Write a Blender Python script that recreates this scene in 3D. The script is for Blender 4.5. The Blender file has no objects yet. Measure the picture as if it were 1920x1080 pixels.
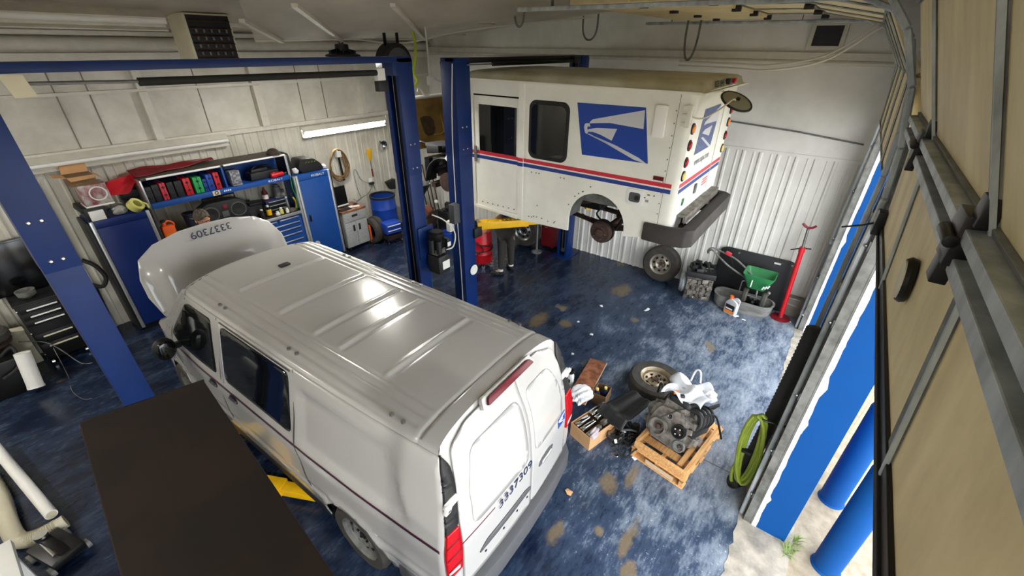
import bpy, bmesh, math, random
from mathutils import Vector, Matrix, Euler

rnd = random.Random(7)
C = bpy.context.scene.collection
SC = bpy.context.scene
PI = math.pi

# ------------------------------------------------------------------ camera, light, exposure
cam_data = bpy.data.cameras.new('camera')
cam_data.sensor_width = 36.0
cam_data.lens = 36.0 * 795.42 / 1920.0
cam_data.clip_start = 0.02
cam_data.clip_end = 200
cam = bpy.data.objects.new('camera', cam_data)
C.objects.link(cam)
_yaw, _pit, _rol = math.radians(36.637), math.radians(29.772), math.radians(-0.604)
_F = Vector((math.cos(_pit) * math.cos(_yaw), math.cos(_pit) * math.sin(_yaw), -math.sin(_pit)))
_r = Vector((math.sin(_yaw), -math.cos(_yaw), 0))
_d = _F.cross(_r)
_r2 = math.cos(_rol) * _r + math.sin(_rol) * _d
_d2 = -math.sin(_rol) * _r + math.cos(_rol) * _d
_m = Matrix((_r2, -_d2, -_F)).transposed().to_4x4()
_m.translation = Vector((0, 0, 4.0))
cam.matrix_world = _m
SC.camera = cam

SC.view_settings.view_transform = 'Standard'
SC.view_settings.look = 'None'
SC.view_settings.gamma = 1.0
SC.view_settings.use_curve_mapping = False
SC.view_settings.exposure = 0.95
SC.cycles.max_bounces = 10
SC.cycles.diffuse_bounces = 6
SC.cycles.glossy_bounces = 4
SC.cycles.sample_clamp_indirect = 6.0
SC.cycles.use_denoising = True

world = bpy.data.worlds.new('overcast_sky')
SC.world = world
world.use_nodes = True
_nt = world.node_tree
_nt.nodes.clear()
_out = _nt.nodes.new('ShaderNodeOutputWorld')
_bg = _nt.nodes.new('ShaderNodeBackground')
_bg.inputs['Color'].default_value = (0.93, 0.97, 1.0, 1)
_bg.inputs['Strength'].default_value = 3.5
_nt.links.new(_bg.outputs[0], _out.inputs['Surface'])


def portal(name, loc, sx, sy):
    """a light portal in a door opening: gives off nothing, only steers sampling of the sky"""
    l = bpy.data.lights.new(name, 'AREA')
    l.shape = 'RECTANGLE'
    l.size, l.size_y = sx, sy
    l.cycles.is_portal = True
    o = bpy.data.objects.new(name, l)
    C.objects.link(o)
    o.location = loc
    o.rotation_euler = (-PI / 2, 0, 0)     # shines towards +Y, into the hall
    o['kind'] = 'helper'
    return o


portal('sky_portal_near', (0.95, -0.75, 1.5), 4.9, 3.1)
portal('sky_portal_far', (5.75, -0.75, 1.65), 3.2, 3.4)


# ------------------------------------------------------------------ materials
def lin(c):
    c = c / 255.0
    return c / 12.92 if c <= 0.04045 else ((c + 0.055) / 1.055) ** 2.4


def rgb(r, g, b):
    return (lin(r), lin(g), lin(b), 1)


_mats = {}


def mat(name, col, rough=0.5, metal=0.0, var=0.0, scale=6.0, col2=None, bump=0.0, bscale=40.0,
        coat=0.0, emit=None, estr=0.0, trans=0.0, alpha=1.0, thresh=None, stretch=None, spec=None):
    """Principled material; var / col2 mixes a second colour in by noise, bump adds noise relief."""
    if name in _mats:
        return _mats[name]
    m = bpy.data.materials.new(name)
    m.use_nodes = True
    nt = m.node_tree
    b = nt.nodes['Principled BSDF']
    b.inputs['Roughness'].default_value = rough
    b.inputs['Metallic'].default_value = metal
    b.inputs['Base Color'].default_value = col
    if spec is not None:
        b.inputs['Specular IOR Level'].default_value = spec
    if coat:
        b.inputs['Coat Weight'].default_value = coat
        b.inputs['Coat Roughness'].default_value = 0.08
    if trans:
        b.inputs['Transmission Weight'].default_value = trans
    if emit is not None:
        b.inputs['Emission Color'].default_value = emit
        b.inputs['Emission Strength'].default_value = estr
    need = var or col2 or bump
    if need:
        tc = nt.nodes.new('ShaderNodeTexCoord')
        src = tc.outputs['Object']
        if stretch:
            mp = nt.nodes.new('ShaderNodeMapping')
            mp.inputs['Scale'].default_value = stretch
            nt.links.new(src, mp.inputs['Vector'])
            src = mp.outputs['Vector']
    if var or col2:
        n = nt.nodes.new('ShaderNodeTexNoise')
        n.inputs['Scale'].default_value = scale
        n.inputs['Detail'].default_value = 6
        n.inputs['Roughness'].default_value = 0.6
        nt.links.new(src, n.inputs['Vector'])
        r = nt.nodes.new('ShaderNodeValToRGB')
        lo, hi = thresh or (0.35, 0.68)
        r.color_ramp.elements[0].position = lo
        r.color_ramp.elements[1].position = hi
        c2 = col2 or tuple(min(1, max(0, x * (1 - var))) for x in col[:3]) + (1,)
        r.color_ramp.elements[0].color = col
        r.color_ramp.elements[1].color = c2
        nt.links.new(n.outputs['Fac'], r.inputs['Fac'])
        nt.links.new(r.outputs['Color'], b.inputs['Base Color'])
    if bump:
        n2 = nt.nodes.new('ShaderNodeTexNoise')
        n2.inputs['Scale'].default_value = bscale
        n2.inputs['Detail'].default_value = 4
        nt.links.new(src, n2.inputs['Vector'])
        bp = nt.nodes.new('ShaderNodeBump')
        bp.inputs['Strength'].default_value = bump
        bp.inputs['Distance'].default_value = 0.01
        nt.links.new(n2.outputs['Fac'], bp.inputs['Height'])
        nt.links.new(bp.outputs['Normal'], b.inputs['Normal'])
    _mats[name] = m
    return m


M = {}
M['van_white'] = mat('van_white', rgb(180, 178, 175), 0.22, coat=0.6, var=0.03, scale=3)
M['truck_white'] = mat('truck_white', rgb(240, 239, 228), 0.38, var=0.10, scale=2.5, bump=0.04, bscale=14)
M['truck_roof'] = mat('truck_roof', rgb(204, 202, 182), 0.4, col2=rgb(164, 157, 126), scale=1.6)
M['glass_dark'] = mat('glass_dark', rgb(14, 17, 18), 0.06, spec=0.6)
M['glass'] = mat('glass', rgb(120, 140, 130), 0.03, trans=1.0)
M['rubber'] = mat('rubber', rgb(30, 30, 30), 0.75, var=0.35, scale=12, bump=0.15, bscale=60)
M['tire'] = mat('tire', rgb(46, 44, 41), 0.8, col2=rgb(66, 62, 56), scale=9, bump=0.2, bscale=80)
M['black_plastic'] = mat('black_plastic', rgb(24, 25, 27), 0.5, var=0.3, scale=10)
M['grey_plastic'] = mat('grey_plastic', rgb(78, 79, 82), 0.6, var=0.1, scale=8)
M['black_metal'] = mat('black_metal', rgb(22, 22, 23), 0.4, metal=0.3, var=0.3, scale=12)
M['steel'] = mat('steel', rgb(150, 152, 152), 0.38, metal=0.9, var=0.25, scale=14)
M['galv'] = mat('galv', rgb(190, 198, 202), 0.5, metal=0.25, col2=rgb(134, 140, 142), scale=9, stretch=(1, 1, 0.3))
M['galv_dark'] = mat('galv_dark', rgb(128, 129, 126), 0.6, metal=0.2, col2=rgb(84, 84, 80), scale=7)
M['chrome'] = mat('chrome', rgb(215, 215, 215), 0.12, metal=1.0)
M['alu'] = mat('alu', rgb(134, 128, 120), 0.5, metal=0.3, col2=rgb(66, 60, 54), scale=14, bump=0.12, bscale=50)
M['rust'] = mat('rust', rgb(74, 50, 40), 0.8, col2=rgb(40, 30, 27), scale=14, bump=0.3, bscale=50)
M['lift_blue'] = mat('lift_blue', rgb(9, 43, 104), 0.42, var=0.2, scale=5, bump=0.03, spec=.35)
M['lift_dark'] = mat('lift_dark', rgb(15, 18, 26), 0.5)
M['tool_blue'] = mat('tool_blue', rgb(20, 76, 156), 0.4, var=0.12, scale=4)
M['tool_navy'] = mat('tool_navy', rgb(8, 38, 108), 0.42, var=0.12, scale=4)
M['yellow'] = mat('yellow', rgb(244, 190, 8), 0.45, var=0.18, scale=8)
M['red'] = mat('red', rgb(200, 20, 36), 0.4, var=0.15, scale=8)
M['dark_red'] = mat('dark_red', rgb(120, 14, 26), 0.5, var=0.2, scale=6)
M['orange'] = mat('orange', rgb(236, 96, 34), 0.5)
M['green'] = mat('green', rgb(42, 128, 72), 0.4, var=0.25, scale=5)
M['bright_green'] = mat('bright_green', rgb(30, 160, 80), 0.5)
M['cable_white'] = mat('cable_white', rgb(214, 212, 200), 0.5)
M['white_plastic'] = mat('white_plastic', rgb(232, 232, 228), 0.45, var=0.06)
M['cream'] = mat('cream', rgb(212, 205, 180), 0.55, var=0.1)
M['lime'] = mat('lime', rgb(112, 128, 34), 0.45, var=0.2, scale=10)
M['wall_white'] = mat('wall_white', rgb(228, 227, 222), 0.5, col2=rgb(208, 207, 200), scale=1.6, bump=0.03, bscale=8)
M['wall_left_white'] = mat('wall_left_white', rgb(208, 205, 194), 0.6, col2=rgb(172, 168, 154), scale=1.4, bump=0.04, bscale=6)
M['ceiling_white'] = mat('ceiling_white', rgb(200, 193, 180), 0.7, col2=rgb(178, 171, 158), scale=1.2, bump=0.1, bscale=3)
M['beam_white'] = mat('beam_white', rgb(208, 204, 192), 0.5, var=0.15, scale=6)
M['door_tan'] = mat('door_tan', rgb(230, 214, 168), 0.6, col2=rgb(204, 188, 144), scale=2.4, stretch=(2.2, 1, 0.8), bump=0.05, bscale=20)
M['door_blue'] = mat('door_blue', rgb(7, 71, 137), 0.6, var=0.06, scale=5, spec=.15)
M['wood_pallet'] = mat('wood_pallet', rgb(226, 176, 116), 0.7, col2=rgb(182, 128, 72), scale=7, stretch=(0.6, 6, 6), bump=0.1, bscale=30)
M['wood_brown'] = mat('wood_brown', rgb(152, 98, 66), 0.55, col2=rgb(104, 60, 40), scale=9, thresh=(0.4, 0.6))
M['wood_edge'] = mat('wood_edge', rgb(214, 184, 150), 0.7, var=0.2, scale=20)
M['cardboard'] = mat('cardboard', rgb(206, 160, 112), 0.8, var=0.12, scale=5)
M['cardboard_dark'] = mat('cardboard_dark', rgb(120, 92, 62), 0.85, var=0.2, scale=6)
M['dark_brown'] = mat('dark_brown', rgb(36, 22, 17), 0.9, col2=rgb(22, 15, 12), scale=3, bump=0.04)
M['cloth_white'] = mat('cloth_white', rgb(226, 226, 230), 0.9, var=0.1, scale=12, bump=0.2, bscale=25)
M['cloth_grey'] = mat('cloth_grey', rgb(120, 116, 110), 0.9, col2=rgb(60, 56, 52), scale=18, bump=0.3)
M['lens_red'] = mat('lens_red', rgb(172, 6, 20), 0.25, spec=.4)
M['lime_bright'] = mat('lime_bright', rgb(184, 204, 44), 0.45)
M['lens_dark_red'] = mat('lens_dark_red', rgb(96, 8, 20), 0.3, spec=.3)
M['lens_amber'] = mat('lens_amber', rgb(236, 132, 40), 0.2, coat=0.5)
M['lens_yellow'] = mat('lens_yellow', rgb(238, 208, 110), 0.2, coat=0.5)
M['decal_blue'] = mat('decal_blue', rgb(8, 62, 158), 0.45)
M['decal_blue_faded'] = mat('decal_blue_faded', rgb(82, 96, 138), 0.55, col2=rgb(150, 158, 178), scale=22, thresh=(0.55, 0.75))
M['decal_white'] = mat('decal_white', rgb(206, 206, 212), 0.45)
M['decal_red'] = mat('decal_red', rgb(206, 44, 62), 0.45, var=0.08)
M['decal_navy'] = mat('decal_navy', rgb(34, 62, 138), 0.45, var=0.08)
M['letter_navy'] = mat('letter_navy', rgb(22, 30, 66), 0.5)
M['letter_black'] = mat('letter_black', rgb(16, 16, 18), 0.5)
M['letter_white'] = mat('letter_white', rgb(236, 236, 236), 0.5)
M['letter_grey'] = mat('letter_grey', rgb(150, 150, 156), 0.5)
M['stripe_maroon'] = mat('stripe_maroon', rgb(92, 24, 36), 0.4)
M['seam'] = mat('seam', rgb(60, 60, 60), 0.6)
M['yellow_pale'] = mat('yellow_pale', rgb(216, 214, 120), 0.6, var=0.15)
M['mustard'] = mat('mustard', rgb(214, 164, 16), 0.5)
M['tan_fibre'] = mat('tan_fibre', rgb(168, 132, 62), 0.7, col2=rgb(120, 92, 44), scale=3.5, bump=0.1)
M['skin'] = mat('skin', rgb(204, 150, 122), 0.55, var=0.08, scale=10)
M['hair_grey'] = mat('hair_grey', rgb(112, 104, 94), 0.8, col2=rgb(60, 52, 46), scale=40, bump=0.4, bscale=90)
M['hair_dark'] = mat('hair_dark', rgb(34, 26, 22), 0.7, bump=0.4, bscale=90)
M['trouser'] = mat('trouser', rgb(52, 49, 47), 0.9, var=0.2, scale=10, bump=0.12, bscale=30)
M['shirt_navy'] = mat('shirt_navy', rgb(28, 32, 48), 0.9, var=0.2, scale=10, bump=0.12, bscale=30)
M['hose_tan'] = mat('hose_tan', rgb(128, 96, 56), 0.6, var=0.2, scale=10)
M['hammer_grey'] = mat('hammer_grey', rgb(166, 168, 166), 0.55, col2=rgb(128, 130, 128), scale=60, bump=0.1, bscale=120)
M['barrel_blue'] = mat('barrel_blue', rgb(24, 68, 170), 0.4, var=0.15, scale=5)
M['flex_beige'] = mat('flex_beige', rgb(196, 190, 168), 0.6, var=0.1)
M['screen'] = mat('screen', rgb(10, 11, 12), 0.15)
M['tape_pattern'] = mat('tape_pattern', rgb(96, 98, 104), 0.7, col2=rgb(150, 152, 158), scale=30, thresh=(0.48, 0.54))
M['grass'] = mat('grass', rgb(112, 140, 58), 0.8, var=0.3, scale=20)
M['lamp_glow'] = mat('lamp_glow', rgb(255, 250, 238), 0.4, emit=(1.0, 0.96, 0.88, 1), estr=250)
M['tube_glow'] = mat('tube_glow', rgb(250, 255, 246), 0.4, emit=(0.95, 1.0, 0.9, 1), estr=52)
M['yellow_line'] = mat('yellow_line', rgb(238, 220, 120), 0.7, var=0.15, scale=12)


def floor_material():
    m = bpy.data.materials.new('floor_paint')
    m.use_nodes = True
    nt = m.node_tree
    b = nt.nodes['Principled BSDF']
    b.inputs['Specular IOR Level'].default_value = 0.35
    L = nt.links.new
    tc = nt.nodes.new('ShaderNodeTexCoord')
    sep = nt.nodes.new('ShaderNodeSeparateXYZ')
    L(tc.outputs['Object'], sep.inputs[0])

    def noise(s, det=6, ro=0.6, vec=None):
        n = nt.nodes.new('ShaderNodeTexNoise')
        n.inputs['Scale'].default_value = s
        n.inputs['Detail'].default_value = det
        n.inputs['Roughness'].default_value = ro
        L(vec or tc.outputs['Object'], n.inputs['Vector'])
        return n.outputs['Fac']

    def ramp(fac, lo, hi, a=0.0, z=1.0):
        r = nt.nodes.new('ShaderNodeMapRange')
        r.inputs['From Min'].default_value = lo
        r.inputs['From Max'].default_value = hi
        r.inputs['To Min'].default_value = a
        r.inputs['To Max'].default_value = z
        L(fac, r.inputs['Value'])
        return r.outputs['Result']

    def math_(op, a, c):
        n = nt.nodes.new('ShaderNodeMath')
        n.operation = op
        for i, v in enumerate((a, c)):
            if isinstance(v, (int, float)):
                n.inputs[i].default_value = v
            else:
                L(v, n.inputs[i])
        return n.outputs[0]

    def mix(fac, a, c):
        n = nt.nodes.new('ShaderNodeMix')
        n.data_type = 'RGBA'
        L(fac, n.inputs['Factor'])
        for k, v in ((6, a), (7, c)):
            if isinstance(v, tuple):
                n.inputs[k].default_value = v
            else:
                L(v, n.inputs[k])
        return n.outputs[2]
    # tyre-worn paint towards the doors, lightened further to stand in for daylight
    wear_daylight_y = ramp(sep.outputs['Y'], 4.2, -0.2)
    wear_daylight_x = ramp(sep.outputs['X'], 1.0, 3.2)
    wear_daylight = math_('MULTIPLY', wear_daylight_y, wear_daylight_x)
    mp = nt.nodes.new('ShaderNodeMapping')
    mp.inputs['Rotation'].default_value = (0, 0, 0.5)
    mp.inputs['Scale'].default_value = (1.0, 1.9, 1)
    L(tc.outputs['Object'], mp.inputs['Vector'])
    n1 = noise(1.5)
    n2 = noise(2.6, 10, 0.68, mp.outputs['Vector'])
    n3 = noise(34, 4, 0.7)
    mp2 = nt.nodes.new('ShaderNodeMapping')
    mp2.inputs['Rotation'].default_value = (0, 0, -0.35)
    mp2.inputs['Scale'].default_value = (1.0, 4.5, 1)
    L(tc.outputs['Object'], mp2.inputs['Vector'])
    n7 = noise(7.0, 8, 0.72, mp2.outputs['Vector'])
    base = mix(ramp(n1, 0.35, 0.7), rgb(12, 20, 40), rgb(20, 32, 58))
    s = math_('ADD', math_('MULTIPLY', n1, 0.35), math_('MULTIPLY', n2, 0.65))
    s = math_('ADD', s, math_('MULTIPLY', wear_daylight, 0.30))
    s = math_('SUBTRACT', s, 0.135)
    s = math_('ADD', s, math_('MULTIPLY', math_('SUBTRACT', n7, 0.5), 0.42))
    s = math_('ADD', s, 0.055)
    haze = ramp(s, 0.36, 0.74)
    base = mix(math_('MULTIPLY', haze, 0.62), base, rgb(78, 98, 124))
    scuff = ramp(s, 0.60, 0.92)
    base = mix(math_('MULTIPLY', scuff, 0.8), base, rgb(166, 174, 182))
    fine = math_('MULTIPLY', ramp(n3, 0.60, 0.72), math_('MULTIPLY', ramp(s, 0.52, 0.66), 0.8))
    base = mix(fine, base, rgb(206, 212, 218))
    # tan stains where the paint is gone
    for cx, cy, rx, ry in ((2.92, .88, .15, .12), (2.13, 1.05, .17, .07), (2.50, .47, .26, .06), (5.02, 3.17, .30, .16), (5.2, 2.76, .13, .13), (6.0, 1.89, .10, .08), (2.24, .35, .12, .08), (6.8, 2.48, .30, .2), (2.40, .72, .06, .05), (3.15, .72, .22, .06)):
        mq = nt.nodes.new('ShaderNodeMapping')
        mq.vector_type = 'TEXTURE'
        mq.inputs['Location'].default_value = (cx, cy, 0)
        mq.inputs['Scale'].default_value = (rx, ry, 1)
        L(tc.outputs['Object'], mq.inputs['Vector'])
        ln = nt.nodes.new('ShaderNodeVectorMath')
        ln.operation = 'LENGTH'
        L(mq.outputs['Vector'], ln.inputs[0])
        dd = math_('ADD', ln.outputs['Value'], math_('MULTIPLY', noise(7.0, 5, 0.7), 1.9))
        base = mix(ramp(dd, 1.95, 1.45, 0.0, 0.66), base, rgb(124, 106, 74))
    n4 = noise(2.1, 3, 0.5)
    n5 = noise(0.9, 2, 0.5)
    st = math_('MULTIPLY', ramp(n4, 0.68, 0.72), ramp(n5, 0.50, 0.58))
    base = mix(math_('MULTIPLY', st, 0.75), base, rgb(122, 106, 78))
    grime = ramp(noise(3.3, 5, 0.6), 0.58, 0.75)
    base = mix(math_('MULTIPLY', grime, 0.45), base, rgb(34, 33, 34))
    L(base, b.inputs['Base Color'])
    rgh = ramp(s, 0.45, 0.8, 0.24, 0.62)
    L(rgh, b.inputs['Roughness'])
    bp = nt.nodes.new('ShaderNodeBump')
    bp.inputs['Strength'].default_value = 0.08
    bp.inputs['Distance'].default_value = 0.01
    L(n2, bp.inputs['Height'])
    L(bp.outputs['Normal'], b.inputs['Normal'])
    return m


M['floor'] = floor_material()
M['concrete'] = mat('concrete', rgb(160, 148, 128), 0.85, col2=rgb(128, 116, 96), scale=9, bump=0.3, bscale=60)
M['sill_concrete'] = mat('sill_concrete', rgb(168, 160, 146), 0.85, col2=rgb(110, 106, 100), scale=5, bump=0.3, bscale=40)


# ------------------------------------------------------------------ mesh helpers
def axis_matrix(p0, p1):
    d = Vector(p1) - Vector(p0)
    q = d.to_track_quat('Z', 'Y').to_matrix().to_4x4()
    q.translation = Vector(p0)
    return q, d.length


class MB:
    """collects shapes into one bmesh, then links them as ONE mesh object"""

    def __init__(self):
        self.bm = bmesh.new()

    def faces(self, vs, fs, T=None):
        T = T or Matrix.Identity(4)
        bv = [self.bm.verts.new(T @ Vector(v)) for v in vs]
        for f in fs:
            try:
                self.bm.faces.new([bv[i] for i in f])
            except ValueError:
                pass
        return self

    def box(self, x0, x1, y0, y1, z0, z1, T=None):
        vs = [(x, y, z) for z in (z0, z1) for y in (y0, y1) for x in (x0, x1)]
        fs = [(0, 2, 3, 1), (4, 5, 7, 6), (0, 1, 5, 4), (2, 6, 7, 3), (0, 4, 6, 2), (1, 3, 7, 5)]
        return self.faces(vs, fs, T)

    def cbox(self, c, s, rot=(0, 0, 0)):
        T = Matrix.Translation(Vector(c)) @ Euler(rot).to_matrix().to_4x4()
        return self.box(-s[0] / 2, s[0] / 2, -s[1] / 2, s[1] / 2, -s[2] / 2, s[2] / 2, T)

    def bar(self, p0, p1, w, h=None, up=None):
        """box beam from p0 to p1"""
        h = h or w
        p0, p1 = Vector(p0), Vector(p1)
        d = (p1 - p0)
        z = d.normalized()
        u = Vector(up) if up else (Vector((0, 0, 1)) if abs(z.z) < 0.9 else Vector((0, 1, 0)))
        x = u.cross(z).normalized()
        y = z.cross(x)
        T = Matrix((x, y, z)).transposed().to_4x4()
        T.translation = p0
        return self.box(-w / 2, w / 2, -h / 2, h / 2, 0, d.length, T)

    def cyl(self, p0, p1, r0, r1=None, n=16, caps=True):
        r1 = r0 if r1 is None else r1
        T, ln = axis_matrix(p0, p1)
        vs = []
        for r, z in ((r0, 0), (r1, ln)):
            vs += [(r * math.cos(2 * PI * i / n), r * math.sin(2 * PI * i / n), z) for i in range(n)]
        fs = [(i, (i + 1) % n, n + (i + 1) % n, n + i) for i in range(n)]
        if caps:
            fs += [tuple(reversed(range(n))), tuple(range(n, 2 * n))]
        return self.faces(vs, fs, T)

    def lathe(self, prof, n=24, T=None, close=False):
        """profile of (r, z) turned about Z"""
        vs, fs = [], []
        k = len(prof)
        for i in range(n):
            a = 2 * PI * i / n
            for r, z in prof:
                vs.append((r * math.cos(a), r * math.sin(a), z))
        for i in range(n):
            j = (i + 1) % n
            for q in range(k - (0 if close else 1)):
                q2 = (q + 1) % k
                fs.append((i * k + q, j * k + q, j * k + q2, i * k + q2))
        if not close:
            if prof[0][0] > 1e-4:
                fs.append(tuple(i * k for i in reversed(range(n))))
            if prof[-1][0] > 1e-4:
                fs.append(tuple(i * k + k - 1 for i in range(n)))
        return self.faces(vs, fs, T)

    def tube(self, pts, r, n=8, closed=False, smooth=0):
        pts = [Vector(p) for p in pts]
        if smooth:
            pts = spline(pts, smooth, closed)
        m = len(pts)
        rs = r if isinstance(r, (list, tuple)) else [r] * m
        if len(rs) != m:
            rs = [rs[min(len(rs) - 1, int(i * len(rs) / m))] for i in range(m)]
        rings = []
        prev = None
        for i, p in enumerate(pts):
            if closed:
                t = pts[(i + 1) % m] - pts[i - 1]
            else:
                t = pts[min(i + 1, m - 1)] - pts[max(i - 1, 0)]
            if t.length < 1e-9:
                t = Vector((0, 0, 1))
            t.normalize()
            if prev is None:
                a = Vector((0, 0, 1)) if abs(t.z) < 0.9 else Vector((1, 0, 0))
                x = a.cross(t).normalized()
            else:
                x = (prev - t * prev.dot(t))
                x = x.normalized() if x.length > 1e-6 else Vector((1, 0, 0)).cross(t).normalized()
            prev = x
            y = t.cross(x)
            rings.append([self.bm.verts.new(p + (x * math.cos(2 * PI * k / n) + y * math.sin(2 * PI * k / n)) * rs[i]) for k in range(n)])
        for i in range(m if closed else m - 1):
            A, B = rings[i], rings[(i + 1) % m]
            for k in range(n):
                self.bm.faces.new((A[k], A[(k + 1) % n], B[(k + 1) % n], B[k]))
        if not closed:
            self.bm.faces.new(list(reversed(rings[0])))
            self.bm.faces.new(rings[-1])
        return self

    def prism(self, poly, d0, d1, T=None):
        """polygon in local XY extruded along local Z from d0 to d1"""
        n = len(poly)
        vs = [(x, y, d0) for x, y in poly] + [(x, y, d1) for x, y in poly]
        fs = [tuple(reversed(range(n))), tuple(range(n, 2 * n))]
        fs += [(i, (i + 1) % n, n + (i + 1) % n, n + i) for i in range(n)]
        return self.faces(vs, fs, T)

    def sphere(self, c, r, n=16, m=10, s=(1, 1, 1), T=None):
        vs, fs = [], []
        for i in range(1, m):
            th = PI * i / m
            for k in range(n):
                a = 2 * PI * k / n
                vs.append((c[0] + r * s[0] * math.sin(th) * math.cos(a), c[1] + r * s[1] * math.sin(th) * math.sin(a), c[2] + r * s[2] * math.cos(th)))
        top = len(vs)
        vs.append((c[0], c[1], c[2] + r * s[2]))
        vs.append((c[0], c[1], c[2] - r * s[2]))
        for i in range(m - 2):
            for k in range(n):
                fs.append((i * n + k, (i + 1) * n + k, (i + 1) * n + (k + 1) % n, i * n + (k + 1) % n))
        for k in range(n):
            fs.append((top, k, (k + 1) % n))
            fs.append((top + 1, (m - 2) * n + (k + 1) % n, (m - 2) * n + k))
        return self.faces(vs, fs, T)

    def torus(self, c, R, r, axis=(0, 0, 1), n=28, m=8):
        T, _ = axis_matrix(c, Vector(c) + Vector(axis))
        prof = [(R + r * math.cos(2 * PI * i / m), r * math.sin(2 * PI * i / m)) for i in range(m)]
        return self.lathe(prof, n, T, close=True)

    def grid(self, f, nu, nv):
        """f(i/nu, j/nv) -> point; open grid surface"""
        vs = [f(i / nu, j / nv) for j in range(nv + 1) for i in range(nu + 1)]
        fs = [(j * (nu + 1) + i, j * (nu + 1) + i + 1, (j + 1) * (nu + 1) + i + 1, (j + 1) * (nu + 1) + i) for j in range(nv) for i in range(nu)]
        return self.faces(vs, fs)

    def jitter(self, a, seed=0):
        q = random.Random(seed)
        for v in self.bm.verts:
            v.co += Vector((q.uniform(-a, a), q.uniform(-a, a), q.uniform(-a, a)))
        return self

    def build(self, name, material, parent=None, bevel=0.0, smooth=True, thick=0.0, angle=35, loc=None, rot=None, segs=2):
        bm = self.bm
        bmesh.ops.remove_doubles(bm, verts=bm.verts, dist=1e-5)
        bmesh.ops.recalc_face_normals(bm, faces=bm.faces)
        if bevel:
            es = [e for e in bm.edges if len(e.link_faces) == 2 and e.calc_face_angle(0) > 0.5]
            bmesh.ops.bevel(bm, geom=es, offset=bevel, segments=segs, profile=0.6, affect='EDGES', clamp_overlap=True)
        me = bpy.data.meshes.new(name)
        bm.to_mesh(me)
        bm.free()
        if smooth:
            me.polygons.foreach_set('use_smooth', [True] * len(me.polygons))
            me.set_sharp_from_angle(angle=math.radians(angle))
        me.materials.append(M[material] if isinstance(material, str) else material)
        o = bpy.data.objects.new(name, me)
        C.objects.link(o)
        if parent:
            o.parent = parent
        if loc:
            o.location = loc
        if rot:
            o.rotation_euler = rot
        if thick:
            md = o.modifiers.new('thickness', 'SOLIDIFY')
            md.thickness = thick
            md.offset = 0
        return o


def spline(pts, k, closed=False):
    """Catmull-Rom through the points, k samples per span"""
    out = []
    n = len(pts)
    P = lambda i: pts[i % n] if closed else pts[max(0, min(n - 1, i))]
    for i in range(n if closed else n - 1):
        a, b, c, d = P(i - 1), P(i), P(i + 1), P(i + 2)
        for j in range(k):
            t = j / k
            out.append(0.5 * ((2 * b) + (c - a) * t + (2 * a - 5 * b + 4 * c - d) * t * t + (3 * b - a - 3 * c + d) * t ** 3))
    if not closed:
        out.append(pts[-1].copy())
    return out


def rrect(x0, x1, y0, y1, r, k=4):
    """rounded rectangle outline"""
    out = []
    for cx, cy, a0 in ((x1 - r, y1 - r, 0), (x0 + r, y1 - r, PI / 2), (x0 + r, y0 + r, PI), (x1 - r, y0 + r, 1.5 * PI)):
        for i in range(k + 1):
            a = a0 + PI / 2 * i / k
            out.append((cx + r * math.cos(a), cy + r * math.sin(a)))
    return out


def roundpoly(poly, r, k=4):
    """rounds the corners of a polygon"""
    out = []
    n = len(poly)
    for i in range(n):
        p, a, b = Vector(poly[i]), Vector(poly[i - 1]), Vector(poly[(i + 1) % n])
        da, db = (a - p), (b - p)
        rr = min(r, da.length * 0.45, db.length * 0.45)
        s, e = p + da.normalized() * rr, p + db.normalized() * rr
        for j in range(k + 1):
            t = j / k
            out.append(tuple((1 - t) ** 2 * s + 2 * t * (1 - t) * p + t * t * e))
    return out


def tag(o, label, cat, group=None, kind=None):
    o['label'] = label
    o['category'] = cat
    if group:
        o['group'] = group
    if kind:
        o['kind'] = kind
    return o


def thing(name, label, cat, loc=(0, 0, 0), rotz=0.0, group=None, rot=None):
    o = bpy.data.objects.new(name, None)
    o.empty_display_size = 0.1
    C.objects.link(o)
    o.location = loc
    o.rotation_euler = rot or (0, 0, rotz)
    return tag(o, label, cat, group)


def struct(name, mb, material, **kw):
    o = mb.build(name, material, **kw)
    o['kind'] = 'structure'
    return o


def dup(root, loc, rot=None, label=None, group=None):
    """copies a thing with copies of its parts and sub-parts"""
    def cp(o, parent):
        c = o.copy()
        C.objects.link(c)
        if parent:
            c.parent = parent
        for ch in list(o.children):
            cp(ch, c)
        return c
    r = cp(root, None)
    r.location = loc
    if rot:
        r.rotation_euler = rot
    if label:
        r['label'] = label
    if group:
        r['group'] = group
    return r


def lettering(name, text, size, material, parent, T, thick=0.001, width=None, shear=0.0, space=1.0):
    """text mesh lying in the local XY plane of T, centred; width scales it to an exact length"""
    cu = bpy.data.curves.new(name, 'FONT')
    cu.body = text
    cu.size = size
    cu.align_x = 'CENTER'
    cu.align_y = 'CENTER'
    cu.extrude = thick
    cu.shear = shear
    cu.space_character = space
    tmp = bpy.data.objects.new(name + '_curve', cu)
    C.objects.link(tmp)
    dg = bpy.context.evaluated_depsgraph_get()
    me = bpy.data.meshes.new_from_object(tmp.evaluated_get(dg))
    bpy.data.objects.remove(tmp)
    bpy.data.curves.remove(cu)
    xs = [v.co.x for v in me.vertices]
    k = (width / (max(xs) - min(xs))) if width and xs else 1.0
    for v in me.vertices:
        v.co.x *= k
    me.transform(T)
    me.materials.clear()
    me.materials.append(M[material])
    me.name = name
    o = bpy.data.objects.new(name, me)
    C.objects.link(o)
    if parent:
        o.parent = parent
    return o


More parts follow.
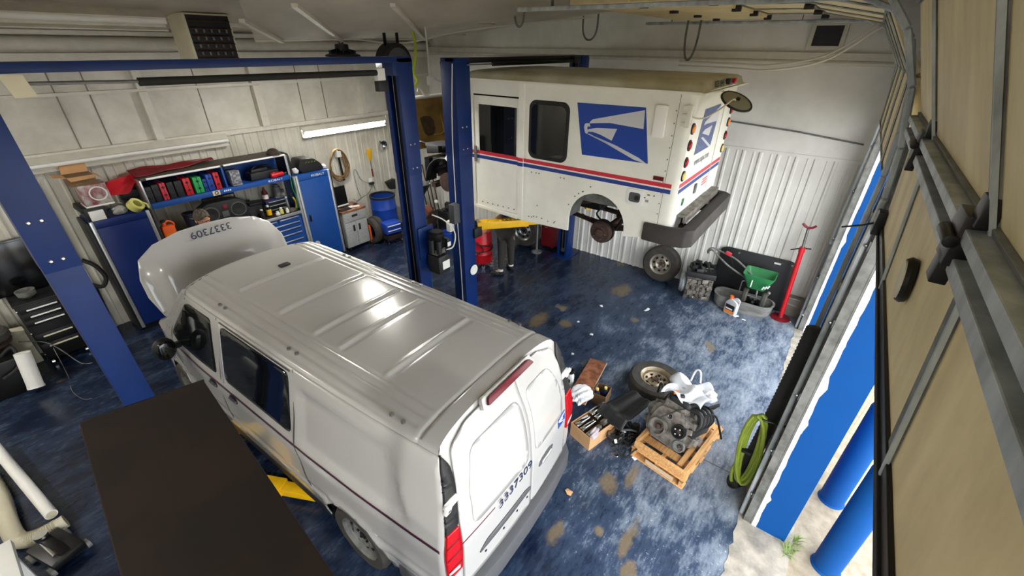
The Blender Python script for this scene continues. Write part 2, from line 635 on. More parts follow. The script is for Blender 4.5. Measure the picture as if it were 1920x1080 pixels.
def frame(origin, xdir, ydir):
    """matrix with local X along xdir, local Y along ydir (made square), Z out of the plane"""
    x = Vector(xdir).normalized()
    y = Vector(ydir)
    y = (y - x * y.dot(x)).normalized()
    z = x.cross(y)
    T = Matrix((x, y, z)).transposed().to_4x4()
    T.translation = Vector(origin)
    return T

# ================================================================== THE SETTING
XF, YL, XB = 7.95, 8.5, -3.6          # far wall, left wall, wall behind the camera
YI, YO = -0.42, -0.70                 # door wall: inner and outer face


def ceil_z(y):
    return 4.14 + 0.092 * (YL - y)


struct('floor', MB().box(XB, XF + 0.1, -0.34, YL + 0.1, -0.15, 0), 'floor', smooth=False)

# worn concrete threshold with an uneven paint edge
_mb = MB()
_q = random.Random(3)
_edge = []
_x = XB
while _x < XF:
    _edge.append((_x, -0.31 + _q.uniform(-0.014, 0.016)))
    _x += _q.uniform(0.04, 0.11)
_poly = _edge + [(XF, -0.76), (XB, -0.76)]
struct('trim_1', _mb.prism(_poly, -0.12, 0.004), 'sill_concrete', smooth=False)
struct('driveway', MB().box(-12, 22, -14, -0.74, -0.2, -0.005), 'concrete', smooth=False)


def corrugated(a0, a1, z0, z1, put, pitch=0.25, depth=0.022):
    """ribbed sheet: every pitch a raised rib pair; put(a, d, z) -> point"""
    prof = []
    a = a0
    while a < a1:
        for da, d in ((0, 0), (0.018, depth), (0.045, depth), (0.063, 0), (0.115, 0), (0.125, depth * .45), (0.14, depth * .45), (0.15, 0)):
            if a + da < a1:
                prof.append((a + da, d))
        a += pitch
    prof.append((a1, 0))
    vs = [put(p, d, z) for z in (z0, z1) for p, d in prof]
    n = len(prof)
    fs = [(i, i + 1, n + i + 1, n + i) for i in range(n - 1)]
    return MB().faces(vs, fs)


# far wall: smooth upper sheet + ribbed lower sheet
struct('wall_far', MB().prism([(-0.75, 0), (YL + 0.1, 0), (YL + 0.1, ceil_z(YL) + 0.1), (-0.75, ceil_z(-0.75) + 0.1)], 0, 0.1,
                              Matrix(((0, 0, 1, XF), (1, 0, 0, 0), (0, 1, 0, 0), (0, 0, 0, 1)))), 'wall_white', smooth=False)
struct('wall_far_ribbed', corrugated(-0.3, YL, 0.0, 2.56, lambda a, d, z: (XF - 0.012 - d, a, z)), 'wall_white', smooth=False)
struct('trim_2', MB().box(XF - 0.05, XF, -0.35, YL, 3.86, 3.95).cyl((XF - 0.03, -0.35, 3.83), (XF - 0.03, YL, 3.83), 0.035, n=10), 'beam_white')
struct('trim_3', MB().box(XF - 0.02, XF, -0.3, YL, 2.555, 2.60), 'wall_white', smooth=False)

# left wall
struct('wall_left', MB().box(XB, XF + 0.1, YL, YL + 0.1, 0, ceil_z(YL) + 0.1), 'wall_left_white', smooth=False)
struct('wall_left_ribbed', corrugated(XB, XF, 0.0, 2.64, lambda a, d, z: (a, YL - 0.012 - d, z)), 'wall_left_white', smooth=False)
struct('trim_4', MB().box(XB, XF, YL - 0.06, YL, 2.62, 2.69), 'beam_white', smooth=False)
struct('trim_5', MB().box(XB, XF, YL - 0.05, YL, 3.36, 3.40), 'beam_white', smooth=False)
struct('trim_6', MB().cyl((XB, YL - 0.05, 3.97), (XF, YL - 0.05, 3.97), 0.085, n=14).box(XB, XF, YL - 0.07, YL, 3.74, 3.86), 'beam_white')
_col = MB()
for _cx, _w in ((-1.1, .1), (0.42, .1), (2.2, 0.1), (3.82, 0.12), (5.95, 0.1)):
    _col.box(_cx - _w / 2, _cx + _w / 2, YL - 0.11, YL, 2.69, 3.36)
    _col.box(_cx - _w / 2, _cx + _w / 2, YL - 0.11, YL, 3.40, 3.74)
struct('trim_7', _col, 'beam_white', smooth=False)
_seam = MB()
for _cx in (-2.3, -0.4, 1.28, 1.62, 2.95, 4.62, 5.1, 6.6):
    _seam.box(_cx - 0.006, _cx + 0.006, YL - 0.012, YL, 2.69, 3.36)
    _seam.box(_cx - 0.006, _cx + 0.006, YL - 0.012, YL, 3.40, 3.74)
struct('trim_8', _seam, mat('panel_seam', rgb(118, 113, 102), .7), smooth=False)

struct('wall_back', MB().box(XB - 0.1, XB, -0.75, YL + 0.1, 0, 5.1), 'wall_left_white', smooth=False)

# ceiling, rising from the left wall towards the doors
_T = Matrix.Identity(4)
struct('ceiling', MB().faces([(XB - .1, YL + .1, ceil_z(YL + .1)), (XF + .1, YL + .1, ceil_z(YL + .1)), (XF + .1, -.75, ceil_z(-.75)), (XB - .1, -.75, ceil_z(-.75)),
                              (XB - .1, YL + .1, ceil_z(YL + .1) + .1), (XF + .1, YL + .1, ceil_z(YL + .1) + .1), (XF + .1, -.75, ceil_z(-.75) + .1), (XB - .1, -.75, ceil_z(-.75) + .1)],
                             [(0, 1, 2, 3), (7, 6, 5, 4), (0, 4, 5, 1), (1, 5, 6, 2), (2, 6, 7, 3), (3, 7, 4, 0)]), 'ceiling_white', smooth=False)


def ceil_bar(a, b, w=0.06, h=0.05):
    return MB().bar((a[0], a[1], ceil_z(a[1]) - h / 2), (b[0], b[1], ceil_z(b[1]) - h / 2), w, h)


# lower ceiling liner: front edge bar over the lifts, rising towards the doors and the camera
_A, _B, _Cc, _D = (2.864, 6.0, 4.03), (5.64, 6.0, 4.105), (7.88, 3.0, 4.60), (2.0, 4.4, 4.50)
struct('ceiling_liner', MB().faces([_A, _B, _Cc, (7.88, -.30, 4.72), (-1.5, -.30, 4.72), (-1.5, 4.9, 4.45), _D], [(0, 1, 2, 6), (2, 3, 4, 5, 6)]), 'ceiling_white', thick=.02, smooth=False)
struct('trim_9', MB().bar(_A, _B, 0.05, 0.05), 'beam_white', smooth=False)
struct('trim_10', MB().bar(_B, (7.90, 2.98, 4.61), 0.05, 0.05), 'beam_white', smooth=False)
for _i, ((_x0, _z0), _q2) in enumerate((((5.60, 4.07), (3.16, 3.79, 4.32)), ((4.04, 4.03), (2.28, 3.97, 4.27)), ((3.183, 4.01), (2.14, 4.65, 4.17)))):
    struct('trim_%d' % (11 + _i), MB().bar((_x0, 6.0, _z0), _q2, 0.05, 0.03), 'beam_white', smooth=False)
struct('trim_14', MB().bar((XB, YL - .2, 4.08), (XF, YL - .2, 4.10), 0.05, 0.05), 'beam_white', smooth=False)
struct('trim_15', MB().bar((-1, 7.25, ceil_z(7.25) - .05), (XF, 7.25, ceil_z(7.25) - .05), 0.04, 0.05), 'beam_white', smooth=False)

# ---- door wall: pier between the doors, jambs, header
def pier(name, x0, x1, z0=0.0, z1=5.05):
    b = struct(name, MB().box(x0, x1, YO, YI - 0.005, z0, z1), 'door_blue', smooth=False)
    f = MB().box(x0 + 0.002, x1 - 0.002, YI - 0.005, YI, z0, z1).build('inner_face', 'wall_white', b, smooth=False)
    return b


def paint_edge(parent, x, side, z1, seed):
    """ragged white paint edge on a blue reveal"""
    q = random.Random(seed)
    poly = [(YI, 0)]
    z = 0.0
    while z < z1:
        poly.append((YI - 0.035 - q.uniform(0, 0.007) + 0.004 * math.sin(z * 1.3) - (0.018 if q.random() < .06 else 0), z))
        z += q.uniform(0.02, 0.12)
    poly += [(YI, z1)]
    T = Matrix(((0, 0, side, x), (1, 0, 0, 0), (0, 1, 0, 0), (0, 0, 0, 1)))
    return MB().prism(poly, 0.0, 0.003, T).build('paint_edge', 'white_plastic', parent, smooth=False)


_p = pier('wall_right', 3.35, 4.15)
paint_edge(_p, 3.35, -1, 3.75, 5)
_p = pier('wall_right_far', 7.37, XF + 0.02)
paint_edge(_p, 7.37, -1, 3.75, 6)
pier('wall_right_near', XB - 0.1, -1.65)
struct('wall_right_header', MB().box(-1.65, 3.35, YO, YI, 3.42, 5.05).box(4.15, 7.37, YO, YI, 3.42, 5.05), 'wall_white', smooth=False)


def prof_section(pts, x0, x1, th=0.045):
    """one door section between two (y, z) points, thickness to the outside"""
    (y0, z0), (y1, z1) = pts
    n = Vector((z1 - z0, -(y1 - y0))).normalized() * th    # outward (to -y / upwards)
    n = Vector((-n.x, -n.y)) if n.x > 0 else n
    T = Matrix(((0, 0, 1, 0), (1, 0, 0, 0), (0, 1, 0, 0), (0, 0, 0, 1)))
    return MB().prism([(y0, z0), (y1, z1), (y1 + n.x, z1 + n.y), (y0 + n.x, z0 + n.y)], x0, x1, T)


def overhead_door(name, x0, x1, line, stiles, near):
    """sectional door, line = (y, z) from the bottom edge up along the track"""
    root = bpy.data.objects.new(name, None)
    C.objects.link(root)
    root['kind'] = 'structure'
    T = Matrix(((0, 0, 1, 0), (1, 0, 0, 0), (0, 1, 0, 0), (0, 0, 0, 1)))
    for i in range(len(line) - 1):
        a, b = Vector(line[i]), Vector(line[i + 1])
        d = (b - a).normalized()
        nn = Vector((d.y, -d.x))            # towards the hall / downwards
        if nn.x < 0 and abs(nn.x) > 0.2 or (abs(nn.x) <= 0.2 and nn.y > 0):
            nn = -nn
        s = prof_section((tuple(a + d * 0.006), tuple(b - d * 0.006)), x0, x1).build('door_section', 'door_tan', root, bevel=0.006, smooth=False)

        def rail(off, w, depth, mt, nm, xa=x0, xb=x1):
            c = a + d * off
            p = [c, c + d * w, c + d * w + nn * depth, c + nn * depth]
            MB().prism([tuple(v) for v in p], xa, xb, T).build(nm, mt, s, bevel=0.003, smooth=False)
        L = (b - a).length
        rail(0.0, 0.018, 0.012, 'galv_dark', 'section_lip')
        for sx in stiles:
            p = [a, b, b + nn * 0.006, a + nn * 0.006]
            MB().prism([tuple(v) for v in p], sx - 0.045, sx + 0.045, T).build('stile', 'galv_dark', s, smooth=False)
            p = [a + nn * 0.006, b + nn * 0.006, b + nn * 0.016, a + nn * 0.016]
            MB().prism([tuple(v) for v in p], sx - 0.052, sx - 0.04, T).build('stile_flange', 'galv', s, smooth=False)
        if i == 0 and near:
            rail(L - 0.10, 0.035, 0.045, 'galv', 'strut')
            rail(L - 0.055, 0.02, 0.02, 'galv_dark', 'strut_web')
            rail(L - 0.03, 0.03, 0.045, 'galv', 'strut_rail')
            rail(-0.03, 0.03, 0.02, 'rubber', 'bottom_seal')
            rail(0.0, 0.045, 0.012, 'black_metal', 'bottom_channel')
            for sx in stiles[:2]:
                h = MB()
                c = b - d * 0.03 + nn * 0.03
                h.cbox((sx + 0.03, c.x, c.y), (0.10, 0.05, 0.11)).cyl((sx - 0.03, c.x + .03, c.y + .0), (sx + 0.08, c.x + .03, c.y + .0), 0.014, n=12)
                h.cbox((sx + 0.03, c.x + .01, c.y - .07), (0.06, 0.03, 0.07)).cbox((sx - 0.02, c.x, c.y + .07), (0.06, 0.03, 0.06))
                h.build('hinge', 'black_metal', s, bevel=0.008)
            # pull handle with an oval plate
            c = a + d * 0.30
            T2 = frame((1.80, c.x + nn.x * 0.006, c.y + nn.y * .006), (-1, 0, 0), (0, d.x, d.y))
            hp = MB().lathe([(0.001, 0.0), (0.060, 0.0), (0.064, 0.014), (0.058, 0.026), (0.055, 0.02), (0.001, 0.02)], 28, T2 @ Matrix.Diagonal((1, 1.25, 1, 1))).build('lock_plate', 'black_metal', s)
            MB().lathe([(0.001, 0.0), (0.055, 0.0), (0.055, 0.030), (0.001, 0.033)], 28, T2 @ Matrix.Diagonal((1, 1.2, 1, 1))).build('lock_cover', 'cream', hp)
            # bottom bracket with a wire handle at the far corner
            bb = MB().cbox((x1 - 0.05, a.x + 0.03, a.y + 0.06), (0.09, 0.05, 0.14)).cyl((x1 - .02, a.x + .04, a.y + .1), (x1 + .1, a.x + .04, a.y + .1), 0.012).build('bottom_bracket', 'black_metal', s, bevel=0.006)
            MB().tube([(x1 - 0.02, a.x + 0.04, a.y + 0.05), (x1 - 0.03, a.x + 0.10, a.y + 0.02), (x1 - 0.05, a.x + 0.20, a.y - 0.01)], 0.006).build('wire_handle', 'black_metal', bb)
    return root


_near_line = [(-0.358, 3.03), (-0.297, 3.69), (-0.10, 4.21), (0.36, 4.62), (0.98, 4.66), (1.6, 4.66), (2.2, 4.66)]
door_1 = overhead_door('door_1', -1.55, 3.33, _near_line, (2.46, 1.215, -0.1, -1.3), True)
_far_line = [(-0.30, 3.22), (-0.245, 3.84), (0.03, 4.26), (0.62, 4.37), (1.24, 4.38), (1.86, 4.38), (2.46, 4.38)]
door_2 = overhead_door('door_2', 4.17, 7.30, _far_line, (4.5, 5.35, 6.2, 7.05), False)
_b = MB()
for _y in (0.03, 0.62, 1.24, 1.86):
    for _sx in (4.5, 5.35, 6.2, 7.05):
        _b.cbox((_sx, _y, 4.335), (0.07, 0.08, 0.05))
_b.build('door_hinges', 'black_metal', door_2, bevel=0.006)


def door_track(parent, x, curve, end_y, z_h, side):
    """vertical track, curve and horizontal track of one door side"""
    path = [(x, -0.315, 0.0), (x, -0.315, 1.0), (x, -0.315, 2.0), (x, -0.315, 3.2)] + [(x, -0.315 + dy, 3.2 + dz) for dy, dz in curve] + [(x, end_y, z_h)]
    T = Matrix(((0, 0, 1, 0), (1, 0, 0, 0), (0, 1, 0, 0), (0, 0, 0, 1)))
    t = MB()
    for i in range(len(path) - 1):
        p, q = path[i], path[i + 1]
        t.bar(p, q, 0.036, 0.05, up=(1, 0, 0))
    o = t.build('track', 'galv', parent, bevel=0.008, segs=1)
    MB().box(x - 0.065 * side - 0.012, x - 0.065 * side + 0.012, YI, -0.345, 0.0, 3.6).build('jamb_angle', 'galv_dark', parent, smooth=False)
    MB().box(x - 0.05 * side - 0.03, x - 0.05 * side + 0.03, YI, YI + 0.012, 0, 3.7).build('jamb_plate', 'galv_dark', parent, smooth=False)
    k = MB()
    for z in (0.35, 0.95, 1.6, 2.3, 2.9):
        k.cbox((x - 0.02 * side, -0.355, z), (0.09, 0.04, 0.07))
        k.cyl((x - 0.045 * side, -0.33, z), (x - 0.045 * side, -0.315, z), 0.012, n=8)
    k.build('track_bracket', 'steel', parent, bevel=0.004)


_curve1 = [(0.03, 0.30), (0.10, 0.62), (0.22, 0.90), (0.42, 1.14), (0.68, 1.30), (0.98, 1.36)]
_curve2 = [(0.02, 0.30), (0.07, 0.62), (0.16, 0.86), (0.30, 1.02), (0.50, 1.10)]
door_track(door_1, 3.43, _curve1, 3.1, 4.57, 1)
door_track(door_1, -1.65, _curve1, 3.1, 4.57, -1)
door_track(door_2, 7.45, _curve2, 3.0, 4.31, 1)
door_track(door_2, 4.09, _curve2, 3.0, 4.31, -1)
_h = MB()
for _y in (0.9, 2.6):
    for _x in (4.09, 7.45):
        _h.box(_x - .02, _x + .02, _y - .003, _y + .003, 4.31, ceil_z(_y))
_h.build('track_hanger', 'galv_dark', door_2, smooth=False)
MB().cyl((4.05, -0.18, 4.62), (7.4, -0.18, 4.62), 0.018, n=10).cyl((4.4, -0.18, 4.62), (5.4, -0.18, 4.62), 0.045, n=16).build('torsion_spring', 'galv_dark', door_2)
MB().cyl((-1.5, -0.2, 4.84), (3.4, -0.2, 4.84), 0.014, n=10).build('torsion_shaft', 'galv_dark', door_1)

# loops of old webbing, wall vent, conduits (fixed to the far wall and ceiling)
def strap(p, r, label, h=0.3):
    o = MB()
    pts = [(p[0], p[1] + r * math.cos(a), p[2] - h / 2 + h * 0.5 * math.sin(a)) for a in [PI * 1.0 + PI * k / 14 for k in range(15)]]
    pts = [(p[0], p[1] - r, p[2])] + pts + [(p[0], p[1] + r, p[2])]
    for i in range(len(pts) - 1):
        o.bar(pts[i], pts[i + 1], 0.03, 0.006, up=(1, 0, 0))
    return tag(o.build('webbing_loop', 'galv_dark', None, smooth=False), label, 'strap')


strap((7.6, 4.05, ceil_z(4.05) - 0.02), 0.14, 'grey webbing loop hanging from the ceiling left of the raised far door', 0.44)
strap((7.3, 2.22, 4.55), 0.09, 'grey webbing loop hanging at the overhead track of the far door', 0.72)
strap((5.7, 4.16, ceil_z(4.16) - 0.01), 0.08, 'wide grey webbing loop hanging from the ceiling at the top of the photo', 0.3)

t = thing('wall_vent', 'dark square vent with white frame high on the far wall', 'vent', (XF - 0.02, 0.6, 4.15))
MB().box(-0.01, 0.03, -0.16, 0.16, -0.12, 0.12).build('vent_opening', 'lift_dark', t, smooth=False)
_f = MB()
for y0, y1, z0, z1 in ((-0.21, 0.21, 0.12, 0.165), (-0.21, 0.21, -0.165, -0.12), (-0.21, -0.16, -0.12, 0.12), (0.16, 0.21, -0.12, 0.12)):
    _f.box(-0.03, 0.02, y0, y1, z0, z1)
_f.build('vent_frame', 'beam_white', t, bevel=0.004, smooth=False)

t = MB().tube([(XF - 0.03, 1.75, 2.985), (XF - 0.03, 0.6, 2.915), (XF - 0.03, -0.25, 2.83)], 0.012).build('conduit_pipe', 'galv_dark')
tag(t, 'thin grey conduit crossing the far wall above the ribbed panel', 'pipe')
for _k, _dz in ((0, 0.0), (1, 0.06)):
    t = MB().tube([(7.8, 2.5, 3.74 + _dz), (7.6, 1.62, 3.735 + _dz), (7.5, 1.1, 3.735 + _dz), (7.45, 0.5, 3.87 + _dz), (7.4, 0.09, 4.20 + _dz), (7.4, .05, 4.23 + _dz)], 0.014, smooth=6).build('cable_conduit', 'cable_white')
    tag(t, ('lower' if _k == 0 else 'upper') + ' of the two white flexible conduits sagging above the mail truck roof', 'cable')
    t.location.x = 0.02 * _k

# ================================================================== helpers for separate small parts
def pieces(mb, name, material, parent, **kw):
    """every loose piece of the collected shapes becomes a part of its own"""
    bm = mb.bm
    bm.verts.ensure_lookup_table()
    seen = set()
    out = []
    for v0 in bm.verts:
        if v0 in seen:
            continue
        st, isl = [v0], []
        seen.add(v0)
        while st:
            v = st.pop()
            isl.append(v)
            for e in v.link_edges:
                w = e.other_vert(v)
                if w not in seen:
                    seen.add(w)
                    st.append(w)
        ix = {v: i for i, v in enumerate(isl)}
        fs = {f for v in isl for f in v.link_faces}
        out.append(MB().faces([v.co.copy() for v in isl], [[ix[v] for v in f.verts] for f in fs]).build(name, material, parent, **kw))
    bm.free()
    return out



# ================================================================== WHEELS
def wheel_parts(root, R, W, rim_r, T, rim_mat='steel', hub='rust', holes=8, hole_r=0.022, dished=0.03, tread=True):
    """tire and rim about local Z of T; the outer face looks along +Z"""
    h = W / 2
    tp = [(rim_r, -h * .86), (rim_r + 0.012, -h), (R * 0.80 + rim_r * .2, -h * 1.06), (R * 0.955, -h * 0.93), (R, -h * 0.72), (R, h * 0.72), (R * 0.955, h * 0.93), (R * 0.80 + rim_r * .2, h * 1.06), (rim_r + 0.012, h), (rim_r, h * .86)]
    tire = MB().lathe(tp, 40, T, close=True).build('tire', 'tire', root)
    if tread:
        g = MB()
        for z in (-h * .4, 0, h * .4):
            g.lathe([(R + 0.0015, z - 0.006), (R + 0.0015, z + 0.006), (R - .004, z + 0.006), (R - .004, z - 0.006)], 40, T, close=True)
        g.build('tread_groove', 'rubber', tire)
    rp = [(rim_r + .004, -h * .9), (rim_r - .012, -h * .8), (rim_r - .02, h * .2), (rim_r - .012, h * .82), (rim_r + .006, h * .98), (rim_r + .006, h * .9),
          (rim_r - .022, h * .7), (rim_r * .86, h * .35), (rim_r * .78, h * .45), (rim_r * .5, h * .45 + dished), (rim_r * .42, h * .45 + dished * .4), (rim_r * .25, h * .45), (0.001, h * .45)]
    rim = MB().lathe(rp, 36, T).build('rim', rim_mat, root)
    hb = MB()
    for i in range(holes):
        a = 2 * PI * i / holes
        r = rim_r * 0.66
        c = T @ Vector((r * math.cos(a), r * math.sin(a), h * .45 + dished * .5))
        n = (T.to_3x3() @ Vector((0, 0, 1))).normalized()
        hb.cyl(c - n * 0.01, c + n * 0.006, hole_r, n=10)
    pieces(hb, 'rim_hole', 'black_metal', rim, smooth=False)
    lg = MB()
    for i in range(5):
        a = 2 * PI * i / 5 + .3
        c = T @ Vector((rim_r * .3 * math.cos(a), rim_r * .3 * math.sin(a), h * .45))
        n = (T.to_3x3() @ Vector((0, 0, 1))).normalized()
        lg.cyl(c, c + n * 0.022, 0.013, n=6)
    lg.cyl(T @ Vector((0, 0, h * .4)), T @ Vector((0, 0, h * .45 + .02)), rim_r * .18, n=16)
    pieces(lg, 'lug_nut', hub, rim)


# ================================================================== WHITE VAN
def lerp_tab(tab, x):
    if x <= tab[0][0]:
        return tab[0][1]
    for (a, fa), (b, fb) in zip(tab, tab[1:]):
        if x <= b:
            return fa + (fb - fa) * (x - a) / (b - a)
    return tab[-1][1]


def smooth01(x):
    x = max(0.0, min(1.0, x))
    return x * x * (3 - 2 * x)


VAN_U = [(.22, .86), (.30, .90), (.50, .94), (.70, .955), (1.0, .952), (1.09, .94), (1.16, .918), (1.45, .857), (1.70, .80), (1.79, .765)]
VAN_W = [(0, .935), (.3, .955), (.9, .985), (1.5, 1.0), (3.4, 1.0), (4.0, .975), (4.5, .925), (4.9, .85), (5.1, .74)]
VAN_L = [(.3, .05), (1.0, .05), (1.3, .075), (1.6, .125), (1.79, .18), (1.9, .235)]


def van_side(v, z, s=-1, off=0.0):
    """point on the van's flank at length v and height z; s = -1 left, +1 right"""
    u = lerp_tab(VAN_U, z) * lerp_tab(VAN_W, v) + off
    vv = v + lerp_tab(VAN_L, z) * max(0.0, 1 - v / 0.7)
    return Vector((s * u, vv, z))


def tri_patch(poly, step, f, cuts=True):
    """polygon in (a, b), cut into a fine net, mapped by f(a, b) -> point"""
    bm = bmesh.new()
    vs = [bm.verts.new((p[0], p[1], 0)) for p in poly]
    bm.faces.new(vs)
    bmesh.ops.triangulate(bm, faces=bm.faces[:])
    if cuts:
        for ax in (0, 1):
            lo, hi = min(p[ax] for p in poly), max(p[ax] for p in poly)
            st = step[ax]
            k = math.floor(lo / st) + 1
            while k * st < hi - 1e-6:
                co = Vector((k * st, 0, 0)) if ax == 0 else Vector((0, k * st, 0))
                no = Vector((1, 0, 0)) if ax == 0 else Vector((0, 1, 0))
                bmesh.ops.bisect_plane(bm, geom=bm.verts[:] + bm.edges[:] + bm.faces[:], plane_co=co, plane_no=no, dist=1e-5)
                k += 1
    for v in bm.verts:
        v.co = Vector(f(v.co.x, v.co.y))
    m = MB()
    m.bm.free()
    m.bm = bm
    return m


def arc(cx, cz, r, a0, a1, n=18):
    return [(cx + r * math.cos(a0 + (a1 - a0) * i / n), cz + r * math.sin(a0 + (a1 - a0) * i / n)) for i in range(n + 1)]


van = thing('cargo_van', 'white cargo van with hood raised, number on rear door and dark taillight pillars', 'van', (1.869, 1.25, 0), math.radians(2.2))
_ar = 0.405
_a0 = math.asin(0.03 / _ar)
side_poly = [(0, .30)] + list(reversed(arc(1.05, .33, _ar, -_a0, PI + _a0))) + list(reversed(arc(4.25, .33, _ar, -_a0, PI + _a0))) + \
    [(4.98, .30), (5.05, .62), (5.02, .84), (4.9, .97), (4.36, 1.10), (3.62, 1.79), (0, 1.79)]


def indent_mask(v, z):
    # pressed panel behind the sliding door
    a = smooth01((v - .30 - max(0, (z - 1.05)) * .42) / .05)
    b = smooth01((1.60 - v) / .04)
    c = smooth01((z - 1.12) / .06)
    d = smooth01((1.66 - z) / .04)
    return a * b * c * d


def van_side_f(s):
    def f(v, z):
        off = -0.022 * indent_mask(v, z)
        off += 0.010 * math.exp(-((z - .60) / .035) ** 2) - 0.006 * math.exp(-((z - .68) / .02) ** 2)
        # flared lip round the arches
        for c in (1.05, 4.25):
            d = math.hypot(v - c, z - .33) - _ar
            off += 0.018 * math.exp(-(d / .05) ** 2)
        return van_side(v, z, s, off)
    return f


for _s, _n in ((-1, 'left'), (1, 'right')):
    tri_patch(side_poly, (.06, .04), van_side_f(_s)).build('side_panel', 'van_white', van, thick=0.012, angle=50)


def van_roof_z(a):
    return 0.098 * max(0.0, 1 - abs(a) ** 2.7) ** (1 / 2.3)


def van_roof(i, j):
    a = -1 + 2 * i
    vmax = 3.62 + 0.12 * (1 - a * a)
    v = j * vmax
    u = a * .765 * lerp_tab(VAN_W, v)
    z = 1.79 + van_roof_z(a)
    vv = v + lerp_tab(VAN_L, z) * max(0.0, 1 - v / 0.7)
    inside = smooth01((.475 - abs(u)) / .02)
    for c in (.94, 1.50, 1.84, 2.38, 3.08):
        z += 0.015 * math.exp(-((vv - c) / .018) ** 2) * inside
        z -= 0.006 * math.exp(-((vv - c + .05) / .018) ** 2) * inside
    for c in (.50, .575, .655, .715):
        z -= 0.009 * math.exp(-((abs(u) - c) / .011) ** 2) * smooth01((vv - .40) / .05)
    z -= 0.014 * math.exp(-((vv - .36) / .012) ** 2)
    return (u, vv, z)


MB().grid(van_roof, 110, 210).build('roof_panel', 'van_white', van, angle=60)


def van_windscreen(i, j):
    a = -1 + 2 * i
    ve, ze = 3.62 + .74 * j, 1.79 - .69 * j
    ue = lerp_tab(VAN_U, ze) * lerp_tab(VAN_W, ve)
    return (a * ue, ve + .12 * (1 - a * a), ze + van_roof_z(a) * (1 - j))


MB().grid(van_windscreen, 24, 10).build('windscreen', 'glass_dark', van)
_p = MB()
for _s in (-1, 1):
    _p.tube([Vector(van_windscreen((1 + _s * .985) / 2, j / 8)) for j in range(9)], 0.032, n=8)
_p.tube([Vector(van_windscreen(k / 20, 0.03)) for k in range(21)], 0.022, n=8)
_p.build('windscreen_pillar', 'van_white', van)


def van_rear(a, z, off=0.0):
    """point on the rear face; a in -1..1 across"""
    ze = min(z, 1.79)
    u = a * lerp_tab(VAN_U, ze) * lerp_tab(VAN_W, 0)
    zz = z
    v = lerp_tab(VAN_L, zz) - 0.05 * (1 - a * a) - off
    return Vector((u, v, zz))


def rear_face(i, j):
    a = -1 + 2 * i
    z = .42 + (1.79 - .42) * j
    z2 = z + van_roof_z(a) * smooth01((z - 1.45) / .34)
    p = van_rear(a, z)
    return (p.x, lerp_tab(VAN_L, z2) - 0.05 * (1 - a * a) * (1 - smooth01((z - 1.45) / .34)), z2)


MB().grid(rear_face, 40, 36).build('rear_panel', 'van_white', van, angle=60)


def rear_patch(name, poly, material, off, parent=None, thick=0.0, step=(.06, .05)):
    """polygon in (u, z) laid on the rear face"""
    def f(u, z):
        w = lerp_tab(VAN_U, min(z, 1.79)) * lerp_tab(VAN_W, 0)
        a = max(-1, min(1, u / w))
        p = van_rear(a, z, off)
        t = smooth01((z - 1.45) / .34)
        p.y = lerp_tab(VAN_L, z) - 0.05 * (1 - a * a) * (1 - t * .9) - off
        return p
    return tri_patch(poly, step, f).build(name, material, parent or van, thick=thick, angle=50)


SPL = 0.10
dl = rear_patch('rear_door', roundpoly([(-.745, .50), (SPL - .004, .50), (SPL - .004, 1.868), (-.45, 1.855), (-.63, 1.79), (-.67, 1.62), (-.72, 1.30)], .05), 'van_white', .012, thick=.016)
dr = rear_patch('rear_door', roundpoly([(SPL + .004, .50), (.745, .50), (.72, 1.30), (.67, 1.62), (.63, 1.79), (.45, 1.855), (SPL + .004, 1.868)], .05), 'van_white', .012, thick=.016)
rear_patch('door_pressing', roundpoly([(-.62, 1.10), (SPL - .05, 1.10), (SPL - .05, 1.70), (-.50, 1.70), (-.60, 1.45)], .08), 'van_white', .022, dl, thick=.008)
rear_patch('door_pressing', roundpoly([(SPL + .05, 1.10), (.66, 1.10), (.62, 1.45), (.50, 1.70), (SPL + .05, 1.70)], .08), 'van_white', .022, dr, thick=.008)
rear_patch('plate_recess', roundpoly([(-.60, .72), (SPL - .02, .72), (SPL - .02, .755), (-.02, .79), (-.50, .79)], .03), 'grey_plastic', .026, dl, thick=.006)
_h = MB()
for _u in (-.52, -.30, -.12, .03):
    _h.cyl(van_rear(_u / .89, .655, .018), van_rear(_u / .89, .655, .026), 0.010, n=10)
pieces(_h, 'plate_screw_hole', 'black_metal', dl)
_hd = rear_patch('handle_recess', roundpoly([(SPL + .10, .845), (SPL + .34, .845), (SPL + .37, .89), (SPL + .27, .93), (SPL + .13, .91)], .04), 'grey_plastic', .024, dr, thick=.006)
rear_patch('door_handle', roundpoly([(SPL + .14, .87), (SPL + .30, .87), (SPL + .31, .90), (SPL + .15, .90)], .014), 'van_white', .036, _hd, thick=.016)

# lettering and emblem on the rear doors
_c = van_rear(-.14 / .89, 1.03, .026)
lettering('door_number', '3337309', .11, 'letter_navy', dl, frame(_c, (1, 0.012, 0), (0, 0.06, 1)), width=.46)
rear_patch('rear_stripe', [(-.77, 1.035), (-.40, 1.035), (-.40, 1.045), (-.77, 1.045)], 'stripe_maroon', .022, dl, thick=.002)
_em = rear_patch('eagle_emblem', [(.56, .985), (.70, .985), (.70, 1.10), (.56, 1.10)], 'decal_blue', .024, dr, thick=.002)
rear_patch('emblem_wing', [(.565, 1.07), (.70, 1.09), (.70, 1.068), (.645, 1.062), (.665, 1.03), (.565, 1.055)], 'decal_white', .0262, _em, thick=.001)
rear_patch('emblem_wing', [(.57, 1.05), (.60, 1.045), (.70, .992), (.685, .988)], 'decal_white', .0262, _em, thick=.001)

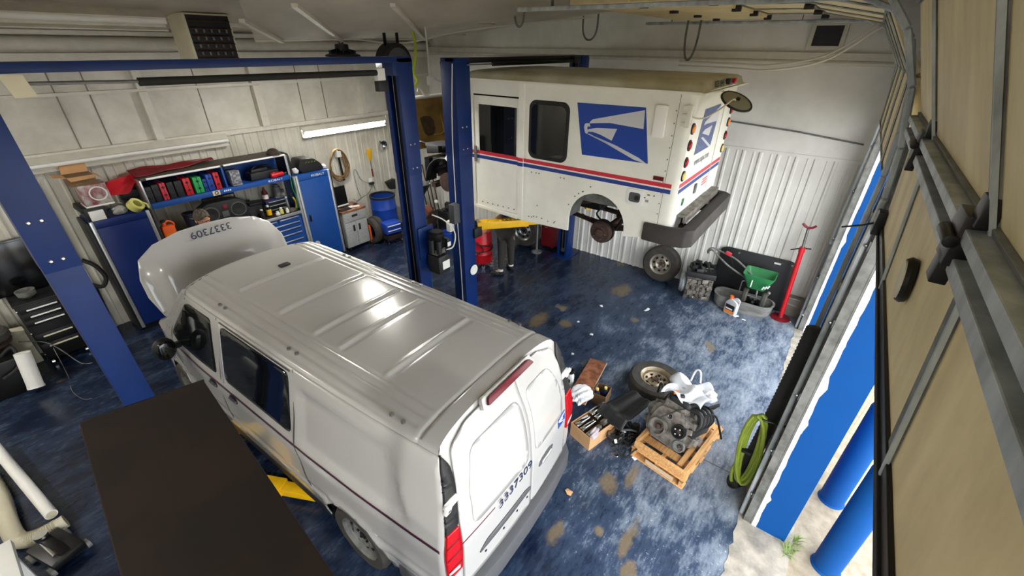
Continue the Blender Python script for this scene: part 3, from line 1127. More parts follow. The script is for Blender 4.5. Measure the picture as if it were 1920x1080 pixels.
# dark corner pillars with the tail lamps
for _s in (-1, 1):
    def P(pts):
        q = [(x * _s, z) for x, z in pts]
        return q if _s > 0 else list(reversed(q))
    pl = rear_patch('corner_pillar', roundpoly(P([(.735, 1.24), (.889, 1.24), (.866, 1.36), (.806, 1.60), (.745, 1.79), (.715, 1.80), (.675, 1.70), (.685, 1.55), (.725, 1.32)]), .03), 'black_plastic', .010, thick=.02)
    lp = rear_patch('tail_lamp', roundpoly(P([(.757, .80), (.888, .80), (.892, 1.0), (.886, 1.235), (.737, 1.235)]), .02), 'lens_red', .014, thick=.028)
    for zz in (.89, 1.02, 1.13):
        rear_patch('lamp_band', P([(.765, zz), (.882, zz), (.882, zz + .012), (.765, zz + .012)]), 'lens_dark_red', .0295, lp, thick=.002)
    rear_patch('lamp_white_band', P([(.785, .83), (.882, .86), (.882, .885), (.785, .865)]), 'white_plastic', .0295, lp, thick=.002)
    hb = MB()
    c = van_rear(_s * .79 / .84, 1.46, .02)
    hb.cbox(c, (.11, .035, .07), (0.25, 0, 0)).cbox(c + Vector((_s * .045, -.012, -.01)), (.05, .03, .09), (0.25, 0, 0))
    hg = hb.build('door_hinge', 'white_plastic', pl, bevel=.008)
    MB().cbox(c + Vector((_s * .045, -.028, -.01)), (.018, .006, .022), (.25, 0, 0)).build('hinge_slot', 'seam', hg)

# high brake lamp
_b = MB()
_bp = roundpoly([(-.27, -.018), (.30, -.018), (.27, .03), (-.24, .03)], .018)
_T = frame((0.0, .165, 1.872), (1, 0, 0), (0, .75, 1))
_b.prism(_bp, 0, .035, _T)
_bl = _b.build('brake_lamp', 'lens_dark_red', van, bevel=.008)
MB().prism(roundpoly([(-.31, -.03), (.34, -.03), (.31, .05), (-.28, .05)], .02), -.03, .008, _T).build('brake_lamp_housing', 'van_white', _bl, bevel=.006)

# bumpers, sills
_pl = [(-.90, .60), (-.93, .30), (-.90, .06), (-.80, -.03), (-.4, -.075), (0, -.085), (.4, -.075), (.80, -.03), (.90, .06), (.93, .30), (.90, .60), (.80, .60), (.78, .12), (-.78, .12), (-.80, .60)]
MB().prism(_pl, .24, .47, None).build('rear_bumper', 'grey_plastic', van, bevel=.02)
_pl = [(-.90, 4.66), (-.86, 4.95), (-.70, 5.12), (-.35, 5.19), (.35, 5.19), (.70, 5.12), (.86, 4.95), (.90, 4.66), (.80, 4.66), (.7, 4.9), (-.7, 4.9), (-.80, 4.66)]
MB().prism(_pl, .24, .62, None).build('front_bumper', 'van_white', van, bevel=.03)
for _s in (-1, 1):
    MB().box(_s * .88 - .03, _s * .88 + .03, 1.47, 3.83, .20, .31).build('sill_cover', 'black_plastic', van, bevel=.01)
    MB().prism([(4.62, .70), (4.98, .70), (5.02, .82), (4.86, .93), (4.6, .93)], .70 * _s, .80 * _s, Matrix(((0, 0, 1, 0), (1, 0, 0, 0), (0, 1, 0, 0), (0, 0, 0, 1)))).build('headlamp', 'chrome', van, bevel=.01)
MB().box(-.80, .80, .10, 4.9, .22, .32).build('underbody', 'black_metal', van, smooth=False)
_eb = MB().box(-.72, .72, 4.42, 4.50, .32, 1.06).box(-.70, .70, 4.5, 4.95, .35, .72)
_eb.build('engine_bay', 'black_plastic', van, bevel=.01)
_g = MB()
_q = random.Random(4)
for _k in range(16):
    _x, _y = _q.uniform(-.6, .6), _q.uniform(4.55, 4.9)
    _g.cbox((_x, _y, .76), (_q.uniform(.1, .25), _q.uniform(.08, .16), _q.uniform(.1, .3)))
_g.build('engine_top', 'grey_plastic', van, bevel=.01)
for _s in (-1, 1):
    _f = MB()
    for i in range(12):
        v0, v1 = 4.30 + i * .058, 4.30 + (i + 1) * .058
        zz = lambda v: 1.10 - max(0, v - 4.36) * .24
        a, b = van_side(v0, zz(v0), _s), van_side(v1, zz(v1), _s)
        _f.faces([a, b, b + Vector((-_s * .16, 0, -.01)), a + Vector((-_s * .16, 0, -.01))], [(0, 1, 2, 3)])
    _f.build('fender_top', 'van_white', van, thick=.012)

# glass on the flanks
for _s in (-1, 1):
    def sp(name, poly, material, off, parent, thick=.006, r=.05):
        q = roundpoly(poly, r)
        if _s > 0:
            q = list(reversed(q))
        return tri_patch(q, (.12, .10), lambda v, z: van_side(v, z, _s, off)).build(name, material, parent, thick=thick)
    gl = sp('front_door_glass', [(3.01, 1.17), (3.92, 1.15), (4.10, 1.20), (3.60, 1.70), (3.50, 1.735), (3.03, 1.735)], 'glass_dark', .006, van)
    g2 = sp('sliding_door_glass', [(1.72, 1.17), (2.84, 1.17), (2.84, 1.735), (1.72, 1.735)], 'glass_dark', .006, van, r=.07)
    for nm, ps, o in (('window_trim', [(2.86, 1.14), (2.86, 1.76), (1.70, 1.76)], g2),):
        t = MB().tube([van_side(v, z, _s, .010) for v, z in ps], .008, n=6).build(nm, 'chrome' if _s < 0 else 'black_plastic', o)
    sm = MB()
    for ps in ([(1.68, 1.78), (1.66, 1.4), (1.68, 1.1), (1.62, .95), (1.60, .7), (1.50, .40)],
               [(2.93, 1.78), (2.93, 1.2), (2.96, .9), (2.93, .6), (2.90, .33)],
               [(3.60, 1.76), (4.10, 1.24), (4.12, 1.0), (4.05, .80)],
               [(1.50, .40), (2.2, .36), (2.90, .36), (3.8, .36)]):
        sm.tube([van_side(v, z, _s, .004) for v, z in ps], .0065, n=6, smooth=6)
    for zz in (1.062, ):
        sm.tube([van_side(1.68 + .08 * k, zz, _s, .001) for k in range(31)], .006, n=6)
    sm.build('body_seam', 'seam', van)
    for zz, mt in ((1.085, 'stripe_maroon'), (1.072, 'letter_navy')):
        q = [(.03, zz), (4.0, zz), (4.0, zz + .009), (.03, zz + .009)]
        if _s > 0:
            q.reverse()
        tri_patch(q, (.06, .05), lambda v, z: van_side_f(_s)(v, z) + Vector((_s * .0085, 0, 0))).build('side_stripe', mt, van, thick=.002)
    for v in (3.10, 2.70):
        p = van_side(v, 1.03, _s)
        hd = MB().lathe([(.001, 0), (.05, 0), (.058, .012), (.04, .016), (.001, .008)], 20, frame(p, (0, 1, 0), (0, 0, 1)) @ Matrix.Diagonal((1.3, .8, _s, 1))).build('door_handle', 'black_plastic', van)
        MB().bar(p + Vector((_s * .02, -.07, .004)), p + Vector((_s * .02, .06, .0)), .02, .022).build('handle_grip', 'grey_plastic', hd, bevel=.006)
    # door mirror
    c = van_side(3.80, 1.18, _s) + Vector((_s * .17, 0, .03))
    mr = MB().sphere(c, .1, 16, 10, (1.05, .62, 1.35)).bar(van_side(3.88, 1.15, _s), c, .05, .06).build('mirror', 'black_plastic', van)
    MB().sphere(c + Vector((0, -.042, .0)), .085, 14, 8, (1, .3, 1.3)).build('mirror_glass', 'glass_dark', mr)
    # wheels and arch liners
    for v in (1.05, 4.25):
        T = frame((_s * .83, v, .33), (0, _s, 0), (0, 0, 1))
        hold = bpy.data.objects.new('wheel', None)
        C.objects.link(hold)
        hold.parent = van
        wheel_parts(hold, .33, .21, .215, T, 'galv_dark', 'black_metal', holes=9, hole_r=.02)
        ln = MB()
        for i in range(16):
            a0, a1 = PI * i / 16, PI * (i + 1) / 16
            ln.faces([(x, v + .415 * math.cos(a), .33 + .415 * math.sin(a)) for x, a in ((_s * .60, a0), (_s * .90, a0), (_s * .90, a1), (_s * .60, a1))], [(0, 1, 2, 3)])
        ln.box(_s * .58 - .01, _s * .58 + .01, v - .41, v + .41, .25, .75)
        ln.build('wheel_arch_liner', 'black_plastic', van)

# roof plugs and aerial
_g = MB()
for _s in (-1, 1):
    for v in (.52, .63, 1.74, 1.85, 2.9, 3.0):
        _g.cyl((_s * .685, v, 1.845), (_s * .685, v, 1.862), .016, n=10)
pieces(_g, 'roof_plug', 'steel', van)
MB().prism(rrect(-.055, .055, -.035, .035, .012), 0, .02, Matrix.Translation((.09, 3.22, 1.884))).build('aerial_base', 'black_plastic', van, bevel=.004)

# raised hood
_th = math.radians(73)


def hood(p, q):
    """p across, q along the hood from its hinge"""
    e = abs(p) / .85
    back = 0.085 * (1 - e ** 2) - .06 * smooth01((abs(p) - .58) / .2) - 0.10 * smooth01((q - .70) / .4) - .05 * smooth01((.18 - q) / .2)
    y = 4.42 + q * math.cos(_th)
    z = .975 + q * math.sin(_th)
    n = Vector((0, -math.sin(_th), math.cos(_th)))
    return Vector((p, y, z)) + n * back


_hp = [(-.70, .06), (-.80, .25), (-.85, .5), (-.84, .72), (-.76, .92), (-.58, 1.05), (-.3, 1.12), (0, 1.135), (.3, 1.12), (.58, 1.05), (.76, .92), (.84, .72), (.85, .5), (.80, .25), (.70, .06), (.45, .15), (0, .19), (-.45, .15)]
hd = tri_patch(_hp, (.05, .05), hood).build('hood', 'van_white', van, thick=.03, angle=60)
_c = hood(0.02, 1.02) + Vector((0, -.03, .02))
lettering('hood_number', '3337309', .12, 'letter_navy', hd, frame(_c, (-1, 0, 0), (0, -.16, -1)), width=.46)
MB().tube([hood(p, .20 - .13 * (p / .68) ** 2) + Vector((0, -.01, .0)) for p in [-.68 + .136 * k for k in range(11)]], .014, n=8).build('hood_hinge_seal', 'rubber', hd)
MB().cyl((-.62, 4.62, .95), (-.66, 4.74, 1.7), .011, n=8).build('hood_strut', 'black_metal', hd)

# ================================================================== MAIL TRUCK ON ITS LIFT
LATER = []
M['decal_plate'] = mat('decal_plate', rgb(250, 249, 244), .4)
truck = thing('mail_truck', 'white mail delivery truck raised on a lift with blue eagle emblem and rear wheels off', 'truck', (4.83, 1.31, 0), math.radians(0.3))
TW, TL = 1.88, 4.45
YZ = lambda x, s=1: Matrix(((0, 0, s, x), (1, 0, 0, 0), (0, 1, 0, 0), (0, 0, 0, 1)))   # local XY -> world YZ at x


def flank(poly, x, th, s):
    return MB().prism(poly, 0, th, YZ(x, s))


AC, AZ, AR = .945, 1.99, .395       # rear wheel arch
FC, FR = 3.72, .43                  # front wheel arch
low = [(0.15, 2.18), (.27, 1.97)] + [(AC - AR, 1.92)] + [(AC - AR * math.cos(PI * k / 18), AZ + AR * math.sin(PI * k / 18)) for k in range(19)] + [(AC + AR, 1.80), (2.10, 1.77)]
# rear body flank (behind the sliding door)
for _side, _x, _s in (('left', 0.0, 1), ('right', TW, -1)):
    poly = low + [(2.10, 3.60), (.15, 3.60)]
    flank(poly, _x, .03, _s).build('body_side', 'truck_white', truck, bevel=.004, smooth=False)
    # door pillar, sliding door, front post
    flank([(2.10, 1.77), (2.19, 1.79), (2.19, 3.60), (2.10, 3.60)], _x - .015 * _s, .045, _s).build('door_pillar', 'truck_white', truck, bevel=.008)
    flank([(2.19, 3.42), (2.99, 3.42), (2.99, 3.60), (2.19, 3.60)], _x, .03, _s).build('door_header', 'truck_white', truck, bevel=.004, smooth=False)
    door = MB()
    for a, b, c, d in ((2.20, 2.98, 1.84, 2.64), (2.20, 2.98, 3.29, 3.40), (2.90, 2.98, 2.64, 3.29), (2.20, 2.235, 2.64, 3.29)):
        door.prism([(a, c), (b, c), (b, d), (a, d)], 0, .03, YZ(_x + .012 * _s, _s))
    dr_ = door.build('sliding_door', 'truck_white', truck, bevel=.004, smooth=False)
    flank([(2.235, 2.64), (2.90, 2.64), (2.90, 3.29), (2.235, 3.29)], _x + .022 * _s, .006, _s).build('door_glass', 'glass_dark', dr_, smooth=False)
    flank([(2.19, 1.77), (2.99, 1.80), (2.99, 1.84), (2.19, 1.83)], _x - .01 * _s, .05, _s).build('door_sill', 'truck_white', dr_, bevel=.004)
    flank([(2.945, 2.50), (2.985, 2.50), (2.985, 2.72), (2.945, 2.72)], _x - .012 * _s, .03, _s).build('door_latch', 'galv_dark', dr_, bevel=.006)
    flank([(2.99, 1.80), (3.10, 1.82), (3.10, 3.60), (2.99, 3.60)], _x, .03, _s).build('front_post', 'truck_white', truck, bevel=.006)
    # nose flank with the front wheel arch
    nose = [(3.10, 1.82), (FC - FR, 1.95)] + [(FC - FR * math.cos(PI * k / 14), 1.98 + FR * math.sin(PI * k / 14)) for k in range(7)] + [(3.66, 2.44), (3.50, 2.58), (3.10, 2.66)]
    flank(nose, _x + .04 * _s, .03, _s).build('fender', 'truck_white', truck, bevel=.006, smooth=False)
    _al = MB()
    for k in range(12):
        a0, a1 = PI * k / 12, PI * (k + 1) / 12
        _al.faces([(_x + d * _s, FC - (FR + .005) * math.cos(a), 1.98 + (FR + .005) * math.sin(a)) for d, a in ((.06, a0), (.30, a0), (.30, a1), (.06, a1))], [(0, 1, 2, 3)])
    _al.build('front_wheel_house', 'black_plastic', truck, thick=.02)
    # window with rubber gasket
    w = flank(rrect(1.43, 2.02, 2.69, 3.41, .10, 6), _x - .012 * _s, .03, _s).build('window_gasket', 'rubber', truck, bevel=.006)
    flank(rrect(1.47, 1.98, 2.74, 3.36, .08, 6), _x - .016 * _s, .03, _s).build('window_pane', 'glass_dark', w, smooth=False)
    # stripes
    for z0, z1, mt, nm in ((2.618, 2.665, 'decal_red', 'red_stripe'), (2.553, 2.600, 'decal_navy', 'blue_stripe')):
        flank([(0.07, z0), (2.10, z0), (2.10, z1), (.07, z1)], _x - .0025 * _s, .004, _s).build(nm, mt, truck, smooth=False)
        flank([(2.10, z0), (2.19, z0), (2.19, z1), (2.10, z1)], _x - .0175 * _s, .004, _s).build(nm, mt, truck, smooth=False)
        flank([(2.19, z0), (2.98, z0), (2.98, z1), (2.19, z1)], _x + .0095 * _s, .004, _s).build(nm, mt, dr_, smooth=False)
        flank([(2.99, z0), (3.10, z0), (3.10, z1), (2.99, z1)], _x - .0025 * _s, .004, _s).build(nm, mt, truck, smooth=False)
    # emblem: blue field with the eagle head
    E = lambda pts, o: flank(pts, _x - o * _s, .003, _s)
    bl = E([(.50, 3.43), (1.34, 3.42), (1.22, 2.835), (.38, 2.85)], .003).build('eagle_emblem', 'decal_blue', truck, smooth=False)
    E([(.505, 3.405), (.52, 3.40), (1.115, 3.255), (1.15, 3.225), (1.155, 3.205), (1.04, 3.22), (.90, 3.235), (.49, 3.21)], .005).build('emblem_wing', 'decal_white', bl, smooth=False)
    E([(1.155, 3.205), (1.19, 3.205), (1.215, 3.195), (1.222, 3.16), (1.21, 3.11), (1.19, 3.085), (1.17, 3.09), (1.165, 3.105), (1.18, 3.15), (1.175, 3.17), (1.14, 3.17)], .005).build('emblem_beak', 'decal_white', bl, smooth=False)
    E([(1.17, 3.135), (1.12, 3.15), (1.05, 3.165), (.80, 3.18), (.85, 3.045), (1.0, 3.095), (1.10, 3.115), (1.165, 3.11)], .0052).build('emblem_head', 'decal_white', bl, smooth=False)
    E([(1.175, 3.085), (1.14, 3.09), (.85, 2.98), (.55, 2.87), (.378, 2.838), (.50, 2.90), (.80, 3.0), (1.06, 3.065)], .005).build('emblem_body', 'decal_white', bl, smooth=False)
    flank(rrect(.25, .38, 3.145, 3.47, .018), _x - .045 * _s, .04, _s).build('side_plate', 'decal_plate', truck, bevel=.008)
    flank([(.17, 2.685), (.29, 2.685), (.29, 2.73), (.17, 2.73)], _x - .012 * _s, .012, _s).build('side_marker', 'lens_dark_red', truck, bevel=.004)
    ff = flank(rrect(.36, .58, 2.345, 2.54, .04), _x - .012 * _s, .014, _s).build('filler_frame', 'white_plastic', truck, bevel=.006)
    flank(rrect(.40, .54, 2.385, 2.50, .03), _x - .0135 * _s, .003, _s).build('filler_recess', 'grey_plastic', ff, smooth=False)
    MB().cyl((_x - .016 * _s, .44, 2.44), (_x - .02 * _s, .44, 2.44), .032, n=10).build('filler_cap', 'black_plastic', ff)
    flank([(.30, 2.41), (.34, 2.41), (.34, 2.44), (.30, 2.44)], _x - .003 * _s, .003, _s).build('filler_label', 'letter_grey', truck, smooth=False)
    r = MB()
    q = random.Random(9)
    for k in range(26):
        y, z = q.uniform(.2, 2.05), q.choice((1.86, 1.88, 2.05, 2.5, 2.46))
        if math.hypot(y - AC, z - AZ) < AR + .05 or z < 2.0 and .5 < y < 1.4 or z < 2.0 and y < .5:
            a = q.uniform(.3, 2.6)
            y, z = AC + (AR + .05) * math.cos(a), AZ + (AR + .05) * math.sin(a)
        r.cyl((_x, y, z), (_x - .006 * _s, y, z), .009, n=8)
    for k in range(7):
        r.cyl((_x + .012 * _s, 2.26 + .1 * k, 1.90), (_x + .006 * _s, 2.26 + .1 * k, 1.90), .010, n=8)
    for k in range(10):
        r.cyl((_x, .17, 2.3 + .125 * k), (_x - .005 * _s, .17, 2.3 + .125 * k), .007, n=8)
    LATER.append((r, 'rivet', 'galv_dark', truck))
    flank([(.148, 2.0), (.152, 2.0), (.152, 3.6), (.148, 3.6)], _x - .001 * _s, .003, _s).build('body_seam', 'seam', truck, smooth=False)
    # rounded rear corner post
    cp = [(.15, .0), (.03, 0.0), (.015, .02), (0.0, .06), (0.0, .15), (.03, .15), (.035, .07), (.06, .035), (.15, .03)]
    cpw = [((_x + _s * a), b) for a, b in cp]
    if _s < 0:
        cpw.reverse()
    MB().prism(cpw, 1.99, 3.60).build('corner_post', 'truck_white', truck)
    hg = MB()
    for z in (3.30, 3.38, 3.46):
        hg.cbox((_x - .015 * _s, .05, z), (.03, .10, .045))
    hg.cbox((_x - .02 * _s, .03, 3.38), (.03, .05, .22))
    hg.build('mirror_hinge', 'truck_white', truck, bevel=.006)

# roof with its crown
def t_roof(i, j):
    x, y = -.02 + i * (TW + .04), -.06 + j * 3.22
    e = min(x + .02, TW + .02 - x, (y + .06) * 1.8, (3.16 - y) * .8)
    z = 3.60 + .105 * (1 - (1 - min(1, e / .20)) ** 2.6) ** (1 / 1.8) + .02 * math.sin(PI * i)
    for c in (.45, .80, 1.10, 1.45):
        z += .008 * math.exp(-((x - c) / .02) ** 2) * min(1, max(0, e - .15) * 8)
    return (x, y, z)


rf = MB().grid(t_roof, 60, 80).build('roof', 'truck_roof', truck, angle=60)
_g = MB()
_g.box(-.035, .02, -.06, 3.16, 3.585, 3.612).box(TW - .02, TW + .035, -.06, 3.16, 3.585, 3.612).box(-.035, TW + .12, -.09, -.05, 3.585, 3.605).box(0, TW, 3.1, 3.16, 3.58, 3.61)
_g.build('gutter', 'truck_white', truck, bevel=.004)
_T = frame((.62, -.052, 3.658), (1, 0, 0), (0, .22, 1))
lettering('roof_number', '0231849', .09, 'letter_black', truck, _T, width=.40)
MB().cbox((.98, -.06, 3.665), (.12, .05, .06)).build('lamp_holder', 'black_plastic', truck, bevel=.008)
MB().cbox((1.19, -.07, 3.665), (.13, .06, .05)).build('roof_lamp', 'lens_red', truck, bevel=.012)

# back end: roll-up door, lamps, step, bumper
rd = MB().box(.20, 1.36, 0.0, .02, 2.30, 3.60).build('roll_up_door', 'truck_white', truck, bevel=.004)
MB().box(1.36, 1.40, .012, .03, 2.28, 3.60).build('door_channel', 'rubber', truck, smooth=False)
MB().box(.15, .20, .0, .02, 1.99, 3.60).box(1.40, TW - .15, 0, .02, 1.99, 3.60).box(.15, TW - .15, .006, .02, 1.99, 2.30).build('rear_panel', 'truck_white', truck, bevel=.003)
for z0, z1, mt, nm in ((2.618, 2.665, 'decal_red', 'red_stripe'), (2.553, 2.600, 'decal_navy', 'blue_stripe')):
    MB().box(.20, 1.36, -.003, 0, z0, z1).build(nm, mt, rd, smooth=False)
    MB().box(.05, .20, -.003, 0, z0, z1).build(nm, mt, truck, smooth=False)
    MB().box(1.40, TW - .05, -.003, 0, z0, z1).build(nm, mt, truck, smooth=False)
XZ = Matrix(((1, 0, 0, 0), (0, 0, -1, -.001), (0, 1, 0, 0), (0, 0, 0, 1)))
bl = MB().prism([(.46, 3.41), (1.14, 3.41), (1.06, 2.93), (.38, 2.93)], 0, .003, XZ).build('faded_emblem', 'decal_blue_faded', rd, smooth=False)
for nm, pts in (('emblem_wing', [(1.13, 3.39), (.55, 3.27), (.53, 3.235), (.62, 3.24), (1.12, 3.22)]), ('emblem_head', [(.52, 3.15), (.62, 3.18), (.92, 3.19), (.86, 3.08), (.62, 3.13)]), ('emblem_body', [(.52, 3.10), (.60, 3.10), (1.06, 2.935), (.98, 2.93)])):
    MB().prism(pts, .003, .005, XZ).build(nm, 'decal_white', bl, smooth=False)
lettering('web_address', 'www.usps.com', .12, 'letter_grey', rd, frame((.78, -.003, 2.83), (1, 0, 0), (0, 0, 1)), width=.62)
_l = MB()
for k in range(3):
    _l.box(1.08, 1.32, -.003, 0, 2.42 + .035 * k, 2.436 + .035 * k)
_l.build('red_notice', 'decal_red', rd, smooth=False)
MB().box(.72, .80, -.02, 0, 2.40, 2.52).build('door_latch', 'galv_dark', rd, bevel=.006)
MB().box(.28, .34, -.012, 0, 2.36, 2.44).build('small_plate', 'green', rd, bevel=.004)
for x, zs in ((.10, ((3.25, 'lens_amber'), (3.08, 'lens_red'), (2.90, 'lens_red'), (2.75, 'lens_yellow'))), (TW - .10, ((3.29, 'lens_red'), (3.13, 'lens_amber'), (2.96, 'lens_red'), (2.79, 'lens_yellow')))):
    for z, mt in zs:
        T = frame((x, -.001, z), (1, 0, 0), (0, 0, 1))
        rg = MB().lathe([(.001, 0), (.058, 0), (.058, .012), (.001, .012)], 24, T).build('lamp_ring', 'rubber', truck)
        MB().lathe([(.001, .010), (.046, .010), (.040, .024), (.001, .030)], 24, T).build('lamp_lens', mt, rg)
MB().box(.20, TW - .12, -.10, .02, 2.245, 2.26).box(.20, TW - .12, -.10, -.09, 2.17, 2.25).build('rear_step', 'alu', truck, bevel=.003)
_bp = [(-.06, .30), (-.075, .0), (-.03, -.19), (.07, -.27), (TW - .07, -.27), (TW + .03, -.19), (TW + .075, 0), (TW + .06, .30), (TW + .0, .30), (TW - .02, .0), (TW - .08, -.12), (.08, -.12), (.02, 0), (.0, .30)]
MB().prism(_bp, 1.96, 2.18).build('rear_bumper', mat('bumper_black', rgb(60, 56, 52), .75, col2=rgb(42, 39, 37), scale=5), truck, bevel=.025)
MB().box(.4, .5, -.2, .3, 2.0, 2.08).box(TW - .5, TW - .4, -.2, .3, 2.0, 2.08).build('bumper_bracket', 'rust', truck)

# round spotting mirror on its arm
_T = Matrix.Translation((.55, -.27, 3.49)) @ Euler((math.radians(24), math.radians(-18), 0)).to_matrix().to_4x4()
mh = MB().lathe([(.001, .0), (.165, 0), (.178, .010), (.172, .022), (.158, .022), (.156, .008), (.001, .008)], 28, _T).build('spotting_mirror', 'rubber', truck)
MB().lathe([(.001, .036), (.08, .032), (.160, .018), (.160, .012), (.001, .012)], 28, _T).build('mirror_back', mat('mirror_back', rgb(150, 150, 136), .5), mh)
MB().cyl(_T @ Vector((0, 0, .03)), _T @ Vector((0, 0, .055)), .02, n=10).build('mirror_nut', 'black_metal', mh)
MB().tube([(-.01, .02, 3.38), (.10, -.08, 3.36), (.25, -.20, 3.45), (.42, -.26, 3.53), (.55, -.27, 3.50)], .009, smooth=4).tube([(.55, -.27, 3.50), (.62, -.2, 3.55), (.66, -.06, 3.59)], .010, smooth=4).build('mirror_arm', 'cream', mh)

# inside, underbody, axle
MB().box(.05, TW - .05, .05, 3.0, 2.36, 2.40).build('load_floor', 'black_metal', truck, smooth=False)
MB().box(.05, TW - .05, 3.06, 3.10, 2.0, 3.58).build('bulkhead', 'black_plastic', truck, smooth=False)
for X0, X1, XI in ((.03, .33, .34), (TW - .33, TW - .03, TW - .34)):
    _wh = MB()
    for k in range(12):
        a0, a1 = PI * k / 12, PI * (k + 1) / 12
        _wh.faces([(x, AC + (AR + .01) * math.cos(a), AZ + (AR + .01) * math.sin(a)) for x, a in ((X0, a0), (X1, a0), (X1, a1), (X0, a1))], [(0, 1, 2, 3)])
    _wh.box(XI - .01, XI + .01, AC - AR, AC + AR, 2.15, 2.40)
    _wh.build('wheel_house', 'galv_dark', truck)
_fr = MB()
for x in (.50, TW - .50):
    _fr.bar((x, 0, 2.12), (x, .55, 2.12), .06, .12).bar((x, .55, 2.12), (x, .95, 2.26), .06, .12).bar((x, .95, 2.26), (x, 1.6, 2.02), .06, .12).bar((x, 1.6, 2.02), (x, 4.3, 2.02), .06, .12)
for y in (.2, 1.7, 2.6, 3.9):
    _fr.bar((.5, y, 2.06), (TW - .5, y, 2.06), .08, .08)
_fr.build('chassis_rail', 'rust', truck)
MB().box(.55, 1.3, 1.15, 2.0, 1.96, 2.22).build('fuel_tank', 'black_metal', truck, bevel=.04)
_ax = MB().cyl((.2, .90, 1.85), (TW - .2, .90, 1.85), .045, n=12).sphere((TW / 2, .90, 1.86), .14, 16, 10, (1.1, 1, 1)).cyl((TW / 2, 1.0, 1.86), (TW / 2, 3.2, 2.0), .035, n=10)
_ax.build('rear_axle', 'rust', truck)
for x, s in ((.14, -1), (TW - .14, 1)):
    T = frame((x, .90, 1.85), (0, s, 0), (0, 0, 1))
    dm = MB().lathe([(.001, -.02), (.125, -.02), (.140, -.03), (.150, .0), (.150, .03), (.130, .045), (.128, .05), (.06, .055), (.055, .085), (.035, .09), (.001, .09)], 32, T).build('brake_drum', 'rust', truck)
    st = MB()
    for k in range(5):
        a = 2 * PI * k / 5
        st.cyl(T @ Vector((.085 * math.cos(a), .085 * math.sin(a), .05)), T @ Vector((.085 * math.cos(a), .085 * math.sin(a), .085)), .008, n=6)
    st.build('wheel_stud', 'steel', dm)
    MB().lathe([(.001, -.06), (.16, -.06), (.16, -.02), (.001, -.02)], 32, T).build('backing_plate', 'black_metal', dm)
    sp_ = MB()
    for k in range(4):
        L = .70 - .14 * k
        pts = [(.34 if s < 0 else TW - .34, .90 + L * t, 1.89 - .016 * k + .07 * t * t) for t in [-1 + .25 * q for q in range(9)]]
        for p0, p1 in zip(pts, pts[1:]):
            sp_.bar(p0, p1, .06, .012, up=(1, 0, 0))
    sp_.build('leaf_spring', 'rust', truck)
    MB().cyl((.34 if s < 0 else TW - .34, .78, 1.86), (.36 if s < 0 else TW - .36, .60, 2.22), .025, n=10).build('shock_absorber', 'black_metal', truck)
MB().tube([(.3, .95, 1.92), (.36, 1.1, 2.0), (.5, 1.0, 2.1), (.52, .8, 2.12)], .012, smooth=5).build('brake_hose', 'rubber', truck)

# nose: open hood leaning forward, engine parts
MB().box(.08, TW - .08, 3.12, 3.16, 2.3, 2.7).box(.08, TW - .08, 3.10, 3.13, 2.66, 3.56).build('dashboard', 'black_plastic', truck)
MB().faces([(.06, 3.14, 3.56), (TW - .06, 3.14, 3.56), (TW - .10, 3.42, 2.68), (.10, 3.42, 2.68)], [(0, 1, 2, 3)]).build('windscreen', 'glass_dark', truck, thick=.006)
_hd = MB()
def t_hood(i, j):
    x = .18 + i * 1.52
    b = .05 * (1 - (2 * i - 1) ** 4) * (1 - (2 * j - 1) ** 4)
    return (x, 4.40 + .18 * j - b * -1, 2.45 + .78 * j)
hd_ = MB().grid(t_hood, 24, 14).build('hood', 'tan_fibre', truck, thick=.02)
_r = MB()
_r.tube([t_hood(i / 20, 1.0) for i in range(21)], .03, n=8).tube([t_hood(0, j / 10) for j in range(11)], .02, n=8).tube([t_hood(1, j / 10) for j in range(11)], .02, n=8)
_r.build('hood_rim', 'truck_white', hd_)
_r = MB().tube([Vector(t_hood(a, b)) + Vector((0, -.01, 0)) for a, b in ((.30, .22), (.46, .24), (.47, .6))], .014, n=6, smooth=5)
_r.build('hood_rib', 'tan_fibre', hd_)
MB().prism(rrect(-.17, .17, -.16, .16, .12, 6), 0, .006, frame(Vector(t_hood(.22, .42)) + Vector((0, -.012, 0)), (1, 0, 0), (0, .22, 1))).build('burn_stain', mat('burn_stain', rgb(92, 72, 40), .8, col2=rgb(48, 38, 26), scale=9), hd_)
_e = MB()
q = random.Random(12)
for k in range(22):
    _e.cbox((q.uniform(.25, 1.6), q.uniform(3.3, 4.3), q.uniform(2.02, 2.5)), (q.uniform(.1, .4), q.uniform(.1, .3), q.uniform(.06, .2)), (q.uniform(-.4, .4), q.uniform(-.4, .4), q.uniform(-.6, .6)))
_e.build('engine', 'black_plastic', truck, bevel=.015)
_e = MB()
for k in range(9):
    a = Vector((q.uniform(.2, 1.0), q.uniform(3.4, 4.3), q.uniform(2.35, 2.6)))
    _e.tube([a, a + Vector((q.uniform(-.2, .2), q.uniform(-.2, .2), .1)), a + Vector((q.uniform(-.3, .3), q.uniform(-.3, .3), -.1))], .018, smooth=4)
_e.cbox((.45, 4.1, 2.52), (.5, .34, .05), (.12, .1, .2))
_e.build('engine_hose', 'grey_plastic', truck)
MB().cyl((.22, 3.72, 2.02), (.10, 3.72, 2.02), .15, n=20).cyl((.3, 3.72, 2.02), (.22, 3.72, 2.02), .06).build('front_brake', 'rust', truck)
MB().box(.3, TW - .3, 4.3, 4.42, 2.0, 2.3).build('radiator', 'black_metal', truck, bevel=.01)
MB().bar((.12, 4.05, 1.92), (TW - .12, 4.05, 1.92), .10, .08).cyl((.3, 3.72, 2.02), (TW - .3, 3.72, 2.02), .04).build('front_axle', 'rust', truck)

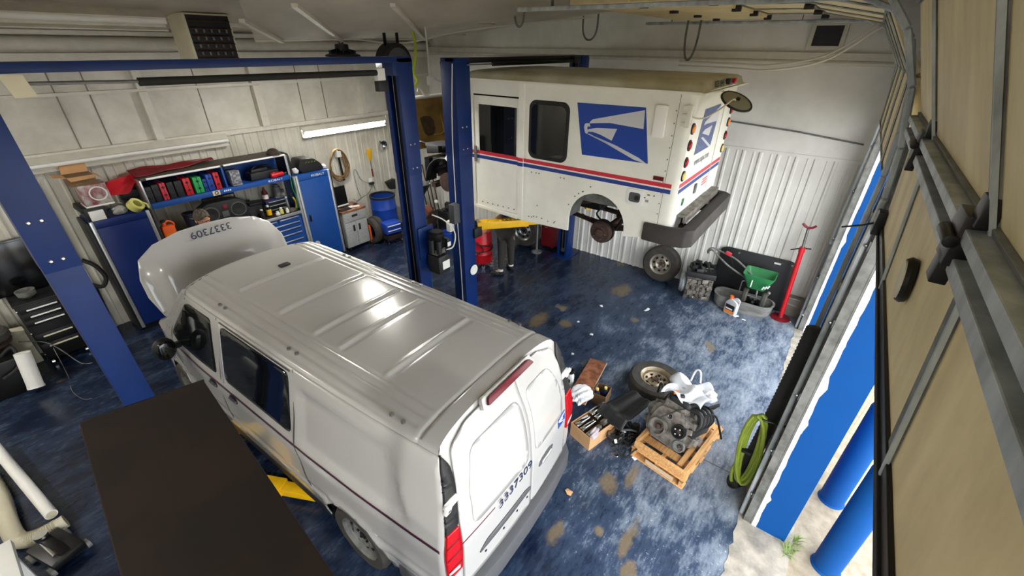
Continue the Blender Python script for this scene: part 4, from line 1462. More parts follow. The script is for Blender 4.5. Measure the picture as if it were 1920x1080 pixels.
# ================================================================== TWO-POST LIFTS
def c_post(mb, x0, x1, y0, y1, z0, z1, open_to, t=.012, lip=.055):
    """channel post, open side towards -x or +x"""
    if open_to < 0:
        poly = [(x0, y0), (x1, y0), (x1, y1), (x0, y1), (x0, y1 - lip), (x0 + t, y1 - lip), (x0 + t, y1 - t), (x1 - t, y1 - t), (x1 - t, y0 + t), (x0 + t, y0 + t), (x0 + t, y0 + lip), (x0, y0 + lip)]
    else:
        poly = [(x1, y0), (x1, y0 + lip), (x1 - t, y0 + lip), (x1 - t, y0 + t), (x0 + t, y0 + t), (x0 + t, y1 - t), (x1 - t, y1 - t), (x1 - t, y1 - lip), (x1, y1 - lip), (x1, y1), (x0, y1), (x0, y0)]
    return mb.prism(poly, z0, z1)


def lift(name, label, xl, xr, y0, y1, ztop, arm_specs, carriage_z, sleeve_z):
    t = thing(name, label, 'lift', ((xl[0] + xr[1]) / 2, (y0 + y1) / 2, 0))
    ox, oy = t.location.x, t.location.y
    for (a, b), op in ((xl, 1), (xr, -1)):
        x0, x1, Y0, Y1 = a - ox, b - ox, y0 - oy, y1 - oy
        p = c_post(MB(), x0, x1, Y0, Y1, .02, ztop, op).build('post', 'lift_blue', t, bevel=.003)
        c_post(MB(), x0 - .004, x1 + .004, Y0 - .006, Y1 + .006, sleeve_z, ztop - .04, op, t=.010).build('post_sleeve', 'lift_blue', p, bevel=.002)
        MB().box(x0 - .12, x1 + .12, Y0 - .08, Y1 + .08, 0, .02).build('base_plate', 'lift_blue', p, bevel=.004)
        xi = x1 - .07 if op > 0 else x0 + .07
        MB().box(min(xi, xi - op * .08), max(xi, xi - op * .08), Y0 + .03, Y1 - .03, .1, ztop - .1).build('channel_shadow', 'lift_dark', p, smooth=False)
        for cy in (.35, .62):
            MB().cyl((xi + op * .03, Y0 + (Y1 - Y0) * cy, .15), (xi + op * .03, Y0 + (Y1 - Y0) * cy, ztop - .05), .005, n=6).build('cable', 'steel', p)
        MB().cyl((xi + op * .02, Y0 + (Y1 - Y0) * .48, .14), (xi + op * .045, Y0 + (Y1 - Y0) * .48, .14), .045, n=16).build('pulley', 'steel', p)
        for dz in (.08, .36):
            for fx in (.30, .62):
                xb = x0 + (x1 - x0) * fx
                MB().lathe([(.001, 0), (.013, 0), (.013, .006), (.008, .012), (.001, .012)], 10, frame((xb, Y0 - .006, sleeve_z + dz), (1, 0, 0), (0, 0, 1))).build('bolt', 'chrome', p)
        cz = carriage_z
        ci0, ci1 = (x1 - .05, x1 + .07) if op > 0 else (x0 - .07, x0 + .05)
        MB().box(ci0, ci1, Y0 + .06, Y1 - .06, cz - .02, cz + .55).box(ci0 - (.0 if op > 0 else .05), ci1 + (.05 if op > 0 else 0), Y0 - .04, Y1 + .04, cz - .05, cz + .10).build('carriage', 'lift_dark', p, bevel=.01)
    for p0, p1, w in arm_specs:
        q0, q1 = Vector(p0) - Vector((ox, oy, 0)), Vector(p1) - Vector((ox, oy, 0))
        d = (q1 - q0)
        ar = MB().bar(q0, q0 + d * .68, .15, .115).build('arm', 'yellow', t, bevel=.008)
        MB().bar(q0 + d * .45, q1, .11, .085).build('arm_extension', 'yellow', ar, bevel=.006)
        MB().cyl(q1 + Vector((0, 0, .02)), q1 + Vector((0, 0, .07)), .03, n=14).cyl(q1 + Vector((0, 0, .06)), q1 + Vector((0, 0, .085)), .065, n=18).build('lift_pad', 'rubber', ar)
        g = MB()
        for k in range(7):
            f = q0 + d * (.14 + .055 * k) + Vector((0, 0, .06))
            g.cbox(f, (.03, .05, .014), (0, 0, math.atan2(d.y, d.x)))
        g.build('arm_rack', 'yellow', ar, smooth=False)
        MB().cyl(q0 - Vector((0, 0, .075)), q0 + Vector((0, 0, .08)), .035, n=14).build('arm_pin', 'steel', ar)
    return t


liftA = lift('two_post_lift', 'blue two-post car lift standing around the white van', (.14, .335), (3.40, 3.60), 4.11, 4.36, 3.87,
             [((.44, 4.16, .10), (.98, 3.10, .10), .12), ((.44, 4.30, .10), (1.10, 4.86, .10), .12), ((3.30, 4.16, .10), (2.72, 3.10, .10), .12), ((3.30, 4.30, .10), (2.62, 4.86, .10), .12)], .12, 2.60)
_ox, _oy = liftA.location.x, liftA.location.y
MB().box(.14 - _ox, 3.60 - _ox, -.125, .02, 3.825, 3.885).build('overhead_beam', 'lift_blue', liftA, bevel=.004)
MB().box(.13 - _ox, .37 - _ox, -.13, .03, 3.70, 3.84).build('beam_bracket', 'lift_blue', liftA, bevel=.004)
MB().box(3.33 - _ox, 3.42 - _ox, -.13, .03, 3.70, 3.84).build('beam_bracket', 'lift_blue', liftA, bevel=.004)
MB().cyl((.5 - _ox, -.14, 3.77), (1.10 - _ox, -.14, 3.755), .011, n=8).build('stop_bar_rod', 'steel', liftA)
MB().cyl((1.07 - _ox, -.14, 3.752), (3.10 - _ox, -.14, 3.74), .028, n=14).build('padded_stop_bar', 'rubber', liftA)
_c = MB().prism([(-.055, .065), (.05, .065), (.075, -.06), (-.03, -.06)], -.003, .003, frame((.46 - _ox, -.155, 3.755), (1, 0, 0), (0, 0, 1))).build('stop_bar_plate', 'cream', liftA, smooth=False)
MB().box(3.10 - _ox, 3.20 - _ox, -.16, -.10, 3.665, 3.78).build('switch_box', 'white_plastic', liftA, bevel=.006)
MB().box(3.09 - _ox, 3.22 - _ox, -.17, -.10, 3.56, 3.66).build('switch_lower_box', 'black_plastic', liftA, bevel=.006)
# power unit on the right post
pu = MB().box(3.42 - _ox, 3.68 - _ox, -.155, -.13, 1.45, 1.90).build('power_unit_plate', 'lift_blue', liftA, bevel=.004)
mo = MB().lathe([(.001, 0), (.09, 0), (.10, .02), (.10, .17), (.105, .19), (.105, .215), (.08, .235), (.001, .235)], 28, Matrix.Translation((3.60 - _ox, -.29, 1.62)))
for k in range(18):
    a = 2 * PI * k / 18
    mo.cbox((3.60 - _ox + .102 * math.cos(a), -.29 + .102 * math.sin(a), 1.71), (.012, .008, .14), (0, 0, a))
mo.build('motor', 'black_metal', pu)
MB().cyl((3.47 - _ox, -.33, 1.60), (3.47 - _ox, -.33, 1.78), .035).build('capacitor', 'black_plastic', pu)
MB().cyl((3.53 - _ox, -.40, 1.58), (3.53 - _ox, -.40, 1.76), .035).build('capacitor', 'black_plastic', pu)
MB().box(3.69 - _ox, 3.74 - _ox, -.40, -.25, 1.60, 1.74).build('terminal_box', 'black_plastic', pu, bevel=.004)
MB().cbox((3.60 - _ox, -.29, 1.58), (.17, .14, .08)).build('pump_block', 'alu', pu, bevel=.006)
tk = MB().cbox((3.60 - _ox, -.30, 1.40), (.20, .22, .26)).build('oil_tank', 'black_plastic', pu, bevel=.02)
MB().cbox((3.63 - _ox, -.413, 1.39), (.13, .004, .12)).build('tank_label', 'white_plastic', tk, smooth=False)
MB().cbox((3.72 - _ox, -.402, 1.66), (.06, .004, .06)).build('motor_label', 'white_plastic', pu, smooth=False)
MB().tube([(3.66 - _ox, -.18, 2.04), (3.72 - _ox, -.35, 1.98), (3.82 - _ox, -.42, 1.80), (3.80 - _ox, -.40, 1.60), (3.70 - _ox, -.36, 1.57)], .009, smooth=8).build('pressure_hose', 'cable_white', pu)

liftB = lift('two_post_lift', 'blue two-post car lift holding the mail truck in the air', (4.22, 4.48), (7.40, 7.65), 4.04, 4.28, 3.86,
             [((4.60, 4.10, 1.60), (5.45, 3.30, 1.62), .12), ((4.60, 4.22, 1.60), (5.25, 5.0, 1.70), .12), ((7.28, 4.10, 1.60), (6.35, 3.1, 1.62), .12), ((7.28, 4.22, 1.60), (6.4, 5.0, 1.70), .12)], 1.50, 2.70)
_ox, _oy = liftB.location.x, liftB.location.y
MB().box(4.22 - _ox, 7.60 - _ox, -.10, .04, 3.80, 3.86).build('overhead_beam', 'lift_dark', liftB, bevel=.004)
MB().cyl((4.9 - _ox, -.16, 3.785), (7.0 - _ox, -.16, 3.785), .026, n=12).build('padded_stop_bar', 'rubber', liftB)
MB().box(7.0 - _ox, 7.2 - _ox, -.2, -.05, 3.755, 3.85).build('switch_box', 'black_plastic', liftB, bevel=.01)
MB().cyl((4.4 - _ox, -.16, 3.785), (4.9 - _ox, -.16, 3.785), .008, n=8).build('stop_bar_rod', 'steel', liftB)
MB().box(4.10 - _ox, 4.22 - _ox, -.08, .03, 1.76, 2.04).build('control_box', 'grey_plastic', liftB, bevel=.008)
MB().box(4.13 - _ox, 4.22 - _ox, .05, .13, 1.60, 1.76).build('socket_box', 'white_plastic', liftB, bevel=.006)
MB().tube([(4.20 - _ox, -.10, 3.8), (4.205 - _ox, -.03, 3.0), (4.205 - _ox, -.02, 2.05)], .006, smooth=4).tube([(4.205 - _ox, -.03, 1.76), (4.205 - _ox, -.05, .9), (4.205 - _ox, -.05, .05)], .006, smooth=4).build('post_cable', 'cable_white', liftB)
T = frame((4.40 - _ox, -.13, .93), (1, 0, .1), (0, 0, 1))
rf_ = MB().lathe([(.001, 0), (.075, 0), (.085, .01), (.075, .02), (.001, .02)], 24, T).build('round_reflector', 'white_plastic', liftB)

for _r_, _n_, _m_, _p_ in LATER:
    pieces(_r_, _n_, _m_, _p_)

# ================================================================== BLUE WORKBENCH WALL
FY = 7.97       # front plane of the lockers


def locker(name, label, x0, x1, zt, depth, col, mirror_handle):
    t = thing(name, label, 'locker', ((x0 + x1) / 2, FY + depth / 2, 0))
    w = (x1 - x0) / 2
    d = depth / 2
    MB().box(-w, w, -d + .02, d, .08, zt).build('body', col, t, bevel=.006)
    pl = MB().box(-w + .03, w - .03, -d + .02, d - .02, .0, .08).build('plinth', 'black_metal', t, smooth=False)
    dr = MB().box(-w + .045, w - .035, -d, -d + .022, .10, zt - .11).build('door', col, t, bevel=.006)
    MB().box(-w + .045, w - .035, -d, -d + .022, zt - .105, zt - .005).build('top_rail', col, t, bevel=.005)
    for sx in (-w + .018, w - .014):
        MB().box(sx - .022, sx + .022, -d - .012, -d + .03, .06, zt).build('edge_trim', 'alu_bright', t, bevel=.010)
    for sx, sd in ((-w, -1), (w, 1)):
        if sd < 0 and mirror_handle:
            MB().cyl((-w - .028, -d + .02, .06), (-w - .028, -d + .02, zt), .026, n=16).build('corner_post', 'alu_bright', t)
        else:
            x0_, x1_ = sorted((sx, sx + sd * .045))
            MB().box(x0_, x1_, -d + .005, d - .03, .03, zt - .01).build('side_panel', 'black_plastic', t, bevel=.02)
    hx = -w + .10 if mirror_handle else w - .10
    h = MB().box(hx - .022, hx + .022, -d - .012, -d, .92, 1.06).build('handle_plate', 'black_plastic', dr, bevel=.005)
    MB().cyl((hx, -d - .03, 1.02), (hx, -d - .01, 1.02), .018, n=12).bar((hx, -d - .03, 1.02), (hx, -d - .03, .94), .014).build('handle', 'black_metal', h)
    return t, w, d


M['alu_bright'] = mat('alu_bright', rgb(206, 208, 210), .3, metal=.7, var=.1)
lk, lw, ld = locker('tool_locker', 'tall blue locker with yellow roll and boxes piled on its top', .92, 1.60, 1.82, .52, 'tool_navy', False)
lettering('brand_lettering', 'KOBALT', .05, 'letter_navy', lk, frame((.06, -ld - .001, 1.765), (1, 0, 0), (0, 0, 1)), width=.26)
lk2, lw2, ld2 = locker('tool_locker', 'tall blue locker with black bag on top beside the steel cabinet', 3.90, 4.59, 1.84, .52, 'tool_blue', True)
lettering('brand_lettering', 'KOBALT', .06, 'letter_white', lk2, frame((.10, -ld2 - .001, 1.785), (1, 0, 0), (0, 0, 1)), width=.27)

# bench between the lockers
bn = thing('workbench', 'blue drawer workbench between the two tall lockers', 'workbench', (2.745, 8.23, 0))
bn.scale = (.968, 1, 1)
MB().box(-1.13, 1.13, -.24, .225, .08, 1.15).build('body', 'tool_blue', bn, bevel=.006)
MB().box(-1.1, 1.1, -.2, .22, 0, .08).build('plinth', 'black_metal', bn, smooth=False)
MB().box(-1.135, 1.135, -.27, .225, 1.15, 1.20).build('worktop', 'dark_brown', bn, bevel=.008)
MB().box(-1.135, 1.135, -.285, -.268, 1.145, 1.20).build('worktop_edge', 'alu_bright', bn, bevel=.004)
for bx, n in ((.62, 7), (-.02, 7), (-.65, 5)):
    z = 1.12
    for k in range(n):
        hgt = (.10, .10, .11, .13, .15, .16, .18)[k] if n == 7 else (.14, .16, .18, .22, .26)[k]
        cols = ((bx - .24, bx + .02), (bx + .05, bx + .46)) if (k == 0 and bx > .5) else ((bx - .24, bx + .46),) if bx > .5 else ((bx - .27, bx + .30),)
        for a, b in cols:
            dw = MB().box(a, b, -.262, -.24, z - hgt + .012, z).build('drawer', 'tool_blue', bn, bevel=.005)
            MB().box(a + .02, b - .02, -.285, -.262, z - .022, z - .006).build('drawer_pull', 'alu_bright', dw, bevel=.004)
        z -= hgt

hu = thing('shelf_hutch', 'long blue shelf unit with white front edges hung above the workbench', 'shelf', (2.80, 8.25, 1.86))
H0, H1 = -1.13, 1.02
MB().box(H0, H1, -.24, .21, .36, .40).build('top_board', mat('hutch_top', rgb(74, 68, 60), .6, var=.2, scale=4), hu, bevel=.008)
MB().box(H0, H1, -.25, .21, .0, .025).build('shelf_board', 'tool_blue', hu, bevel=.004)
MB().box(H0, H1, .19, .21, .0, .38).build('back_panel', 'tool_blue', hu, smooth=False)
MB().box(H0, H1, -.27, -.245, -.055, .024).build('shelf_lip', 'tool_blue', hu, bevel=.006)
MB().box(H0 - .03, H0 - .004, -.255, .21, -.02, .38).build('end_panel', 'alu_bright', hu, bevel=.012)
MB().box(H1 - .02, H1 + .02, -.255, -.235, -.02, .38).build('edge_trim', 'alu_bright', hu, bevel=.006)
ep = MB().prism(roundpoly([(-.25, -.015), (.21, -.015), (.21, .40), (-.25, .40)], .08), 0, .05, YZ(H1 + .02, 1)).build('end_cap', 'black_plastic', hu, bevel=.012)
MB().box(-.06, -.035, -.24, .23, .02, .37).build('divider', 'tool_blue', hu, bevel=.003)
for a, b in ((H0 + .06, -.07), (-.02, H1 - .01)):
    MB().cyl((a, -.262, .385), (b, -.262, .385), .016, n=12).build('white_edge_bar', 'letter_white', hu)  # plain white trim along the front edge of the hutch roof
lettering('brand_lettering', 'KOBALT', .05, 'letter_white', hu, frame((.74, -.2715, -.013), (1, 0, 0), (0, 0, 1)), width=.26)
st = MB().box(-.30, -.19, -.2735, -.27, -.052, .025).build('yellow_sticker', 'cream', hu, smooth=False)
MB().lathe([(.018, 0), (.03, 0), (.03, .001), (.018, .001)], 16, frame((-.245, -.274, -.013), (1, 0, 0), (0, 0, 1)), close=True).build('sticker_ring', 'letter_black', st)
for i, x in enumerate((-.13, -.10, -.07, -.04)):
    MB().box(x, x + .02, -.273, -.27, -.022, .0).build('white_marking', 'letter_white', hu, smooth=False)

# hard cases standing in the hutch
def hard_case(x, w, h, col, label, z=1.888, d=.26, y=8.02, lean=0.0):
    t = thing('tool_case', label, 'case', (x, y + d / 2, z), 0, 'hard cases standing on the hutch shelf', rot=(0, lean, 0))
    MB().box(-w / 2, w / 2, -d / 2, d / 2, 0, h).build('shell', col, t, bevel=.014)
    MB().box(-.004, .004, -d / 2 - .002, d / 2, .004, h + .002).build('case_seam', 'black_plastic', t, smooth=False)
    for k in (.25, .7):
        MB().box(-.018, .018, -d / 2 - .010, -d / 2, h * k, h * k + .03).build('latch', 'black_plastic', t, bevel=.003)
    return t


hard_case(1.712, .075, .24, 'black_plastic', 'black hard case at the outer end of the hutch shelf', lean=.0)
hard_case(1.80, .085, .255, 'black_plastic', 'second black hard case from the outer end of the hutch shelf')
hard_case(1.895, .075, .26, 'decal_red', 'narrow red hard case standing among the black cases')
hard_case(1.99, .085, .25, 'black_plastic', 'black hard case just past the narrow red one')
hard_case(2.095, .10, .25, 'black_plastic', 'thick black hard case against the middle red case')
hard_case(2.215, .10, .265, 'red', 'middle red hard case beside the green case')
hard_case(2.36, .12, .25, 'bright_green', 'green hard case on the hutch shelf')
hard_case(2.455, .055, .20, 'barrel_blue', 'short blue hard case touching the green case')
hard_case(2.535, .09, .26, 'barrel_blue', 'tall blue hard case between short blue and red cases')
hard_case(2.64, .085, .27, 'red', 'red hard case beside the shelf divider')
t = MB().box(2.84, 2.99, 7.99, 8.2, 1.888, 2.13).build('speckled_box', 'tape_pattern', bevel=.006)
tag(t, 'grey speckled box standing past the shelf divider', 'box')
t = thing('black_tool_bag', 'black tool pouch lying on the hutch shelf under a red tool', 'bag', (3.42, 8.16, 1.895))
MB().cbox((0, 0, .06), (.5, .22, .12)).cbox((-.05, .03, .14), (.3, .15, .06)).jitter(.008, 3).build('pouch', 'black_plastic', t, bevel=.02)
MB().tube([(-.2, 0, .12), (-.1, 0, .2), (.1, 0, .2), (.2, 0, .12)], .012, smooth=5).build('bag_handle', 'black_metal', t)
t = thing('red_power_tool', 'small red power tool lying at the end of the hutch shelf', 'tool', (3.60, 7.99, 1.89))
MB().cyl((-.12, 0, .045), (.10, 0, .045), .04, n=14).cbox((-.06, 0, .05), (.07, .07, .09)).build('tool_body', 'red', t, bevel=.008)
MB().cyl((.10, 0, .045), (.16, 0, .045), .02, n=12).build('tool_nose', 'chrome', t)
t = MB().cyl((3.66, 8.08, 2.262), (3.66, 8.08, 2.30), .11, n=20).sphere((3.66, 8.08, 2.30), .10, 16, 8, (1, 1, .7)).cbox((3.66, 7.99, 2.275), (.12, .1, .012)).build('knitted_hat', mat('cap_brown', rgb(52, 38, 32), .8), bevel=.01)
tag(t, 'dark brown knitted hat lying on the end of the hutch roof', 'hat')

# red cloth and bag at the outer end
def red_cloth(i, j):
    x = 1.64 + i * 1.15
    y = 8.44 - j * .36 * (1 - i * .7)
    return (x, y, 2.285 + .022 * math.sin(i * 9) * math.sin(j * 5 + i * 4) + .03 * (1 - abs(2 * j - 1)) + (.03 if j < .2 else 0))


t = tag(MB().grid(red_cloth, 26, 12).build('red_cloth', 'dark_red', thick=.01), 'red cloth spread along the back of the hutch roof', 'cloth')
t = thing('red_bag', 'red bag with black underside wedged against the end of the hutch', 'bag', (1.49, 8.30, 2.13))
MB().faces([(-.26, -.06, -.02), (-.14, -.06, .13), (.20, -.02, .16), (.16, -.1, .06), (.02, -.16, -.08), (-.24, -.12, -.06), (.20, .16, .16), (-.2, .16, .06), (.1, .12, -.1)],
           [(0, 1, 2, 3, 4, 5), (1, 7, 6, 2), (0, 7, 1), (2, 6, 8, 3), (3, 8, 4), (4, 8, 5), (5, 8, 7, 0), (7, 8, 6)]).build('bag_body', 'red', t, bevel=.03)
MB().cbox((.05, .06, -.13), (.20, .16, .18), (0, .25, 0)).build('bag_base', 'black_plastic', t, bevel=.03)
MB().tube([(-.27, -.15, -.06), (-.17, -.2, -.16), (-.12, -.21, -.17)], .008).build('strap_buckle', 'chrome', t)

# things on top of the first locker
t = thing('cardboard_box', 'open brown cardboard box topping the pile on the locker', 'box', (1.08, 8.17, 2.30))
MB().box(-.15, .13, -.14, .14, 0, .12).build('carton', 'cardboard_dark', t, bevel=.003)
for pts in ([(-.15, -.14, .12), (.13, -.14, .12), (.12, -.20, .09), (-.13, -.20, .08)], [(-.15, -.14, .12), (-.15, .14, .12), (-.27, .12, .15), (-.26, -.12, .14)], [(-.15, .14, .12), (.13, .14, .12), (.15, .24, .22), (-.12, .24, .22)], [(.13, -.14, .12), (.13, .14, .12), (.2, .12, .07), (.2, -.12, .06)]):
    MB().faces(pts, [(0, 1, 2, 3)]).build('box_flap', 'cardboard', t, thick=.006, smooth=False)
t = thing('product_box', 'shiny red and grey printed box below the open carton', 'box', (1.13, 8.15, 2.0))
MB().box(-.15, .15, -.14, .14, .02, .30).build('carton', mat('print_red', rgb(126, 60, 62), .3, col2=rgb(176, 170, 166), scale=6, thresh=(.42, .6)), t, bevel=.006)
MB().box(-.155, .155, -.145, .145, 0, .022).build('white_base', 'white_plastic', t, bevel=.004)
MB().torus((.03, -.142, .17), .09, .008, (0, 1, 0), n=20).build('printed_ring', 'white_plastic', t)
t = tag(MB().cbox((1.05, 8.2, 1.91), (.24, .36, .18)).cbox((1.0, 8.22, 1.96), (.2, .3, .08), (.1, .2, .1)).build('dark_crate', 'black_plastic', bevel=.02), 'dark grey crate under the printed box on the locker', 'crate')
t = tag(MB().box(.965, 1.125, 7.975, 8.015, 1.822, 1.955).build('white_card_box', 'white_plastic', bevel=.004), 'white card box at the front corner of the locker top', 'box')
def crumple(c, r, s, seed, amp=.25, n=22, m=14):
    q = random.Random(seed)
    ph = [(q.uniform(2, 6), q.uniform(2, 6), q.uniform(0, 6), q.uniform(.3, 1)) for _ in range(7)]
    mb = MB().sphere((0, 0, 0), 1.0, n, m)
    for v in mb.bm.verts:
        d = v.co.normalized()
        k = 1 + amp * sum(a * math.sin(f * d.x + g * d.y * 1.3 + p) * math.cos(g * d.z + f * d.y) for f, g, p, a in ph) / 2.2
        v.co = Vector((c[0] + d.x * r * s[0] * k, c[1] + d.y * r * s[1] * k, max(c[2] + d.z * r * s[2] * k, c[2] - r * s[2] * .8)))
    return mb


t = tag(crumple((1.30, 8.04, 1.885), .09, (1.0, .7, .7), 4).build('plastic_bag', mat('bag_grey', rgb(170, 168, 164), .35, var=.4, scale=14)), 'crumpled clear grey plastic bag beside the yellow roll', 'bag')
t = thing('webbing_roll', 'yellow roll of webbing on the locker top', 'roll', (1.49, 8.0, 1.915))
MB().lathe([(.055, -.05), (.095, -.05), (.095, .05), (.055, .05)], 30, Euler((.9, .3, .5)).to_matrix().to_4x4(), close=True).build('rolled_band', 'yellow_pale', t, bevel=.004)
MB().tube([(.08, -.03, .03), (.12, -.06, .0), (.13, -.05, -.06)], .012, smooth=4).build('loose_end', 'yellow_pale', t)

# stuff on the worktop
t = thing('amplifier_box', 'flat black case lying under the portable stereo', 'case', (2.60, 8.15, 1.205))
MB().box(-.36, .36, -.12, .14, 0, .145).build('case', 'black_plastic', t, bevel=.01)
MB().box(-.30, .30, -.124, -.12, .02, .12).build('front_grille', 'rubber', t, smooth=False)
t = thing('boombox', 'black portable stereo with two round speakers on the workbench', 'stereo', (2.60, 8.10, 1.352), -.06)
MB().prism(roundpoly([(-.36, 0), (.36, 0), (.36, .26), (.22, .34), (-.22, .34), (-.36, .26)], .05), -.10, .10, Matrix(((1, 0, 0, 0), (0, 0, 1, 0), (0, 1, 0, 0), (0, 0, 0, 1)))).build('case', 'black_plastic', t, bevel=.015)
for sx in (-.21, .21):
    T = frame((sx, -.10, .16), (1, 0, 0), (0, 0, 1))
    sp_ = MB().lathe([(.105, 0), (.125, 0), (.122, .014), (.105, .014)], 28, T, close=True).build('speaker_ring', 'grey_plastic', t)
    MB().lathe([(.001, -.002), (.03, .004), (.1, .012), (.106, .0)], 28, T).build('speaker_cone', 'rubber', sp_)
MB().cbox((.02, -.105, .245), (.07, .012, .06)).build('red_emblem', 'dark_red', t, bevel=.004)
MB().cbox((0, -.104, .12), (.10, .01, .10)).build('control_panel', 'grey_plastic', t, bevel=.004)
MB().tube([(-.24, 0, .33), (-.24, 0, .41), (.24, 0, .41), (.24, 0, .33)], .014).build('carry_handle', 'black_metal', t)
t = tag(MB().box(3.0, 3.24, 8.12, 8.36, 1.205, 1.48).cbox((3.12, 8.1, 1.5), (.22, .12, .05), (.2, 0, 0)).build('small_printer', 'black_plastic', bevel=.015), 'black boxy printer on the workbench beside the stereo', 'printer')
t = thing('oil_bottle', 'red bottle with white label standing on the small drawer case', 'bottle', (3.42, 8.3, 1.44))
MB().lathe([(.001, 0), (.045, 0), (.05, .02), (.05, .14), (.02, .20), (.018, .24), (.001, .24)], 18).build('bottle_body', 'dark_red', t)
MB().lathe([(.0505, .03), (.0515, .03), (.0515, .11), (.0505, .11)], 18, None, close=True).build('label', 'white_plastic', t)
t = thing('parts_drawers', 'small dark drawer case on the workbench under the red bottle', 'drawers', (3.56, 8.31, 1.205))
MB().box(-.20, .20, -.10, .12, 0, .235).build('case', 'tool_navy', t, bevel=.006)
for k in range(3):
    d_ = MB().box(-.185, .185, -.115, -.10, .01 + .075 * k, .075 + .075 * k).build('drawer', 'black_metal', t, bevel=.003)
    MB().box(-.16, .16, -.128, -.115, .055 + .075 * k, .065 + .075 * k).build('drawer_pull', 'alu_bright', d_, smooth=False)
t = thing('bench_grinder', 'grey electric motor standing on the small drawer case', 'motor', (3.66, 8.32, 1.44))
MB().cyl((0, 0, .02), (0, 0, .20), .065, n=20).cyl((0, 0, .2), (0, 0, .24), .045, n=20).cbox((0, 0, .01), (.16, .14, .02)).build('motor_body', 'galv_dark', t, bevel=.004)
MB().cyl((.06, 0, .10), (.12, 0, .10), .03).build('motor_shaft', 'steel', t)
t = thing('spray_can', 'can with yellow label and white cap on the workbench', 'can', (3.32, 8.10, 1.205))
MB().lathe([(.001, 0), (.045, 0), (.045, .15), (.02, .17), (.001, .17)], 18).build('can_body', 'black_metal', t)
MB().lathe([(.0455, .02), (.0465, .02), (.0465, .13), (.0455, .13)], 18, None, close=True).build('label', 'yellow', t)
MB().cyl((0, 0, .17), (0, 0, .20), .024, n=14).build('cap', 'white_plastic', t)
for i, (x, y, h, r, mt, lab) in enumerate(((3.52, 8.04, .10, .035, 'yellow_pale', 'small pale yellow tub at the worktop edge'), (3.44, 8.03, .05, .04, 'white_plastic', 'low white lid on the worktop before the drawer case'), (3.17, 8.02, .16, .035, 'black_metal', 'slim black bottle with white cap beside the spray can'),
                                           (3.62, 8.02, .07, .03, 'white_plastic', 'little white jar beside the pale yellow tub'), (3.74, 8.2, .22, .035, 'steel', 'upright steel cylinder near the tall locker'))):
    t = thing('bench_jar', lab, 'jar', (x, y, 1.205))
    MB().lathe([(.001, 0), (r, 0), (r, h * .75), (r * .6, h * .9), (r * .6, h), (.001, h)], 16).build('jar_body', mt, t)
    MB().cyl((0, 0, h), (0, 0, h + .02), r * .65, n=14).build('jar_lid', 'white_plastic', t)
t = tag(pieces and MB().cbox((3.72, 8.05, 1.225), (.16, .12, .04), (0, 0, .3)).cbox((3.66, 8.1, 1.26), (.10, .06, .05), (.2, .1, .6)).cyl((3.64, 8.0, 1.23), (3.80, 8.07, 1.23), .018).build('loose_fittings', 'alu', bevel=.006), 'clump of loose metal fittings at the bench end', 'fittings')
t = tag(MB().tube([(3.80, 7.955, 1.84), (3.78, 7.94, 1.65), (3.82, 7.95, 1.45), (3.79, 7.97, 1.25)], .008, smooth=5).tube([(3.83, 7.95, 1.84), (3.84, 7.94, 1.6), (3.80, 7.95, 1.4), (3.82, 7.98, 1.25)], .008, smooth=5).build('green_cord', 'green'), 'green cord hanging from the hutch beside the tall locker', 'cord')
t = thing('bungee', 'yellow and teal elastic hook hanging low beside the green cord', 'hook', (3.79, 8.0, 1.25))
MB().tube([(0, 0, .0), (.02, 0, .12), (-.02, 0, .22)], .014, smooth=4).build('cord', 'yellow', t)
MB().tube([(-.02, 0, .22), (-.04, 0, .28), (.0, 0, .30)], .010, smooth=4).build('hook', 'shirt_navy', t)
t = thing('orange_jug', 'orange plastic jug on the workbench beside the first locker', 'jug', (1.76, 8.06, 1.205))
MB().prism(rrect(-.085, .085, 0, .30, .03), -.06, .06, Matrix(((1, 0, 0, 0), (0, 0, 1, 0), (0, 1, 0, 0), (0, 0, 0, 1)))).cyl((-.03, 0, .30), (-.03, 0, .36), .03, n=14).build('jug_body', 'orange', t, bevel=.012)
MB().tube([(.06, 0, .22), (.10, 0, .30), (.04, 0, .36), (-.02, 0, .34)], .014, smooth=4).build('jug_handle', 'orange', t)
MB().cbox((0, -.062, .13), (.12, .003, .12)).build('label', 'lens_amber', t, smooth=False)
MB().cyl((-.03, 0, .36), (-.03, 0, .39), .034, n=14).build('cap', 'black_plastic', t)
t = thing('navy_bin', 'dark navy bin standing on the workbench beside the stereo', 'bin', (2.13, 8.16, 1.205))
MB().lathe([(.075, 0), (.10, .36), (.108, .36), (.108, .38), (.09, .38), (.068, .01), (.001, .01)], 22).build('bin_body', 'shirt_navy', t)
MB().tube([(-.1, 0, .34), (0, -.11, .30), (.1, 0, .34)], .005, smooth=5).build('bail_handle', 'chrome', t)
t = thing('black_tool_bag', 'black bag slumped on the tall locker with yellow print', 'bag', (4.30, 8.20, 1.845))
mb = MB().prism(roundpoly([(-.22, 0), (.24, 0), (.20, .12), (.06, .24), (-.20, .26), (-.26, .10)], .05), -.16, .16, Matrix(((1, 0, 0, 0), (0, 0, 1, 0), (0, 1, 0, 0), (0, 0, 0, 1))))
mb.build('bag_body', 'black_plastic', t, bevel=.03)
for k in range(4):
    MB().bar((-.12 + .06 * k, -.166, .17), (-.09 + .06 * k, -.166, .20 - .01 * (k % 2)), .03, .004).build('yellow_print', 'lime', t, smooth=False)
t = tag(crumple((3.985, 8.1, 1.90), .075, (.7, 1, .75), 6).build('paper_bag', 'cloth_white'), 'crumpled white paper between black bag and hutch end', 'bag')
